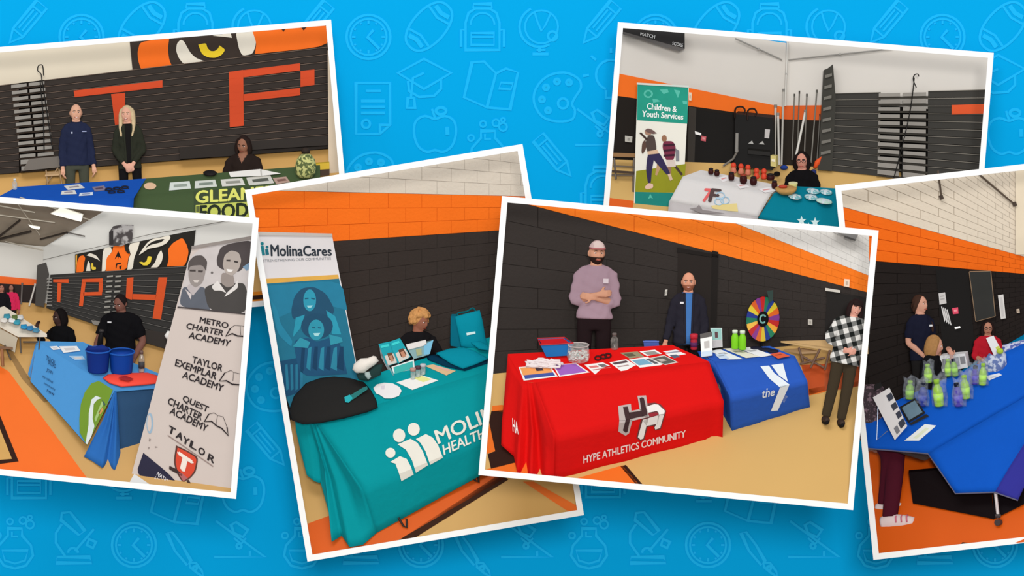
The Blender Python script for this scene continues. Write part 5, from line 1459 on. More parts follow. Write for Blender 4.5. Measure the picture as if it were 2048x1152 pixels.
# ---- things on the teal table
pl = TOP2
bagg = B.pillow([(578, 822), (588, 792), (612, 766), (640, 756), (668, 753), (700, 756), (728, 764), (742, 780), (753, 800), (756, 815), (735, 824), (690, 836), (640, 846), (606, 848), (584, 840)], pl.off(-0.02), 0.10, 0.02, 6)
bg = B.single('black_bag', 'black backpack lying flat on the left end of the teal table', 'bag', bagg, cloth((38, 37, 36)), None, True)
bg.part('strap', B.slab(pl.off(-0.20), [(690, 797), (726, 775), (734, 772), (736, 778), (700, 803)], 0.03, 0), mat((40, 120, 118), 0.6))
bg.part('tag', B.slab(pl.off(-0.21), [(689, 794), (700, 789), (706, 796), (698, 805), (691, 804)], 0.03, 0), mat((40, 176, 184), 0.6))
f6 = lambda pts: zz(700, 590, 5.01, pts)
th = B.thing('white_pouch', 'puffy white gauze pouch on dark tissue behind the black backpack', 'pouch', 732, 758, TOP2(732, 758))
th.part('pouch', B.pillow(f6([(25, 745), (40, 690), (110, 635), (180, 630), (235, 608), (262, 615), (290, 660), (250, 700), (190, 740), (140, 780), (60, 780)]), const(0.72), 0.07, 0.05), mat((240, 232, 222), 0.8, 0.05, 8, 0.1, 0, 0.3, 20), None, True)
th.part('neck', B.pillow(f6([(145, 770), (195, 765), (215, 820), (185, 850), (150, 810)]), const(0.73), 0.03, 0.03), mat((170, 186, 184), 0.7), None, True)
th.part('tissue', B.pillow(f6([(60, 785), (170, 780), (250, 700), (330, 690), (310, 800), (180, 860), (90, 850)]), const(0.78), 0.04, 0.03), cloth((36, 60, 58)), None, True)
paper(B, TOP2, f6([(235, 930), (270, 895), (340, 878), (430, 885), (495, 920), (518, 960), (490, 1010), (420, 1035), (350, 1035), (300, 1000), (260, 985)]), 'white paper plate on the teal table in front of the brochure box', (240, 236, 236), [(f6([(310, 910), (350, 905), (345, 945), (315, 945)]), (222, 214, 222))], 'paper_plate', 'plate', off=-0.02, t=0.016)
q = f6([(465, 875), (710, 800), (885, 855), (625, 950)])
paper(B, TOP2, q, 'white sheet with yellow corner in front of the brochure box', (242, 240, 236), [(lerp_quad(q, .62, .1, .95, .7), (232, 232, 150))], 'sheet')
q = f6([(750, 710), (830, 695), (1060, 760), (965, 805)])
paper(B, TOP2, q, 'manila paper pad beside the folded tote bag', (222, 186, 142), [(lerp_quad(q, .6, .2, .95, .8), (226, 176, 160))], 'paper_pad')
# brochure box
w0 = TOP2(775, 745) - 0.05
bx = B.thing('brochure_box', 'clear brochure box of teal booklets with child photos', 'box', 800, 755, w0)
def card(t, pts, w, c, nm='booklet', th=0.02, lab=None): return t.part(nm, B.slab(const(w), pts, th, 0), mat(c, 0.55, 0.08, 10), None, False, lab)
for i, (pts, w) in enumerate(((f6([(285, 490), (400, 465), (480, 680), (370, 715)]), w0 + .16), (f6([(395, 468), (500, 432), (610, 620), (480, 690)]), w0 + .13))):
    b = card(bx, pts, w, (0, 164, 178))
    bx.part('photo_print', B.slab(const(w), lerp_quad(pts, .12, .55, .95, .98), 0.002, -0.004), mat((222, 214, 204), 0.6), b)
    bx.part('photo_print', B.slab(const(w), lerp_quad(pts, .4, .48, .82, .80), 0.002, -0.006), mat((110, 66, 44), 0.6), b)
    bx.part('photo_print', B.slab(const(w), lerp_quad(pts, .48, .6, .74, .86), 0.002, -0.008), mat((200, 140, 110), 0.6), b)
    bx.part('lettering_print', B.slab(const(w), lerp_quad(pts, .1, .1, .8, .2), 0.002, -0.004), mat((60, 214, 214), 0.6), b)
bx.part('front_panel', B.slab(const(w0 + .02), f6([(415, 720), (640, 645), (650, 745), (445, 810)]), 0.02, 0), mat((232, 236, 236), 0.4))
bx.part('front_print', B.slab(const(w0 + .02), f6([(435, 725), (628, 662), (632, 735), (450, 790)]), 0.002, -0.004), mat((54, 178, 172), 0.5))
bx.part('side_panel', B.slab(Plane((770, 700, w0 + .2), (784, 735, w0 + .02), (770, 740, w0 + .2)), f6([(290, 500), (330, 600), (445, 810), (400, 790), (310, 620)]), 0.02, 0), glass_mat((220, 232, 234), 0.5))
bx.part('foot', B.box8([B_ for B_ in ((785, 764, w0), (840, 750, w0), (840, 740, w0), (785, 752, w0))], [(785, 764, w0 + .1), (840, 750, w0 + .1), (840, 740, w0 + .1), (785, 752, w0 + .1)]), mat((180, 196, 196), 0.4))
w1 = TOP2(840, 720)
tb2 = B.thing('tissue_box', 'clear and white carton between the brochure box and the seated woman', 'box', 838, 722, w1)
tb2.part('body', B.box8([tuple(p) + (w1 - .04,) for p in f6([(640, 640), (790, 600), (830, 470), (570, 530)])], [tuple(p) + (w1 + .1,) for p in f6([(650, 630), (800, 590), (840, 450), (580, 500)])]), mat((130, 168, 172), 0.4))
tb2.part('white_flap', B.slab(const(w1 - .06), f6([(560, 495), (760, 448), (770, 500), (580, 550)]), 0.02), mat((232, 226, 222), 0.5))
tb2.part('blue_side', B.slab(const(w1 - .06), f6([(740, 500), (835, 448), (800, 590), (740, 600)]), 0.02), mat((120, 190, 222), 0.5))
tb2.part('label_print', B.slab(const(w1 - .06), f6([(660, 545), (715, 535), (720, 600), (670, 610)]), 0.02), mat((170, 176, 130), 0.5))
for k, (x, c) in enumerate(((826, (196, 150, 140)), (836, (90, 60, 70)), (846, (200, 200, 206)))):
    bottle(B, x, 757 - k * 4, TOP2(x, 757 - k * 4) - .03, 5, 22, ('small clear jar with pink lid in front of the brochure box', 'small clear jar with dark lid, middle of three by the brochure box', 'small clear jar with white lid nearest the manila pad')[k], glass_mat((200, 214, 210), 0.5), mat(c, 0.5), 0.8, 'small jars on the teal table', name='small_jar', cat='jar', caph=.3)
# tote bags
wt = TOP2(950, 700) + .1
tt_ = B.thing('tote_bag', 'teal tote bag with white print standing upright at back of the teal table', 'bag', 940, 700, wt)
tote = cloth((0, 142, 164))
tt_.part('front', B.pillow(f6([(1050, 215), (1180, 180), (1300, 150), (1330, 260), (1360, 440), (1395, 520), (1240, 540), (1110, 520), (1080, 370)]), const(wt - .05), 0.04, 0.05, 4), tote, None, True)
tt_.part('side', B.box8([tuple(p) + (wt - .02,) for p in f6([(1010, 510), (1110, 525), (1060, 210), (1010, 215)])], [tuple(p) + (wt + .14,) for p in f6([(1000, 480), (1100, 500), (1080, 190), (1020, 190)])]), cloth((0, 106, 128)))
tt_.part('handle', B.tubepx([f6([(1080, 205)])[0] + (wt,), f6([(1085, 178)])[0] + (wt,), f6([(1170, 165)])[0] + (wt,), f6([(1230, 130)])[0] + (wt,), f6([(1260, 165)])[0] + (wt,)], 1.6, 6, 3), cloth((0, 100, 110)))
tt_.part('logo_print', B.slab(const(wt), f6([(1165, 380), (1255, 365), (1258, 388), (1170, 405)]), 0.012, -0.075), mat((214, 240, 240), 0.6))
fb_ = B.thing('tote_bag', 'teal tote bag folded flat in front of the standing tote', 'bag', 920, 745, TOP2(920, 745))
fb_.part('body', B.pillow(f6([(855, 580), (1000, 535), (1140, 525), (1250, 560), (1320, 600), (1390, 640), (1250, 700), (1130, 740), (1010, 690), (920, 630)]), TOP2.off(-0.08), 0.05, 0.03, 5), tote, None, True)
fb_.part('painted_shadow', B.pillow(f6([(760, 600), (860, 595), (1000, 690), (1130, 735), (1390, 640), (1390, 680), (1150, 760), (960, 720), (780, 650)]), TOP2.off(-0.02), 0.02, 0.02, 3), cloth((0, 52, 78)), None, True, 'dark blue strip painted as shadow below the folded tote')  # dark strip paints the shadow along the tote's lower edge
fb_.part('flap', B.pillow(f6([(1200, 470), (1300, 460), (1400, 520), (1400, 560), (1290, 545)]), TOP2.off(-0.10), 0.03, 0.02, 3), tote, None, True)
person(B, 'seated woman with curly blond hair in black top behind the teal table', 836, 642, 1.44, 172, (150, 92, 70), (24, 22, 24), sit=True, hyaw=34, hpitch=14, hroll=4, hair='curly', hair_rgb=(204, 146, 86), smile=False, yaw=18,
       arms=dict(l=[(-0.23, -0.10, 1.16), (-0.05, -0.30, 1.06)], r=[(0.27, -0.12, 1.15), (0.40, -0.26, 1.10), (1, -0.2, 0.05), (0, 0, -1)]))
# ================================================================== left photo: academy banner, light blue table
B = B5 = Box([(-70, 388), (518, 436), (472, 998), (-116, 938)], -3.9, 'white framed photo at left showing an academy banner and light blue table')
FL = Plane((0, 612, 1.85), (370, 700, 1.7), (100, 960, 0.1))
FL = Plane((90, 614, 1.85), (330, 700, 1.6), (60, 965, 0.1))
fl = B.struct('floor', B.slab(FL, [(-130, 600), (90, 606), (160, 628), (380, 715), (520, 760), (520, 1010), (-130, 1010)], 0.05), mat((200, 156, 92), 0.4, 0.05, 1.2, 0.3))
f3 = lambda pts: zz(0, 660, 3.387, pts)
fl.part('painted_line', B.slab(FL, [(-20, 728)] + f3([(0, 245), (60, 280), (200, 470), (400, 740), (600, 1010), (700, 1180), (0, 1180)]) + [(-20, 1010)], 0.003, -0.004), mat((240, 110, 32), 0.45, 0.04, 3))
fl.part('painted_line', B.slab(FL, f3([(-60, 480), (0, 570), (130, 885), (-60, 910)]), 0.003, -0.008), DARK_P)
fl.part('painted_line', B.slab(FL, f3([(-60, 560), (0, 660), (85, 868), (-60, 880)]), 0.003, -0.011), mat((206, 160, 90), 0.45))
fl.part('painted_line', B.slab(FL, f3([(0, 60), (30, 60), (220, 360), (330, 480), (300, 490), (150, 330)]), 0.003, -0.003), mat((150, 116, 70), 0.5))
f1 = lambda pts: zz(0, 380, 3.84, pts)
f2 = lambda pts: zz(260, 420, 3.84, pts)
WFP = const(1.88)
WSP = Plane((85, 500, 1.9), (85, 610, 1.9), (500, 500, 1.62))
wf = B.struct('wall_back', B.slab(WFP, [(-60, 478), (86, 492), (84, 618), (-60, 616)], 0.05), mat((206, 202, 194), 0.7, 0.04, 2))
wf.part('painted_band', B.slab(WFP, [(-60, 546), (84, 559), (84, 571), (-60, 563)], 0.004, -0.006), mat((232, 100, 30), 0.6))
wf.part('painted_band', B.slab(WFP, [(-60, 563), (84, 571), (84, 618), (-60, 618)], 0.004, -0.006), mat((46, 38, 36), 0.7))
ws = B.struct('wall_right', B.slab(WSP, [(84, 490), (210, 420), (300, 400), (530, 400), (530, 760), (330, 712), (84, 612)], 0.05), mat((212, 210, 204), 0.7, 0.04, 2))
ws.part('block_joint', join(B.tubepx([(86, 519, 1.86), (300, 468, 1.72)], .5, 4), B.tubepx([(300, 468, 1.72), (500, 433, 1.60)], .7, 4)), mat((120, 116, 110), 0.7))
CP = Plane((-60, 470, 1.86), (86, 490, 1.88), (-60, 380, 0.9))
ce = B.struct('ceiling', B.slab(CP, [(-80, 380), (240, 400), (205, 424), (86, 494), (-80, 482)], 0.04), mat((150, 138, 122), 0.7, 0.25, 5))
for a, b, r in (((-20, 486), (40, 440), 2.2), ((-20, 482), (62, 462), 2.6), ((40, 395), (180, 440), 1.2), ((0, 430), (110, 445), 1.2), ((10, 482), (86, 500), 1.2), ((80, 478), (135, 464), 1.8), ((0, 412), (70, 425), 1.4), ((30, 400), (80, 470), 1.0)):
    ce.part('beam', B.tubepx([a + (CP(*a) - .1,), b + (CP(*b) - .1,)], r, 6), mat((54, 46, 40) if r > 1.5 else (190, 182, 166), 0.5))
for k, q in enumerate((f1([(390, 185), (470, 135), (636, 190), (622, 245)]), f1([(218, 268), (312, 286), (300, 304), (240, 290)]))):
    t_ = B.thing('ceiling_light', ('large fluorescent panel hanging from the gym ceiling', 'small distant fluorescent panel on the gym ceiling')[k], 'ceiling light', q[0][0], q[0][1], 1.0)
    t_.part('housing', B.slab(const(CP(*q[0]) - .2), [(x + (x - q[0][0]) * .04 - 1, y - 1.5) for x, y in q], 0.03, 0), mat((200, 196, 186), .5))
    t_.part('diffuser', B.slab(const(CP(*q[0]) - .22), q, 0.01, 0), emit_mat((255, 246, 228), 0.35))
for a, b, lb in (((133, 464, 1.6), (170, 472, 1.6), 'dark basketball hoop bracket on the far white wall'),):
    t_ = B.thing('hoop_bracket', lb, 'bracket', b[0], b[1], b[2])
    t_.part('arm', B.tubepx([a, b], 1.4, 6), mat((110, 104, 98), .5)); t_.part('plate', B.tubepx([(131, 463, 1.6), (136, 465, 1.6)], 3, 6), mat((70, 64, 60), .5))
q = f1([(838, 320), (870, 275), (935, 262), (1026, 265), (1015, 390), (930, 430), (838, 420)])
t_ = B.single('wall_banner', 'black and white mottled pennant above the mural nose', 'banner', B.slab(WSP, q, 0.02, -0.05), spot_mat((66, 60, 60), (170, 166, 164), 14, .52))
t_.part('dark_edge', B.slab(WSP, f1([(838, 320), (870, 310), (870, 410), (838, 420)]), 0.01, -0.06), mat((50, 46, 46), .6))
# mural
mu = B.single('wall_mural', 'painted mural of two striped animal eyes above the letters', 'mural', B.slab(WSP, [(150, 508)] + [(392, 459), (388, 495), (372, 534), (150, 548)], 0.01, -0.012), mat((40, 38, 34), 0.7))
k = 0
for pts, c in ((f1([(580, 500), (592, 492), (590, 560), (580, 630)]), (232, 170, 60)), (f1([(585, 632), (592, 545), (612, 505), (642, 498), (655, 520), (645, 560), (642, 628)]), mo), (f1([(665, 500), (690, 480), (740, 500), (770, 545), (750, 530), (700, 510)]), mw), (f1([(675, 540), (690, 560), (695, 620), (660, 620)]), mw),
        (f1([(700, 560), (714, 558), (718, 590), (735, 588), (738, 606), (712, 614), (700, 598)]), (226, 196, 60)), (f1([(782, 622), (790, 450), (850, 430), (862, 470), (820, 520), (812, 620)]), mw), (f1([(812, 620), (818, 515), (862, 475), (872, 420), (965, 405), (976, 465), (1002, 490), (985, 520), (975, 612)]), mo),
        (f1([(880, 530), (908, 465), (935, 525), (912, 510), (908, 530), (905, 505)]), (30, 26, 24)), (f1([(890, 560), (930, 555), (930, 565), (900, 570), (895, 600), (888, 600)]), (40, 30, 26)), (f1([(915, 585), (935, 575), (930, 605), (918, 605)]), (40, 30, 26)),
        (f1([(978, 610), (990, 520), (1006, 490), (985, 450), (1000, 408), (1075, 395), (1060, 450), (1030, 520), (1020, 606)]), mw), (zz(200, 400, 7.2, [(560, 790), (600, 720), (680, 610), (760, 555), (900, 530), (1000, 500), (1022, 540), (960, 620), (860, 668), (700, 695), (600, 765)]), mw), (zz(200, 400, 7.2, [(655, 690), (690, 640), (760, 590), (900, 555), (932, 562), (880, 605), (730, 640)]), (40, 38, 34)), (zz(200, 400, 7.2, [(350, 640), (392, 620), (440, 762), (408, 772), (362, 720)]), (40, 38, 34)),
        (f2([(160, 440), (195, 400), (215, 340), (240, 305), (256, 345), (245, 395), (215, 440)]), mw), (f2([(72, 398), (90, 395), (108, 402), (128, 392), (138, 352), (168, 355), (160, 400), (135, 424), (100, 424)]), (232, 204, 60)), (f2([(285, 432), (300, 370), (292, 300), (330, 250), (405, 208), (440, 270), (452, 320), (440, 380), (420, 430)]), mo)):
    mu.part('print', B.slab(WSP, smooth(pts), 0.002, -0.016 - 0.0015 * k), mat(c, 0.7)); k += 1
BLP = WSP.off(-0.14)
LT = [f1(q) for q in ([(408, 684), (526, 682), (526, 712), (408, 706)], [(442, 713), (472, 713), (462, 862), (436, 858)], [(630, 682), (790, 676), (788, 706), (628, 706)], [(628, 707), (658, 707), (636, 892), (606, 890)], [(760, 707), (790, 707), (786, 783), (756, 783)], [(640, 784), (784, 780), (782, 808), (638, 810)],
                      [(975, 672), (1026, 668), (1014, 842), (966, 830)], [(1018, 797), (1203, 802), (1192, 846), (1016, 838)])] + [f2([(220, 515), (287, 515), (238, 842), (174, 832)])]
bt, H5 = B.bleachers('dark closed bleachers with three orange block letters behind the light blue table', BLP, (88, 614), (402, 722), (400, 530), (96, 549), 12, [(0.04, 1.0)], LT, (214, 80, 28), (46, 44, 42), None, None)
sf = B.slab
for i in range(11):
    y = 551 + i * 10.2; x = 214 - i * 0.9
    for dx in (0, 17): bt.part('step', sf(BLP, [(x + dx, y), (x + dx + 12, y - 1), (x + dx + 12, y + 2.4), (x + dx, y + 3.2)], 0.03, -0.05), mat((150, 146, 138), .5), None, False, 'light grey aisle step')
for i in range(9):
    y = 556 + i * 6.6
    bt.part('step', sf(BLP, [(94, y), (104, y + .4), (104, y + 2.2), (93, y + 2.2)], 0.03, -0.06), mat((140, 136, 130), .5), None, False, 'light grey aisle step')
bt.part('base_step', sf(BLP, [(182, 640), (240, 650), (236, 662), (186, 648)], 0.04, -0.08), mat((130, 124, 116), .5), None, False, 'light grey base step')
bt.part('base_step', sf(BLP, [(270, 655), (345, 668), (340, 700), (272, 680)], 0.04, -0.05), mat((52, 46, 42), .6))
bt.part('end_panel', sf(const(1.66), [(74, 530), (92, 524), (98, 548), (88, 614), (70, 610)], 0.05), mat((66, 62, 58), .6))
for lb, a, b, c in (('pale leaning pole by the far wall of the left photo', (70, 570, 1.7), (58, 612, 1.66), (196, 190, 182)), ('grey pole by the far wall of the left photo', (44, 568, 1.7), (42, 608, 1.68), (96, 90, 86))):
    t_ = B.thing('pole', lb, 'pole', b[0], b[1], b[2]); t_.part('shaft', B.tubepx([a, b], 1.8, 6), mat(c, .5)); t_.part('tip', B.tubepx([a, (a[0], a[1] - 3, a[2])], 2.2, 6), mat(c, .4))
# ---- far left table with giveaways
SL = Plane((0, 636, 1.25), (92, 662, 1.25), (0, 618, 1.4))
t_ = B.thing('long_table', 'long white topped table with giveaways at the left edge', 'table', 40, 700, 1.2)
t_.part('table_top', B.box8([(-40, 628, 1.26), (36, 668, 1.16), (94, 668, 1.22), (8, 612, 1.5)], [(-40, 633, 1.26), (36, 674, 1.16), (94, 674, 1.22), (8, 617, 1.5)]), mat((216, 206, 190), .5))
t_.part('front_panel', B.slab(Plane((0, 645, 1.25), (36, 674, 1.16), (0, 690, 1.22)), [(-30, 640), (36, 676), (34, 682), (30, 705), (0, 686), (-30, 665)], 0.02), mat((186, 174, 154), .5))
for a, b in (((40, 672, 1.18), (42, 706, 1.1)), ((80, 672, 1.22), (78, 700, 1.2)), ((46, 684, 1.18), (76, 684, 1.2)), ((10, 690, 1.2), (22, 720, 1.1))): t_.part('leg', B.tubepx([a, b], 1.6, 6), mat((90, 80, 70), .5))
rnd = random.Random(11)
for k, (x, y, c, lb) in enumerate(((14, 632, (60, 140, 160), 'teal cup at the far end of the white table'), (24, 640, (226, 226, 226), 'white cup on the white table'), (34, 644, (60, 150, 170), 'teal pack in the middle of the white table'), (30, 634, (90, 110, 60), 'green pack on the white table'), (48, 653, (40, 140, 190), 'bright blue pack near the seated person'), (60, 656, (50, 120, 170), 'blue pack second from the seated person'), (72, 660, (70, 130, 160), 'blue grey pack nearest the seated person'), (8, 640, (220, 214, 206), 'white pack at the left edge'), (40, 634, (206, 206, 204), 'pale pack behind the teal one'))):
    B.single('giveaway_pack', lb, 'packet', B.pillow([(x - 7, y + 4), (x - 6, y - 4), (x + 5, y - 5), (x + 8, y + 2), (x + 3, y + 6)], SL.off(-.06), .03, .02, 3), mat(c, .5, .2, 20), 'giveaway packs on the long white table', True)
t_ = B.thing('bench', 'low wooden bench at the left edge below the white table', 'bench', 10, 730, 1.0)
t_.part('seat', B.slab(const(1.05), [(-20, 690), (26, 694), (26, 699), (-20, 697)], .05), mat((120, 86, 60), .5)); t_.part('leg', B.tubepx([(4, 698, 1.04), (6, 732, 1.0)], 3.2, 6), mat((150, 96, 60), .5))
# ---- light blue table
l_back = [(74, 681, 1.34), (166, 685, 1.40)]
l_back = [(166, 684, 1.38), (330, 752, 1.02)]
l_front = [(74, 682, 1.26), (229, 781, 0.72)]
TPl = Plane(l_back[0], l_back[1], l_front[0]); l_front[1] = l_front[1][:2] + (TPl(*l_front[1][:2]),)
l_hem = [(61, 762, 1.02), (174, 889, 0.45)]
FPl = Plane(l_front[0], l_front[1], l_hem[0]); l_hem[1] = l_hem[1][:2] + (FPl(*l_hem[1][:2]),)
tb = B.thing('folding_table', 'folding table carrying the light blue cloth', 'table', 150, 860, 0.8)
table_frame(B, tb, l_back, l_front, 0, 70)
lb_ = cloth((76, 146, 206))
tc = B.thing('tablecloth', 'light blue fitted tablecloth with green circle print at the left', 'tablecloth', 180, 900, 0.6)
tc.part('table_cover', B.sheet([l_back, l_front], (2, 6)), lb_)
tc.part('front_panel', B.sheet([l_front, l_hem], (4, 12)), lb_)
tc.part('far_corner', B.sheet([[(74, 682, 1.28), (71, 690, 1.26)], [(61, 756, 1.06), (56, 748, 1.04)]], (3, 3)), lb_)
wq = l_front[1][2]
ed = TPl(322, 775)
tc.part('end_top', B.sheet([[l_back[1], l_front[1]], [(326, 776, TPl(326, 776)), (232, 783, wq - .02)]], (2, 4)), lb_)
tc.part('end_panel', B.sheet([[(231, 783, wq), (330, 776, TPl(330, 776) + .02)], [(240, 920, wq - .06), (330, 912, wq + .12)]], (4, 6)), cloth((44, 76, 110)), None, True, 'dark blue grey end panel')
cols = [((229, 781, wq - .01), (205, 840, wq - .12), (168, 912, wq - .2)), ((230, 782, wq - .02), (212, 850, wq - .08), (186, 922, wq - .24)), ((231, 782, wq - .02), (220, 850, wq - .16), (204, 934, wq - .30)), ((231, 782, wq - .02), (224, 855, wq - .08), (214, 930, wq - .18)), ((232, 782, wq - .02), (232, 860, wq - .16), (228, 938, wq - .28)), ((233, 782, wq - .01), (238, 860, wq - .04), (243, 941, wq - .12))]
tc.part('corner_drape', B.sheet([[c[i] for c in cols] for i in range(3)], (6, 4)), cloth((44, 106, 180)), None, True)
gcirc = f3([(540, 690), (538, 600), (548, 500), (575, 420), (620, 360), (665, 345), (720, 362), (765, 400), (720, 520), (660, 640), (590, 780)])
tc.part('logo_print', B.slab(FPl, clip_conv(gcirc, [l_front[0][:2], l_front[1][:2], l_hem[1][:2], l_hem[0][:2]]), .003, -.012), mat((112, 146, 44), .7))
for pts, c in (([(580, 765), (600, 640), (602, 560), (620, 470), (650, 445), (690, 460), (660, 470), (635, 500), (628, 600), (640, 650), (625, 700), (600, 775)], (214, 222, 222)), ([(640, 600), (690, 480), (700, 500), (650, 620)], (160, 190, 120)), ([(665, 560), (690, 520), (700, 540), (680, 570)], (206, 150, 80)), ([(690, 470), (715, 500), (705, 515)], (60, 90, 90))):
    tc.part('logo_print', B.slab(FPl, clip_conv(f3(pts), [l_front[0][:2], l_front[1][:2], l_hem[1][:2], l_hem[0][:2]]), .002, -.017), mat(c, .7))
navy = mat((34, 60, 100), .7)
for k, (x, y, wd, h, s_) in enumerate(((316, 170, 56, 30, 'TEACH'), (330, 205, 50, 22, '& LEAD'), (318, 255, 40, 26, 'JOIN'), (290, 300, 70, 16, 'our school'), (300, 350, 76, 16, 'community'), (320, 400, 50, 14, 'now'))):
    tl = zz(0, 660, 3.387, [(x, y), (x + wd, y + wd * .62), (x + wd - 3, y + wd * .62 + h), (x - 3, y + h)])
    tc.part('lettering', B.text(FPl, s_, tl[0], tl[1], tl[2], tl[3], .01, 0, -.013), navy)
# items on it
for k, (q, lb) in enumerate(((f3([(335, 112), (385, 108), (415, 130), (360, 135)]), 'white card at the far end of the light blue table'), (f3([(400, 110), (520, 108), (545, 140), (430, 155)]), 'stack of white leaflets at far end of the light blue table'), (f3([(465, 175), (560, 175), (580, 200), (510, 205)]), 'pale blue card in front of the white leaflet stack'))):
    paper(B, TPl, q, lb, (232, 232, 232) if k < 2 else (160, 196, 226), [(lerp_quad(q, .2, .3, .8, .7), (206, 204, 206))], 'leaflet', off=-.02 if k == 1 else -.008, t=.02 if k == 1 else .006)
bkt = mat((14, 64, 156), .4, .08, 5, .4)
for k, (x, y, r, h, lb) in enumerate(((196, 742, 24, 44, 'dark blue plastic bucket filled with blue cloth, left of the pair'), (243, 744, 25, 42, 'blue plastic bucket, right of the pair nearest the banner'))):
    w = TPl(x, y) - .02
    t_ = B.thing('bucket', lb, 'bucket', x, y, w, 'blue buckets on the light blue table')
    t_.part('body', B.lathe(x, y, w, [(r * .84, 0), (r * .86, 2), (r, h * .96), (r * 1.03, h)], 16, 0, 20), bkt if k else mat((16, 48, 130), .4, .08, 5, .4), None, True)
    t_.part('rim', xf(tube([(r * 1.03 * B.u * math.cos(a), r * 1.03 * B.u * math.sin(a), h * B.u) for a in [2 * PI * i / 24 for i in range(25)]], .008, 6), Matrix.Translation(B.L(x, y, w)) @ Matrix.Diagonal((1, .7, 1, 1)) @ Matrix.Rotation(math.radians(16), 4, 'X')), mat((30, 90, 180), .4))
    if k == 0:
        t_.part('filling', B.pillow([(x - 25, y - 41), (x - 20, y - 51), (x - 6, y - 49), (x + 8, y - 53), (x + 21, y - 47), (x + 23, y - 40), (x, y - 35)], const(w - .10), .04, .04, 3), cloth((22, 44, 120)), None, True)
bf = B.single('red_folder', 'bright red plastic bag lying at near end of the light blue table', 'bag', B.pillow(f3([(695, 325), (730, 300), (860, 290), (1000, 288), (1075, 310), (1085, 360), (960, 375), (820, 385), (740, 360)]), TPl.off(-.03), .05, .02, 5), mat((244, 76, 60), .45, .06, 5), None, True)
bf.part('print', B.pillow(f3([(800, 318), (850, 308), (905, 330), (870, 345), (820, 335)]), TPl.off(-.16), .01, .01, 2), mat((160, 36, 40), .5))
bottle(B, 283, 744, TPl(283, 744) - .02, 6, 44, 'clear plastic bottle with dark label beside the academy banner', glass_mat((196, 180, 164), .45), mat((120, 96, 90), .5), band=mat((66, 66, 70), .5))
# ---- academy banner
BP = const(0.34)
bt = B.thing('banner_stand', 'large academy roll up banner with black and white photo of two children', 'banner', 380, 985, .3)
bt.part('panel', B.slab(BP, [(383, 496), (520, 474), (520, 1010), (262, 950)], 0.03, 0), mat((206, 192, 184), .6, .02))
bt.part('top_rail', B.slab(BP, [(382, 493), (520, 470), (520, 476), (382, 499)], 0.04, -.02), mat((140, 130, 124), .4))
bt.part('base', B.slab(BP, [(259, 962), (268, 946), (300, 968), (296, 976)], .12, -.05), mat((206, 206, 206), .4, .05, 5, .5))
pb = lambda pts, c, k: pr(pts, c, k, bt, BP)
pb(f2([(468, 300), (960, 225), (960, 830), (890, 800), (362, 745)]), (200, 192, 190), 0)
pb(f2([(362, 742), (900, 796), (900, 808), (360, 752)]), (70, 62, 62), 6)
# printed boy
pb(f2([(372, 745), (400, 590), (470, 600), (560, 590), (600, 640), (610, 770)]), (92, 96, 106), 1)
pb(f2([(430, 600), (480, 660), (540, 590), (520, 570), (450, 570)]), (186, 176, 176), 2); pb(f2([(420, 610), (462, 690), (470, 650)]), (206, 196, 194), 3)
pb(f2([(445, 440), (470, 400), (560, 420), (578, 470), (555, 560), (500, 600), (460, 570), (445, 510)]), (150, 140, 136), 3)
pb(f2([(440, 470), (445, 400), (490, 355), (550, 350), (590, 395), (580, 470), (550, 425), (480, 430), (455, 440)]), (84, 76, 74), 4)
pb(f2([(455, 462), (500, 462), (500, 476), (455, 474)]), (70, 62, 60), 5); pb(f2([(518, 466), (556, 468), (552, 482), (518, 480)]), (70, 62, 60), 5); pb(f2([(480, 540), (530, 542), (515, 560), (490, 558)]), (206, 196, 190), 5)
# printed girl
pb(f2([(660, 380), (690, 290), (760, 262), (920, 235), (950, 300), (930, 400), (870, 440), (830, 480), (700, 460), (665, 430)]), (74, 66, 66), 2)
pb(f2([(560, 600), (660, 560), (760, 570), (870, 560), (900, 650), (880, 800), (600, 775)]), (70, 66, 64), 2)
pb(f2([(700, 480), (790, 500), (800, 580), (740, 600), (690, 560)]), (150, 138, 132), 3)
pb(f2([(720, 350), (770, 312), (830, 330), (850, 390), (830, 460), (780, 510), (730, 490), (705, 430)]), (176, 164, 156), 4)
pb(f2([(620, 590), (668, 545), (700, 590), (735, 640), (690, 620), (640, 622)]), (220, 214, 210), 5); pb(f2([(820, 540), (800, 580), (735, 640), (720, 670), (770, 640), (825, 600)]), (220, 214, 210), 5)
pb(f2([(735, 385), (765, 385), (765, 398), (735, 396)]), (60, 54, 52), 6); pb(f2([(795, 392), (825, 398), (822, 410), (795, 404)]), (60, 54, 52), 6); pb(f2([(735, 455), (790, 462), (770, 482), (745, 476)]), (236, 230, 226), 6)
pb(f2([(860, 440), (920, 400), (950, 420), (890, 470)]), (120, 150, 176), 3); pb(f2(ell(625, 484, 10, 9, 10)), (110, 104, 102), 3)
ink = mat((48, 42, 44), .6)
def bl(s_, tl, tr, br, bl_, bold=.03): bt.part('lettering', B.text(BP, s_, tl, tr, br, bl_, bold, 0, -.006), ink)
bl('METRO', (400, 634), (456, 646), (454, 657), (398, 645)); bl('CHARTER', (374, 646), (447, 661), (444, 672), (371, 657)); bl('ACADEMY', (379, 664), (461, 681), (457, 693), (376, 676))
bl('TAYLOR', (385, 712), (445, 730), (442, 743), (383, 725)); bl('EXEMPLAR', (352, 718), (434, 746), (430, 759), (349, 731)); bl('ACADEMY', (367, 742), (447, 770), (443, 783), (363, 755))
bl('QUEST', (367, 790), (417, 813), (413, 826), (363, 803)); bl('CHARTER', (338, 794), (405, 827), (401, 840), (334, 807)); bl('ACADEMY', (343, 813), (416, 850), (411, 863), (338, 826))
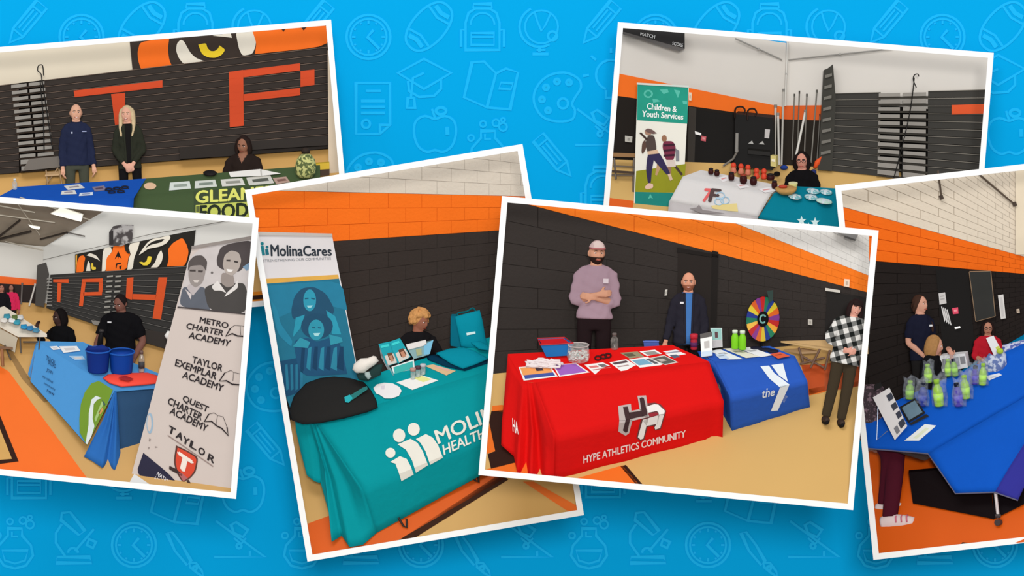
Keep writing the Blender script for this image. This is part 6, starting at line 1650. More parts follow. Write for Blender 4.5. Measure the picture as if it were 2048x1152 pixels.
ta = [('T', 320, 615), ('A', 380, 657), ('Y', 428, 695), ('L', 486, 730), ('O', 548, 776), ('R', 622, 830)]
for ch, x, y in ta:
    p = zz(260, 700, 3.84, [(x - 18, y - 38), (x + 28, y - 12), (x + 14, y + 36), (x - 32, y + 10)])
    bt.part('lettering', B.text(BP, ch, p[0], p[1], p[2], p[3], .04, 0, -.006), ink)
f4 = lambda pts: zz(260, 700, 3.84, pts)
bt.part('underline', B.slab(BP, f4([(288, 648), (635, 886), (633, 894), (286, 656)]), .002, -.006), mat((150, 130, 124), .6))
pb(f4([(350, 728), (440, 770), (522, 820), (502, 930), (460, 980), (400, 1014), (350, 930), (332, 850)]), (90, 54, 46), 1)
pb(f4([(362, 745), (440, 782), (510, 828), (490, 925), (455, 970), (405, 1000), (362, 925), (344, 850)]), (214, 70, 44), 2)
pb(f4([(362, 930), (400, 945), (440, 980), (405, 1003)]), (176, 100, 100), 3)
bt.part('lettering', B.text(BP, 'T', *f4([(372, 782), (474, 850), (448, 950), (350, 885)]), .06, 0, -.009), mat((240, 226, 214), .6))
pb(f4([(300, 885), (345, 905), (400, 950), (395, 965), (330, 930), (296, 910)]), (60, 44, 42), 3); pb(f4([(430, 1000), (445, 990), (490, 1060), (470, 1068)]), (70, 50, 40), 3)
def book(pts_cover, pts_arc):
    bt.part('logo_print', join(*[tube([B.L(x, y, .34) + Vector((0, -.006, 0)) for x, y in p], r * B.u, 5) for p, r in ((pts_cover, 1.5), (pts_arc, .5))]), ink)
book(f2([(765, 910), (730, 970), (780, 950), (820, 968), (872, 972)]), f2([(765, 910), (800, 885), (840, 890), (845, 960), (840, 890), (880, 895)]))
book(f4([(722, 175), (680, 238), (735, 235), (780, 262), (850, 268)]), f4([(722, 175), (770, 155), (790, 170), (785, 235), (790, 170), (850, 185)]))
book(f4([(600, 490), (566, 548), (620, 545), (660, 580), (700, 600), (750, 655), (740, 590)]), f4([(600, 490), (640, 480), (668, 500), (655, 570), (668, 500), (710, 510), (740, 590)]))
pb(f4([(100, 785), (290, 940), (400, 1062), (400, 1090), (40, 960)]), (42, 40, 62), 1)
bt.part('lettering', B.text(BP, 'NATIONAL', *f4([(215, 930), (345, 1035), (335, 1062), (200, 958)]), .02, 0, -.008), mat((226, 222, 226), .6)); bt.part('lettering', B.text(BP, 'HERITAGE', *f4([(195, 965), (325, 1065), (315, 1092), (180, 992)]), .02, 0, -.008), mat((226, 222, 226), .6))
pb(f4(ell(150, 560, 26, 80, 16)), (150, 176, 196), 1); pb(f4(ell(146, 560, 16, 62, 16)), (206, 192, 184), 2)
for q in ([(145, 675), (158, 680), (152, 700), (142, 695)], [(135, 740), (150, 745), (140, 760)], [(190, 735), (212, 742), (190, 748)]): pb(f4(q), (150, 136, 130), 2)
B.single('paper_scrap', 'small white paper behind the academy banner edge', 'paper', B.pillow(f2([(262, 965), (290, 925), (320, 940), (318, 980), (285, 1000)]), const(.9), .03, .02, 3), WHITE, None, True)
# ---- people
person(B, 'man in black polo and jeans holding a bottle behind the light blue table', 243, 606, 1.36, 150, (120, 78, 66), (16, 15, 18), (38, 66, 130), roll=2, yaw=-22, hyaw=-10, hpitch=22, hair='short', hair_rgb=(30, 22, 22), smile=False, build=1.22, sleeve='short', hem=0.9,
       arms=dict(l=[(-0.29, -0.06, 1.12), (-0.26, -0.24, 0.98), (-.2, -.6, -.4)], r=[(0.30, 0.05, 1.12), (0.22, -0.04, 0.88)]), badge=[(-0.10, 1.35, 0.026, 0.010, (206, 204, 206))])
bottle(B, 199, 692, 1.2, 5.5, 34, 'black drink bottle held by the man in the black polo', mat((24, 22, 24), .4), mat((60, 56, 56), .4), 0.6, roll=8)
person(B, 'person in black seated with raised hand at the end of the light blue table', 121, 634, 1.52, 140, (60, 40, 36), (14, 14, 16), sit=True, yaw=-40, hyaw=-20, hpitch=10, hair='bob', hair_rgb=(20, 16, 16), smile=False, build=1.05,
       arms=dict(l=[(-0.22, -0.12, 1.20), (-0.20, -0.30, 1.42), (0, .1, 1), (1, 0, 0)], r=[(0.24, -0.02, 1.14), (0.14, -0.22, 1.05)]))
person(B, 'distant person in pink jacket at the far end of the white table', 22, 576, 1.7, 62, (150, 100, 84), (206, 40, 84), roll=0, hair='long', hair_rgb=(40, 26, 24), smile=False)
person(B, 'distant person in black at the left edge beside the pink jacket', 3, 577, 1.66, 66, (170, 110, 90), (24, 22, 26), roll=0, hair='bob', hair_rgb=(60, 36, 34), smile=False)
# ================================================================== top left photo: bleachers, blue and green tables
B = B1 = Box([(-140, 106), (662, 39), (711, 597), (-91, 664)], -1.3, 'white framed photo at top left showing bleachers behind two tables', 11)
FL = Plane((0, 348, 1.75), (658, 297, 1.75), (300, 660, 0.05))
WL = const(1.9)
fl = B.struct('floor', B.slab(FL, [(-160, 350), (720, 284), (760, 640), (-160, 700)], 0.05), mat((214, 166, 96), 0.4, 0.05, 1.2, 0.3))
fl.part('painted_line', B.slab(FL, [(480, 585), (720, 565), (720, 585), (480, 605)], 0.003, -0.004), mat((222, 130, 20), 0.5))
fl.part('painted_line', B.slab(FL, [(480, 592), (720, 572), (720, 580), (480, 600)], 0.003, -0.007), DARK_P)
wl = B.struct('wall_back', B.slab(WL, [(-150, 60), (700, 20), (700, 330), (-150, 380)], 0.05), mat((226, 214, 192), 0.7, 0.05, 2))
wr = B.struct('wall_right', B.slab(const(1.5), [(656, 100), (672, 98), (700, 420), (659, 420)], 0.03), mat((224, 204, 178), 0.7))
mu = B.single('wall_mural', 'painted mural of a striped animal eye above the bleachers', 'mural', B.slab(WL, [(259, 78), (700, 30), (700, 120), (266, 150)], 0.01, -0.012), mat((58, 48, 42), 0.7))
f1 = lambda pts: zz(0, 30, 2.88, pts)

for k, (pts, c) in enumerate((([(808, 150), (975, 132), (968, 190), (974, 250), (994, 300), (815, 320), (796, 260), (792, 210)], mo), ([(1042, 138), (1062, 150), (1078, 180), (1098, 215), (1130, 245), (1175, 262), (1060, 282), (1030, 245), (1014, 200), (1020, 160)], mw),
        ([(1225, 116), (1330, 100), (1338, 128), (1296, 122)], mw), ([(1360, 96), (1455, 84), (1478, 130), (1474, 180), (1455, 222), (1398, 232), (1378, 190), (1368, 140)], mw), ([(1455, 84), (1900, 40), (1900, 176), (1470, 222), (1480, 160)], mo),
        ([(1143, 168), (1188, 158), (1196, 186), (1214, 205), (1238, 205), (1258, 190), (1266, 172), (1300, 196), (1280, 226), (1244, 244), (1200, 242), (1164, 222)], (232, 200, 40)))):
    mu.part('print', B.slab(WL, smooth(f1(pts)), 0.003, -0.018 - 0.002 * k), mat(c, 0.7))
for q in ([(1622, 74), (1650, 72), (1636, 92)], [(1738, 66), (1770, 64), (1752, 84)]): mu.part('print', B.slab(WL, f1(q), 0.003, -0.034), DARK_P)
BLP = Plane((-150, 358, 1.62), (660, 296, 1.62), (330, 130, 1.78))
LT = [[(147, 181), (325, 160), (325, 174), (149, 194)], [(222, 188), (250, 185), (250, 246), (230, 250)], [(458, 143), (487, 139), (488, 251), (460, 254)], [(487, 139.5), (601, 125.5), (601, 140), (487, 154)], [(487, 188), (601, 175), (601, 190), (487, 202)], [(602, 141), (630, 138), (630, 169), (602, 173)]]
bt, H1 = B.bleachers('dark closed bleachers with orange block letters and grey aisle steps, at top left', BLP, (-170, 362), (660, 297), (656, 92), (-170, 190), 14, [(0.0, 0.285), (0.352, 1.0)], LT, (208, 70, 26), (46, 37, 31), (0.2614, 0.354, 0.028),
    [[(84, 166, 1.55), (82, 148, 1.55), (75, 141, 1.55), (77, 131, 1.55), (85, 131, 1.55), (87, 151, 1.55)], [(80, 160, 1.5), (86, 230, 1.5), (88, 300, 1.5)], [(84, 160, 1.5), (96, 240, 1.5), (105, 300, 1.5)]])
bt.part('base_step', B.slab(const(1.45), [(358, 294), (495, 284), (495, 310), (360, 318)], 0.08), mat((46, 40, 36), 0.6))
bt.part('base_step', B.slab(const(1.45), [(45, 342), (125, 334), (120, 312), (58, 318)], 0.08), mat((112, 104, 96), 0.5), None, False, 'light grey base step')
bt.part('base_step', B.slab(const(1.48), [(495, 300), (656, 290), (656, 272), (495, 282)], 0.06), mat((50, 44, 40), 0.6))
# ---- tables
def simple_table(B, label_t, label_c, back, front, hem, rgb, drop=50, extra=None):
    TP_ = Plane(back[0], back[1], front[0])
    front = [front[0], front[1][:2] + (TP_(*front[1][:2]),)]
    FP_ = Plane(front[0], front[1], hem[0])
    hem = [hem[0], hem[1][:2] + (FP_(*hem[1][:2]),)]
    bx, by = (hem[0][0] + hem[1][0]) / 2, (hem[0][1] + hem[1][1]) / 2
    tb = B.thing('folding_table', label_t, 'table', bx, by, front[0][2])
    table_frame(B, tb, back, front, 0, drop)
    c = B.thing('tablecloth', label_c, 'tablecloth', bx, by, hem[0][2])
    m = cloth(rgb)
    c.part('table_cover', B.sheet([back, front], (2, 6)), m)
    c.part('front_panel', B.sheet([front, hem], (5, 20), 0.012, lambda i, j: 0.004 * math.sin(j * 19) * i), m, None, True)
    return TP_, FP_, c
TPb, FPb, cb = simple_table(B, 'folding table carrying the plain blue cloth at top left', 'plain blue tablecloth at top left beside the olive green cloth', [(34, 374, 1.16), (292, 357, 1.18)], [(-4, 394, 0.92), (268, 396, 0.92)], [(-6, 480, 0.66), (262, 485, 0.66)], (22, 82, 178))
TPg, FPg, cg_ = simple_table(B, 'folding table carrying the olive green cloth', 'olive green tablecloth with a lime lettering panel', [(292, 357, 1.18), (640, 330, 1.2)], [(268, 390, 0.90), (640, 366, 0.90)], [(258, 485, 0.62), (640, 470, 0.6)], (70, 88, 56))
cg_.part('logo_panel', B.slab(FPg, [(388, 381), (560, 370), (560, 460), (388, 460)], 0.003, -0.010), mat((60, 74, 50), 0.7))
cg_.part('lettering', B.text(FPg, 'GLEANERS', (392, 382), (566, 370), (566, 394), (392, 406), 0.035, 0, -0.016), mat((220, 222, 110), 0.7))
cg_.part('logo_panel', B.slab(FPg, [(391, 410), (560, 399), (560, 460), (391, 460)], 0.003, -0.013), mat((196, 204, 96), 0.7))
cg_.part('lettering', B.text(FPg, 'FOOD BANK', (400, 411), (598, 399), (598, 426), (400, 440), 0.035, 0, -0.018), mat((38, 48, 34), 0.7))
cg_.part('small_lettering', B.slab(FPg, [(392, 412), (398, 411.5), (398, 424), (392, 424)], 0.002, -0.017), mat((90, 100, 60), 0.7))
for lb, q, c, pr_ in (('white sheet on the olive cloth, left of the row', [(340, 365), (379, 362), (382, 377), (338, 381)], (214, 220, 214), (150, 160, 150)), ('white sheet on the olive cloth, second from left', [(390, 362), (430, 359), (434, 373), (389, 377)], (212, 214, 206), (130, 140, 130)),
        ('white sheet on the olive cloth, third from left', [(441, 359), (484, 356), (490, 370), (444, 373)], (216, 214, 206), (150, 150, 140)), ('grey framed card at right of the sheets on the olive cloth', [(492, 355), (540, 350), (548, 366), (498, 371)], (206, 204, 196), (90, 92, 84)),
        ('reddish card at right end of the olive cloth', [(545, 356), (572, 353), (580, 364), (552, 368)], (180, 150, 136), (130, 96, 86))):
    paper(B, TPg, q, lb, c, [(lerp_quad(q, .2, .3, .85, .65), pr_)], 'sheet')
paper(B, TPg, ell(300, 372, 12.5, 7, 18), 'round peach plate at left end of the olive cloth', (222, 184, 150), (), 'plate', 'plate', off=-0.012)
paper(B, TPg, [(457, 344), (520, 338), (562, 347), (520, 352), (461, 354)], 'open white binder in front of the seated woman with dark bob', (236, 232, 226), [([(520, 339), (523, 339), (524, 351), (521, 351)], (190, 186, 180))], 'binder', 'book', off=-0.03, t=0.02)
B.single('black_pouch', 'small black pouch on olive cloth left of the seated woman', 'pouch', B.pillow(ell(420, 346, 14, 6, 14), TPg.off(-.06), .03, .02, 3), mat((34, 30, 30), 0.6), None, True)
for lb, q, c, pr_ in (('white leaflet on the plain blue cloth, rear', [(128, 372), (160, 368), (170, 376), (136, 380)], (216, 214, 210), (150, 140, 150)), ('white leaflet on the plain blue cloth, front left', [(124, 382), (150, 380), (154, 388), (122, 389)], (220, 218, 212), (160, 150, 160)),
        ('white leaflet on the plain blue cloth, front right', [(160, 386), (186, 384), (186, 390), (158, 392)], (214, 222, 232), (140, 150, 180)), ('brown card on the plain blue cloth', [(184, 374), (208, 371), (214, 380), (190, 383)], (130, 120, 140), (90, 70, 90))):
    paper(B, TPb, q, lb, c, [(lerp_quad(q, .2, .3, .8, .6), pr_)], 'leaflet')
for k, (x, y) in enumerate(((218, 379), (234, 377), (250, 375), (224, 384), (242, 383))):
    B.single('bracelet', 'dark bracelet at the ' + ('back left', 'back middle', 'back right', 'front left', 'front right')[k] + ' of its group on the blue cloth', 'bracelet', tube([B.L(x + 7 * math.cos(a), y + 2.5 * math.sin(a), TPb(x, y) - .04) for a in [2 * PI * i / 12 for i in range(13)]], 0.008, 6), mat((26, 30, 50), 0.5), 'dark bracelets on the blue cloth')
bottle(B, 30, 379, TPb(30, 379), 5, 22, 'small clear water bottle at left end of the plain blue cloth', glass_mat((200, 214, 222), 0.4), mat((220, 224, 226), 0.5))
th = B.thing('folding_chair', 'light metal folding chair behind the blue table at top left', 'chair', 104, 372, 1.3)
for a, b in (((92, 340, 1.32), (96, 372, 1.3)), ((118, 338, 1.32), (124, 370, 1.3)), ((116, 336, 1.38), (90, 372, 1.34))): th.part('leg', B.tubepx([a, b], 1.4, 6), mat((170, 140, 104), 0.5))
th.part('seat', B.box8([(90, 350, 1.28), (118, 348, 1.28), (120, 342, 1.40), (94, 344, 1.40)], [(90, 353, 1.28), (118, 351, 1.28), (120, 345, 1.4), (94, 347, 1.4)]), mat((196, 160, 116), 0.5))
th = B.thing('woven_basket', 'yellow green speckled basket with dark top at right end of the olive cloth', 'basket', 611, 352, TPg(611, 352) - .05)
th.part('body', B.lathe(611, 354, TPg(611, 350) - .05, [(15, 0), (20, 8), (21, 24), (18, 36), (11, 45), (9, 46)], 10, 0, 18), spot_mat((206, 206, 130), (92, 104, 56), 34, 0.5), None, True)
th.part('top', B.lathe(611, 306, TPg(611, 350) - .02, [(8, 0), (9, 6), (5, 11)], 10), mat((52, 42, 36), 0.6), None, True)
th = B.thing('storage_bin', 'yellow bin with dark base at the right edge of the top left photo', 'bin', 648, 346, 1.28)
th.part('body', B.box8([(632, 343, 1.2), (659, 340, 1.2), (659, 325, 1.2), (630, 328, 1.2)], [(634, 340, 1.36), (659, 337, 1.36), (659, 323, 1.36), (632, 325, 1.36)]), mat((222, 184, 48), 0.5))
th.part('base', B.box8([(632, 352, 1.18), (659, 350, 1.18), (659, 338, 1.18), (630, 340, 1.18)], [(634, 350, 1.36), (659, 348, 1.36), (659, 336, 1.36), (632, 338, 1.36)]), mat((70, 48, 32), 0.5))
person(B, 'bald man in navy quarter zip standing left of the blond woman', 152, 226, 1.38, 148, (228, 172, 142), (34, 40, 66), (72, 74, 62), roll=-1, yaw=4, hair='fringe', hair_rgb=(150, 130, 110), hem=0.90, collar=(30, 34, 56), badge=[(-0.07, 1.345, 0.012, 0.012, (170, 176, 196)), (0.10, 1.36, 0.03, 0.007, (150, 158, 190))],
       arms=dict(l=[(-0.195, 0.03, 1.14), (-0.195, -0.05, 0.86)], r=[(0.195, 0.03, 1.14), (0.225, -0.05, 0.88)]), build=0.88)
person(B, 'blond woman in dark green jacket standing with clasped hands', 254, 229, 1.40, 146, (228, 170, 144), (44, 46, 36), (24, 22, 24), roll=-3, yaw=-8, hyaw=-4, hair='long', hair_rgb=(206, 182, 142), hem=0.86, build=0.84, open_front=(26, 24, 24),
       arms=dict(l=[(-0.195, 0.0, 1.13), (-0.05, -0.17, 0.93), (.6, -.1, -.6), (0, 1, 0), 1], r=[(0.195, 0.0, 1.13), (0.07, -0.17, 0.93), (-.6, -.1, -.6), (0, 1, 0), 1]))
person(B, 'seated woman with dark bob in black top writing at the olive table', 487, 289, 1.30, 150, (150, 100, 76), (40, 30, 26), sit=True, yaw=-12, hyaw=-6, hpitch=16, hroll=4, hair='bob', hair_rgb=(40, 28, 24), smile=False, vneck=True, build=1.05,
       arms=dict(l=[(-0.25, -0.06, 1.16), (-0.22, -0.30, 1.10), (0, -.8, -.3)], r=[(0.24, -0.06, 1.16), (0.08, -0.30, 1.10), (-.6, -.6, 0)]))
# ================================================================== top right photo: gym corner, youth banner
B = B3 = Box([(1236, 44), (1987, 106), (1951, 560), (1200, 498)], -1.3, 'white framed photo at top right showing a gym corner and two tables', 11)
FL = Plane((1240, 318, 1.85), (1570, 330, 1.9), (1450, 520, 0.1))
WLP = Plane((1240, 300, 1.2), (1570, 330, 1.9), (1240, 100, 1.2)); WRP = const(1.9)
FL = Plane((1240, 325, 1.2), (1570, 332, 1.9), (1970, 360, 1.75))
FL = Plane((1200, 330, 1.55), (1990, 365, 1.8), (1500, 600, 0.05))
WLP = Plane((1200, 330, 1.62), (1567, 335, 1.9), (1200, 100, 1.62))
fl = B.struct('floor', B.slab(FL, [(1190, 318), (1560, 330), (2000, 352), (2000, 600), (1180, 540)], 0.05), mat((212, 172, 104), 0.4, 0.05, 1.2, 0.3))
fl.part('painted_line', B.slab(FL, [(1200, 393), (1268, 402), (1264, 425), (1200, 414)], 0.003, -0.004), OR2)
DARKW = mat((34, 29, 25), 0.7, 0.08, 3, 0.15)
lw_ = B.struct('wall_left', B.slab(WLP, [(1190, 340), (1567, 338), (1572, 85), (1190, 30)], 0.05), mat((210, 204, 196), 0.7, 0.04, 2))
lw_.part('painted_band', B.slab(WLP, [(1190, 137), (1567, 214), (1566, 238), (1190, 185)], 0.004, -0.006), mat((242, 110, 18), 0.6))
lw_.part('painted_band', B.slab(WLP, [(1190, 185), (1566, 238), (1564, 338), (1190, 338)], 0.004, -0.006), DARKW)
rw_ = B.struct('wall_right', B.slab(WRP, [(1564, 336), (2010, 380), (2010, 60), (1574, 60)], 0.05), mat((216, 210, 202), 0.7, 0.04, 2))
rw_.part('painted_band', B.slab(WRP, [(1565, 211), (1660, 210), (1660, 241), (1565, 238)], 0.004, -0.006), mat((226, 96, 28), 0.6))
rw_.part('painted_band', B.slab(WRP, [(1565, 238), (1660, 241), (1660, 345), (1563, 336)], 0.004, -0.006), mat((42, 36, 30), 0.7))
d = B.struct('door_1', B.slab(WLP, [(1380, 217), (1470, 230), (1468, 332), (1376, 326)], 0.02, -0.014), mat((22, 19, 17), 0.5))
d.part('door_frame', B.slab(WLP, [(1377, 213), (1392, 215), (1388, 330), (1374, 326)], 0.02, -0.022), mat((52, 46, 40), 0.5))
d.part('handle', B.slab(WLP, [(1389, 262), (1402, 266), (1402, 271), (1390, 268)], 0.02, -0.04), STEEL)
paper(B, WLP, [(1402, 271), (1412, 273), (1411, 283), (1401, 281)], 'small pink notice on the dark door right of the youth banner', (196, 90, 100), [([(1404, 274), (1409, 275), (1409, 279), (1404, 278)], (226, 150, 150))], 'notice', off=-0.03)
fitting(B, 'white outlet plate on the black wall left of the youth banner', WLP, [(1249, 271), (1264, 273), (1263, 285), (1249, 283)], (190, 186, 176), 'outlet_plate', 'outlet')
fitting(B, 'white alarm box on orange band right of the youth banner', WLP, [(1377, 184), (1383, 185), (1382, 201), (1377, 200)], (232, 214, 190), 'alarm_box', 'alarm')
sb = B.thing('scoreboard', 'black wall scoreboard at upper left corner of the gym photo', 'scoreboard', 1310, 100, 1.55)
sb.part('bracket', B.tubepx([(1290, 60, 1.5), (1290, 60, 1.64)], 3, 6), STEEL)
SBP = const(1.42)
sb.part('panel', B.slab(SBP, [(1238, 45), (1369, 60), (1369, 97), (1243, 62)], 0.08, 0), mat((38, 36, 36), 0.5))
sb.part('lower_edge', B.slab(SBP, [(1243, 62), (1369, 97), (1358, 102), (1243, 67)], 0.09, 0.0), mat((84, 80, 78), 0.5))
sb.part('lettering', B.text(SBP, 'MATCH', (1281, 64), (1310, 70), (1309, 77), (1280, 70), 0.02, 0, -0.006), mat((200, 200, 200), 0.5))
sb.part('lettering', B.text(SBP, 'SCORE', (1345, 83), (1366, 87), (1365, 94), (1344, 89), 0.02, 0, -0.006), mat((200, 200, 200), 0.5))
for lb, a, b in (('thin grey conduit along the left white wall', (1470, 76, 1.75), (1564, 119, 1.86)), ('thin grey conduit along the right white wall', (1577, 119, 1.86), (1784, 97, 1.86)), ('pale vertical pipe in the corner of the gym', (1575, 82, 1.82), (1570, 212, 1.82))):
    th = B.thing('wall_pipe', lb, 'pipe', b[0], b[1], b[2])
    th.part('pipe', B.tubepx([a, b], 1.4 if 'thin' in lb else 2.2, 6), mat((150, 146, 140) if 'thin' in lb else (206, 202, 194), 0.5))
    th.part('bracket', B.tubepx([((a[0] + b[0]) / 2 - 2, (a[1] + b[1]) / 2, a[2]), ((a[0] + b[0]) / 2 + 2, (a[1] + b[1]) / 2, a[2])], 2.6, 6), mat((170, 166, 160), 0.5))
# bleachers
BLP = Plane((1664, 345, 1.72), (1980, 372, 1.72), (1820, 180, 1.84))
bt, H3 = B.bleachers('dark closed bleachers with grey aisle steps at right, orange letter bar at the edge', BLP, (1660, 342), (1985, 378), (1985, 178), (1664, 186), 12, [(0.0, 0.36), (0.66, 1.0)], [[(1904, 210), (1972, 208), (1972, 227), (1904, 229)]], (222, 84, 36), (52, 49, 44), (0.34, 0.66, 0.0),
    [[(1833, 175, 1.6), (1827, 160, 1.6), (1829, 150, 1.6), (1836, 148, 1.6), (1838, 153, 1.6)], [(1829, 155, 1.58), (1822, 215, 1.58), (1808, 280, 1.58), (1788, 357, 1.58)], [(1806, 300, 1.58), (1804, 360, 1.58)]])
es = bt.part('end_panel', B.slab(const(1.66), [(1647, 140), (1656, 136), (1666, 128), (1672, 200), (1664, 342), (1636, 340)], 0.1, 0), mat((60, 58, 52), 0.6))
for i in range(8): bt.part('rung', B.slab(const(1.62), [(1650 - i * 1.2, 150 + i * 22), (1664 - i * .4, 146 + i * 22), (1664 - i * .4, 152 + i * 22), (1650 - i * 1.2, 156 + i * 22)], 0.03), mat((112, 108, 100), 0.5))
# poles leaning in the corner
for k, (a, b, r, c, lb) in enumerate((((1551, 212), (1549, 325), 3.2, (196, 190, 180), 'white leaning pole at left of the pole group'), ((1556, 228), (1558, 330), 3.0, (214, 210, 202), 'short white pole second from left'), ((1567, 180), (1563, 330), 2.6, (186, 182, 174), 'tall pale pole in the wall corner'), ((1589, 190), (1584, 320), 1.6, (120, 116, 108), 'thin grey pole right of the corner'),
        ((1599, 184), (1594, 322), 1.6, (112, 108, 100), 'thin grey pole, second right of the corner'), ((1611, 222), (1592, 312), 3.0, (224, 220, 212), 'white pole leaning steeply to the left'), ((1614, 190), (1608, 326), 1.8, (126, 120, 112), 'grey pole behind the steep white pole'), ((1634, 182), (1622, 326), 1.8, (130, 126, 118), 'grey pole near the bleacher end'), ((1640, 230), (1634, 320), 1.4, (110, 106, 100), 'thin short pole touching the bleacher end'))):
    th = B.thing('pole', lb, 'pole', b[0], b[1], 1.72)
    th.part('shaft', B.tubepx([(a[0], a[1], 1.82), (b[0], b[1], 1.70)], r * .8, 8), mat(c, 0.4))
    th.part('tip', B.tubepx([(a[0], a[1] - 3, 1.82), (a[0], a[1] + 3, 1.82)], r, 8), mat(tuple(int(x * .7) for x in c), 0.4))
# equipment cart
ec = B.thing('equipment_cart', 'black equipment cart with looped handles beside the leaning poles', 'cart', 1505, 345, 1.5)
ec.part('body', B.box8([(1468, 333, 1.42), (1545, 340, 1.42), (1546, 236, 1.42), (1470, 228, 1.42)], [(1474, 326, 1.62), (1550, 334, 1.62), (1550, 230, 1.62), (1476, 222, 1.62)]), mat((20, 18, 17), 0.45, 0.2, 5))
for x, y, r in ((1480, 222, 10), (1504, 226, 9)):
    ec.part('handle', B.tubepx([(x - r, y + 14, 1.4), (x - r, y - 2, 1.4), (x - r * .5, y - 8, 1.4), (x + r * .5, y - 8, 1.4), (x + r, y - 1, 1.4), (x + r * .6, y + 6, 1.4)], 1.8, 6, 3), mat((40, 24, 18), 0.5))
for pts, c in (([(1530, 258), (1540, 259), (1538, 277), (1529, 276)], (186, 180, 178)), ([(1496, 287), (1504, 281), (1507, 288)], (170, 168, 164)), ([(1517, 288), (1525, 282), (1529, 289)], (170, 168, 164))): ec.part('label_print', B.slab(const(1.40), pts, 0.006, -0.01), mat(c, 0.6))
ec.part('shelf', B.box8([(1496, 308, 1.34), (1540, 312, 1.34), (1540, 304, 1.34), (1496, 300, 1.34)], [(1496, 304, 1.42), (1540, 308, 1.42), (1540, 300, 1.42), (1496, 296, 1.42)]), mat((34, 32, 30), 0.5))
ec.part('wheel', B.tubepx([(1552, 348, 1.38), (1556, 348, 1.46)], 5, 10), BLACK); ec.part('wheel', B.tubepx([(1476, 338, 1.38), (1480, 338, 1.46)], 5, 10), BLACK)
th = B.thing('floor_stand', 'grey metal stand with slanted foot left of the equipment cart', 'stand', 1460, 334, 1.44)
th.part('post', B.tubepx([(1474, 266, 1.36), (1473, 304, 1.36)], 3.4, 8), mat((140, 136, 130), 0.4)); th.part('foot', B.tubepx([(1476, 300, 1.36), (1466, 318, 1.36), (1446, 332, 1.36)], 2.2, 8), mat((120, 114, 106), 0.4))
th = B.single('yellow_box', 'small pale yellow carton on the floor in front of the poles', 'box', B.box8([(1541, 332, 1.34), (1552, 334, 1.34), (1552, 312, 1.34), (1541, 311, 1.34)], [(1545, 330, 1.42), (1556, 332, 1.42), (1556, 310, 1.42), (1545, 309, 1.42)]), mat((206, 190, 120), 0.6))
th.part('label_print', B.slab(const(1.34), [(1543, 318), (1550, 319), (1550, 324), (1543, 323)], 0.003, -0.004), mat((236, 226, 200), 0.6))
th = B.thing('flag', 'orange pennant with blue base beside the seated woman, near the bleacher end', 'flag', 1630, 345, 1.4)
th.part('cloth', B.pillow([(1645, 310), (1640, 328), (1632, 338), (1626, 336), (1630, 322)], const(FL(1630, 346) - .02), 0.03, 0.02, 3), mat((232, 88, 40), 0.6), None, True)
th.part('base', B.lathe(1627, 347, FL(1627, 347) - .03, [(6, 0), (6, 5), (3, 8)], 14), mat((40, 50, 110), 0.5))
B.single('blue_bag', 'small blue bag on floor under the leaning poles', 'bag', B.pillow(ell(1568, 335, 8, 5, 12), const(FL(1568, 340) - .02), 0.03, 0.02, 3), cloth((40, 70, 150)), None, True)
# cafeteria table left
th = B.thing('cafeteria_table', 'folded cafeteria table with metal legs left of the youth banner', 'table', 1245, 385, 1.3)
th.part('table_top', B.slab(const(1.3), [(1222, 305), (1274, 307), (1274, 315), (1222, 313)], 0.06), mat((150, 110, 66), 0.5))
for a, b, r in (((1228, 316), (1232, 358), 2), ((1226, 332), (1272, 334), 1.6), ((1222, 350), (1270, 350), 1.8), ((1268, 316), (1266, 384), 2), ((1218, 380), (1268, 386), 1.4)): th.part('leg', B.tubepx([a + (1.28,), b + (1.26,)], r, 6), mat((104, 92, 80), 0.4))
th.part('bench', B.slab(const(1.22), [(1222, 340), (1270, 343), (1270, 348), (1222, 345)], 0.05), mat((66, 50, 36), 0.5))
# banner
BP = const(1.12)
bt = B.thing('banner_stand', 'roll up banner with teal header and children playing on grass', 'banner', 1318, 460, 1.12)
bq = [(1275, 168), (1378, 174), (1362, 470), (1266, 462)]
bt.part('panel', B.slab(BP, bq, 0.03, 0), mat((236, 232, 220), 0.6, 0.02))
bt.part('top_rail', B.slab(BP, [(1274, 165), (1378, 171), (1378, 175), (1274, 169)], 0.04, -0.015), mat((206, 214, 206), 0.4))
bt.part('base', B.box8([(1262, 470, 1.02), (1366, 478, 1.02), (1366, 466, 1.02), (1262, 458, 1.02)], [(1262, 468, 1.25), (1366, 476, 1.25), (1366, 464, 1.25), (1262, 456, 1.25)]), STEEL)
f3 = lambda pts: zz(1210, 140, 3.838, pts)
P3 = lambda pts, c, k: pr(pts, c, k, bt, BP)
P3(f3([(250, 108), (640, 132), (632, 412), (246, 384)]), (24, 150, 128), 0)
P3(f3([(240, 775), (622, 720), (600, 940), (230, 942)]), (146, 146, 22), 0)
P3(f3([(232, 935), (600, 945), (590, 1200), (226, 1200)]), (14, 132, 122), 1)
gl = (84, 186, 166)
for q in (ell(333, 183, 36, 32, 14), ): bt.part('print', B.slab(BP, f3(q), .0015, -.0045), mat(gl, .6)); bt.part('print', B.slab(BP, f3(ell(333, 183, 22, 19, 14)), .0015, -.006), mat((24, 150, 128), .6))
for q in ([(420, 150), (480, 145), (490, 170), (450, 185)], [(530, 150), (580, 160), (560, 215), (545, 180)], [(595, 235), (632, 240), (630, 265), (600, 262)], [(365, 220), (400, 225), (430, 240), (370, 250)]): P3(f3(q), gl, 1)
bt.part('lettering', B.text(BP, 'Children &', (1295, 206), (1354, 213), (1353, 224), (1294, 218), 0.03, 0, -0.006), mat((244, 246, 242), 0.6))
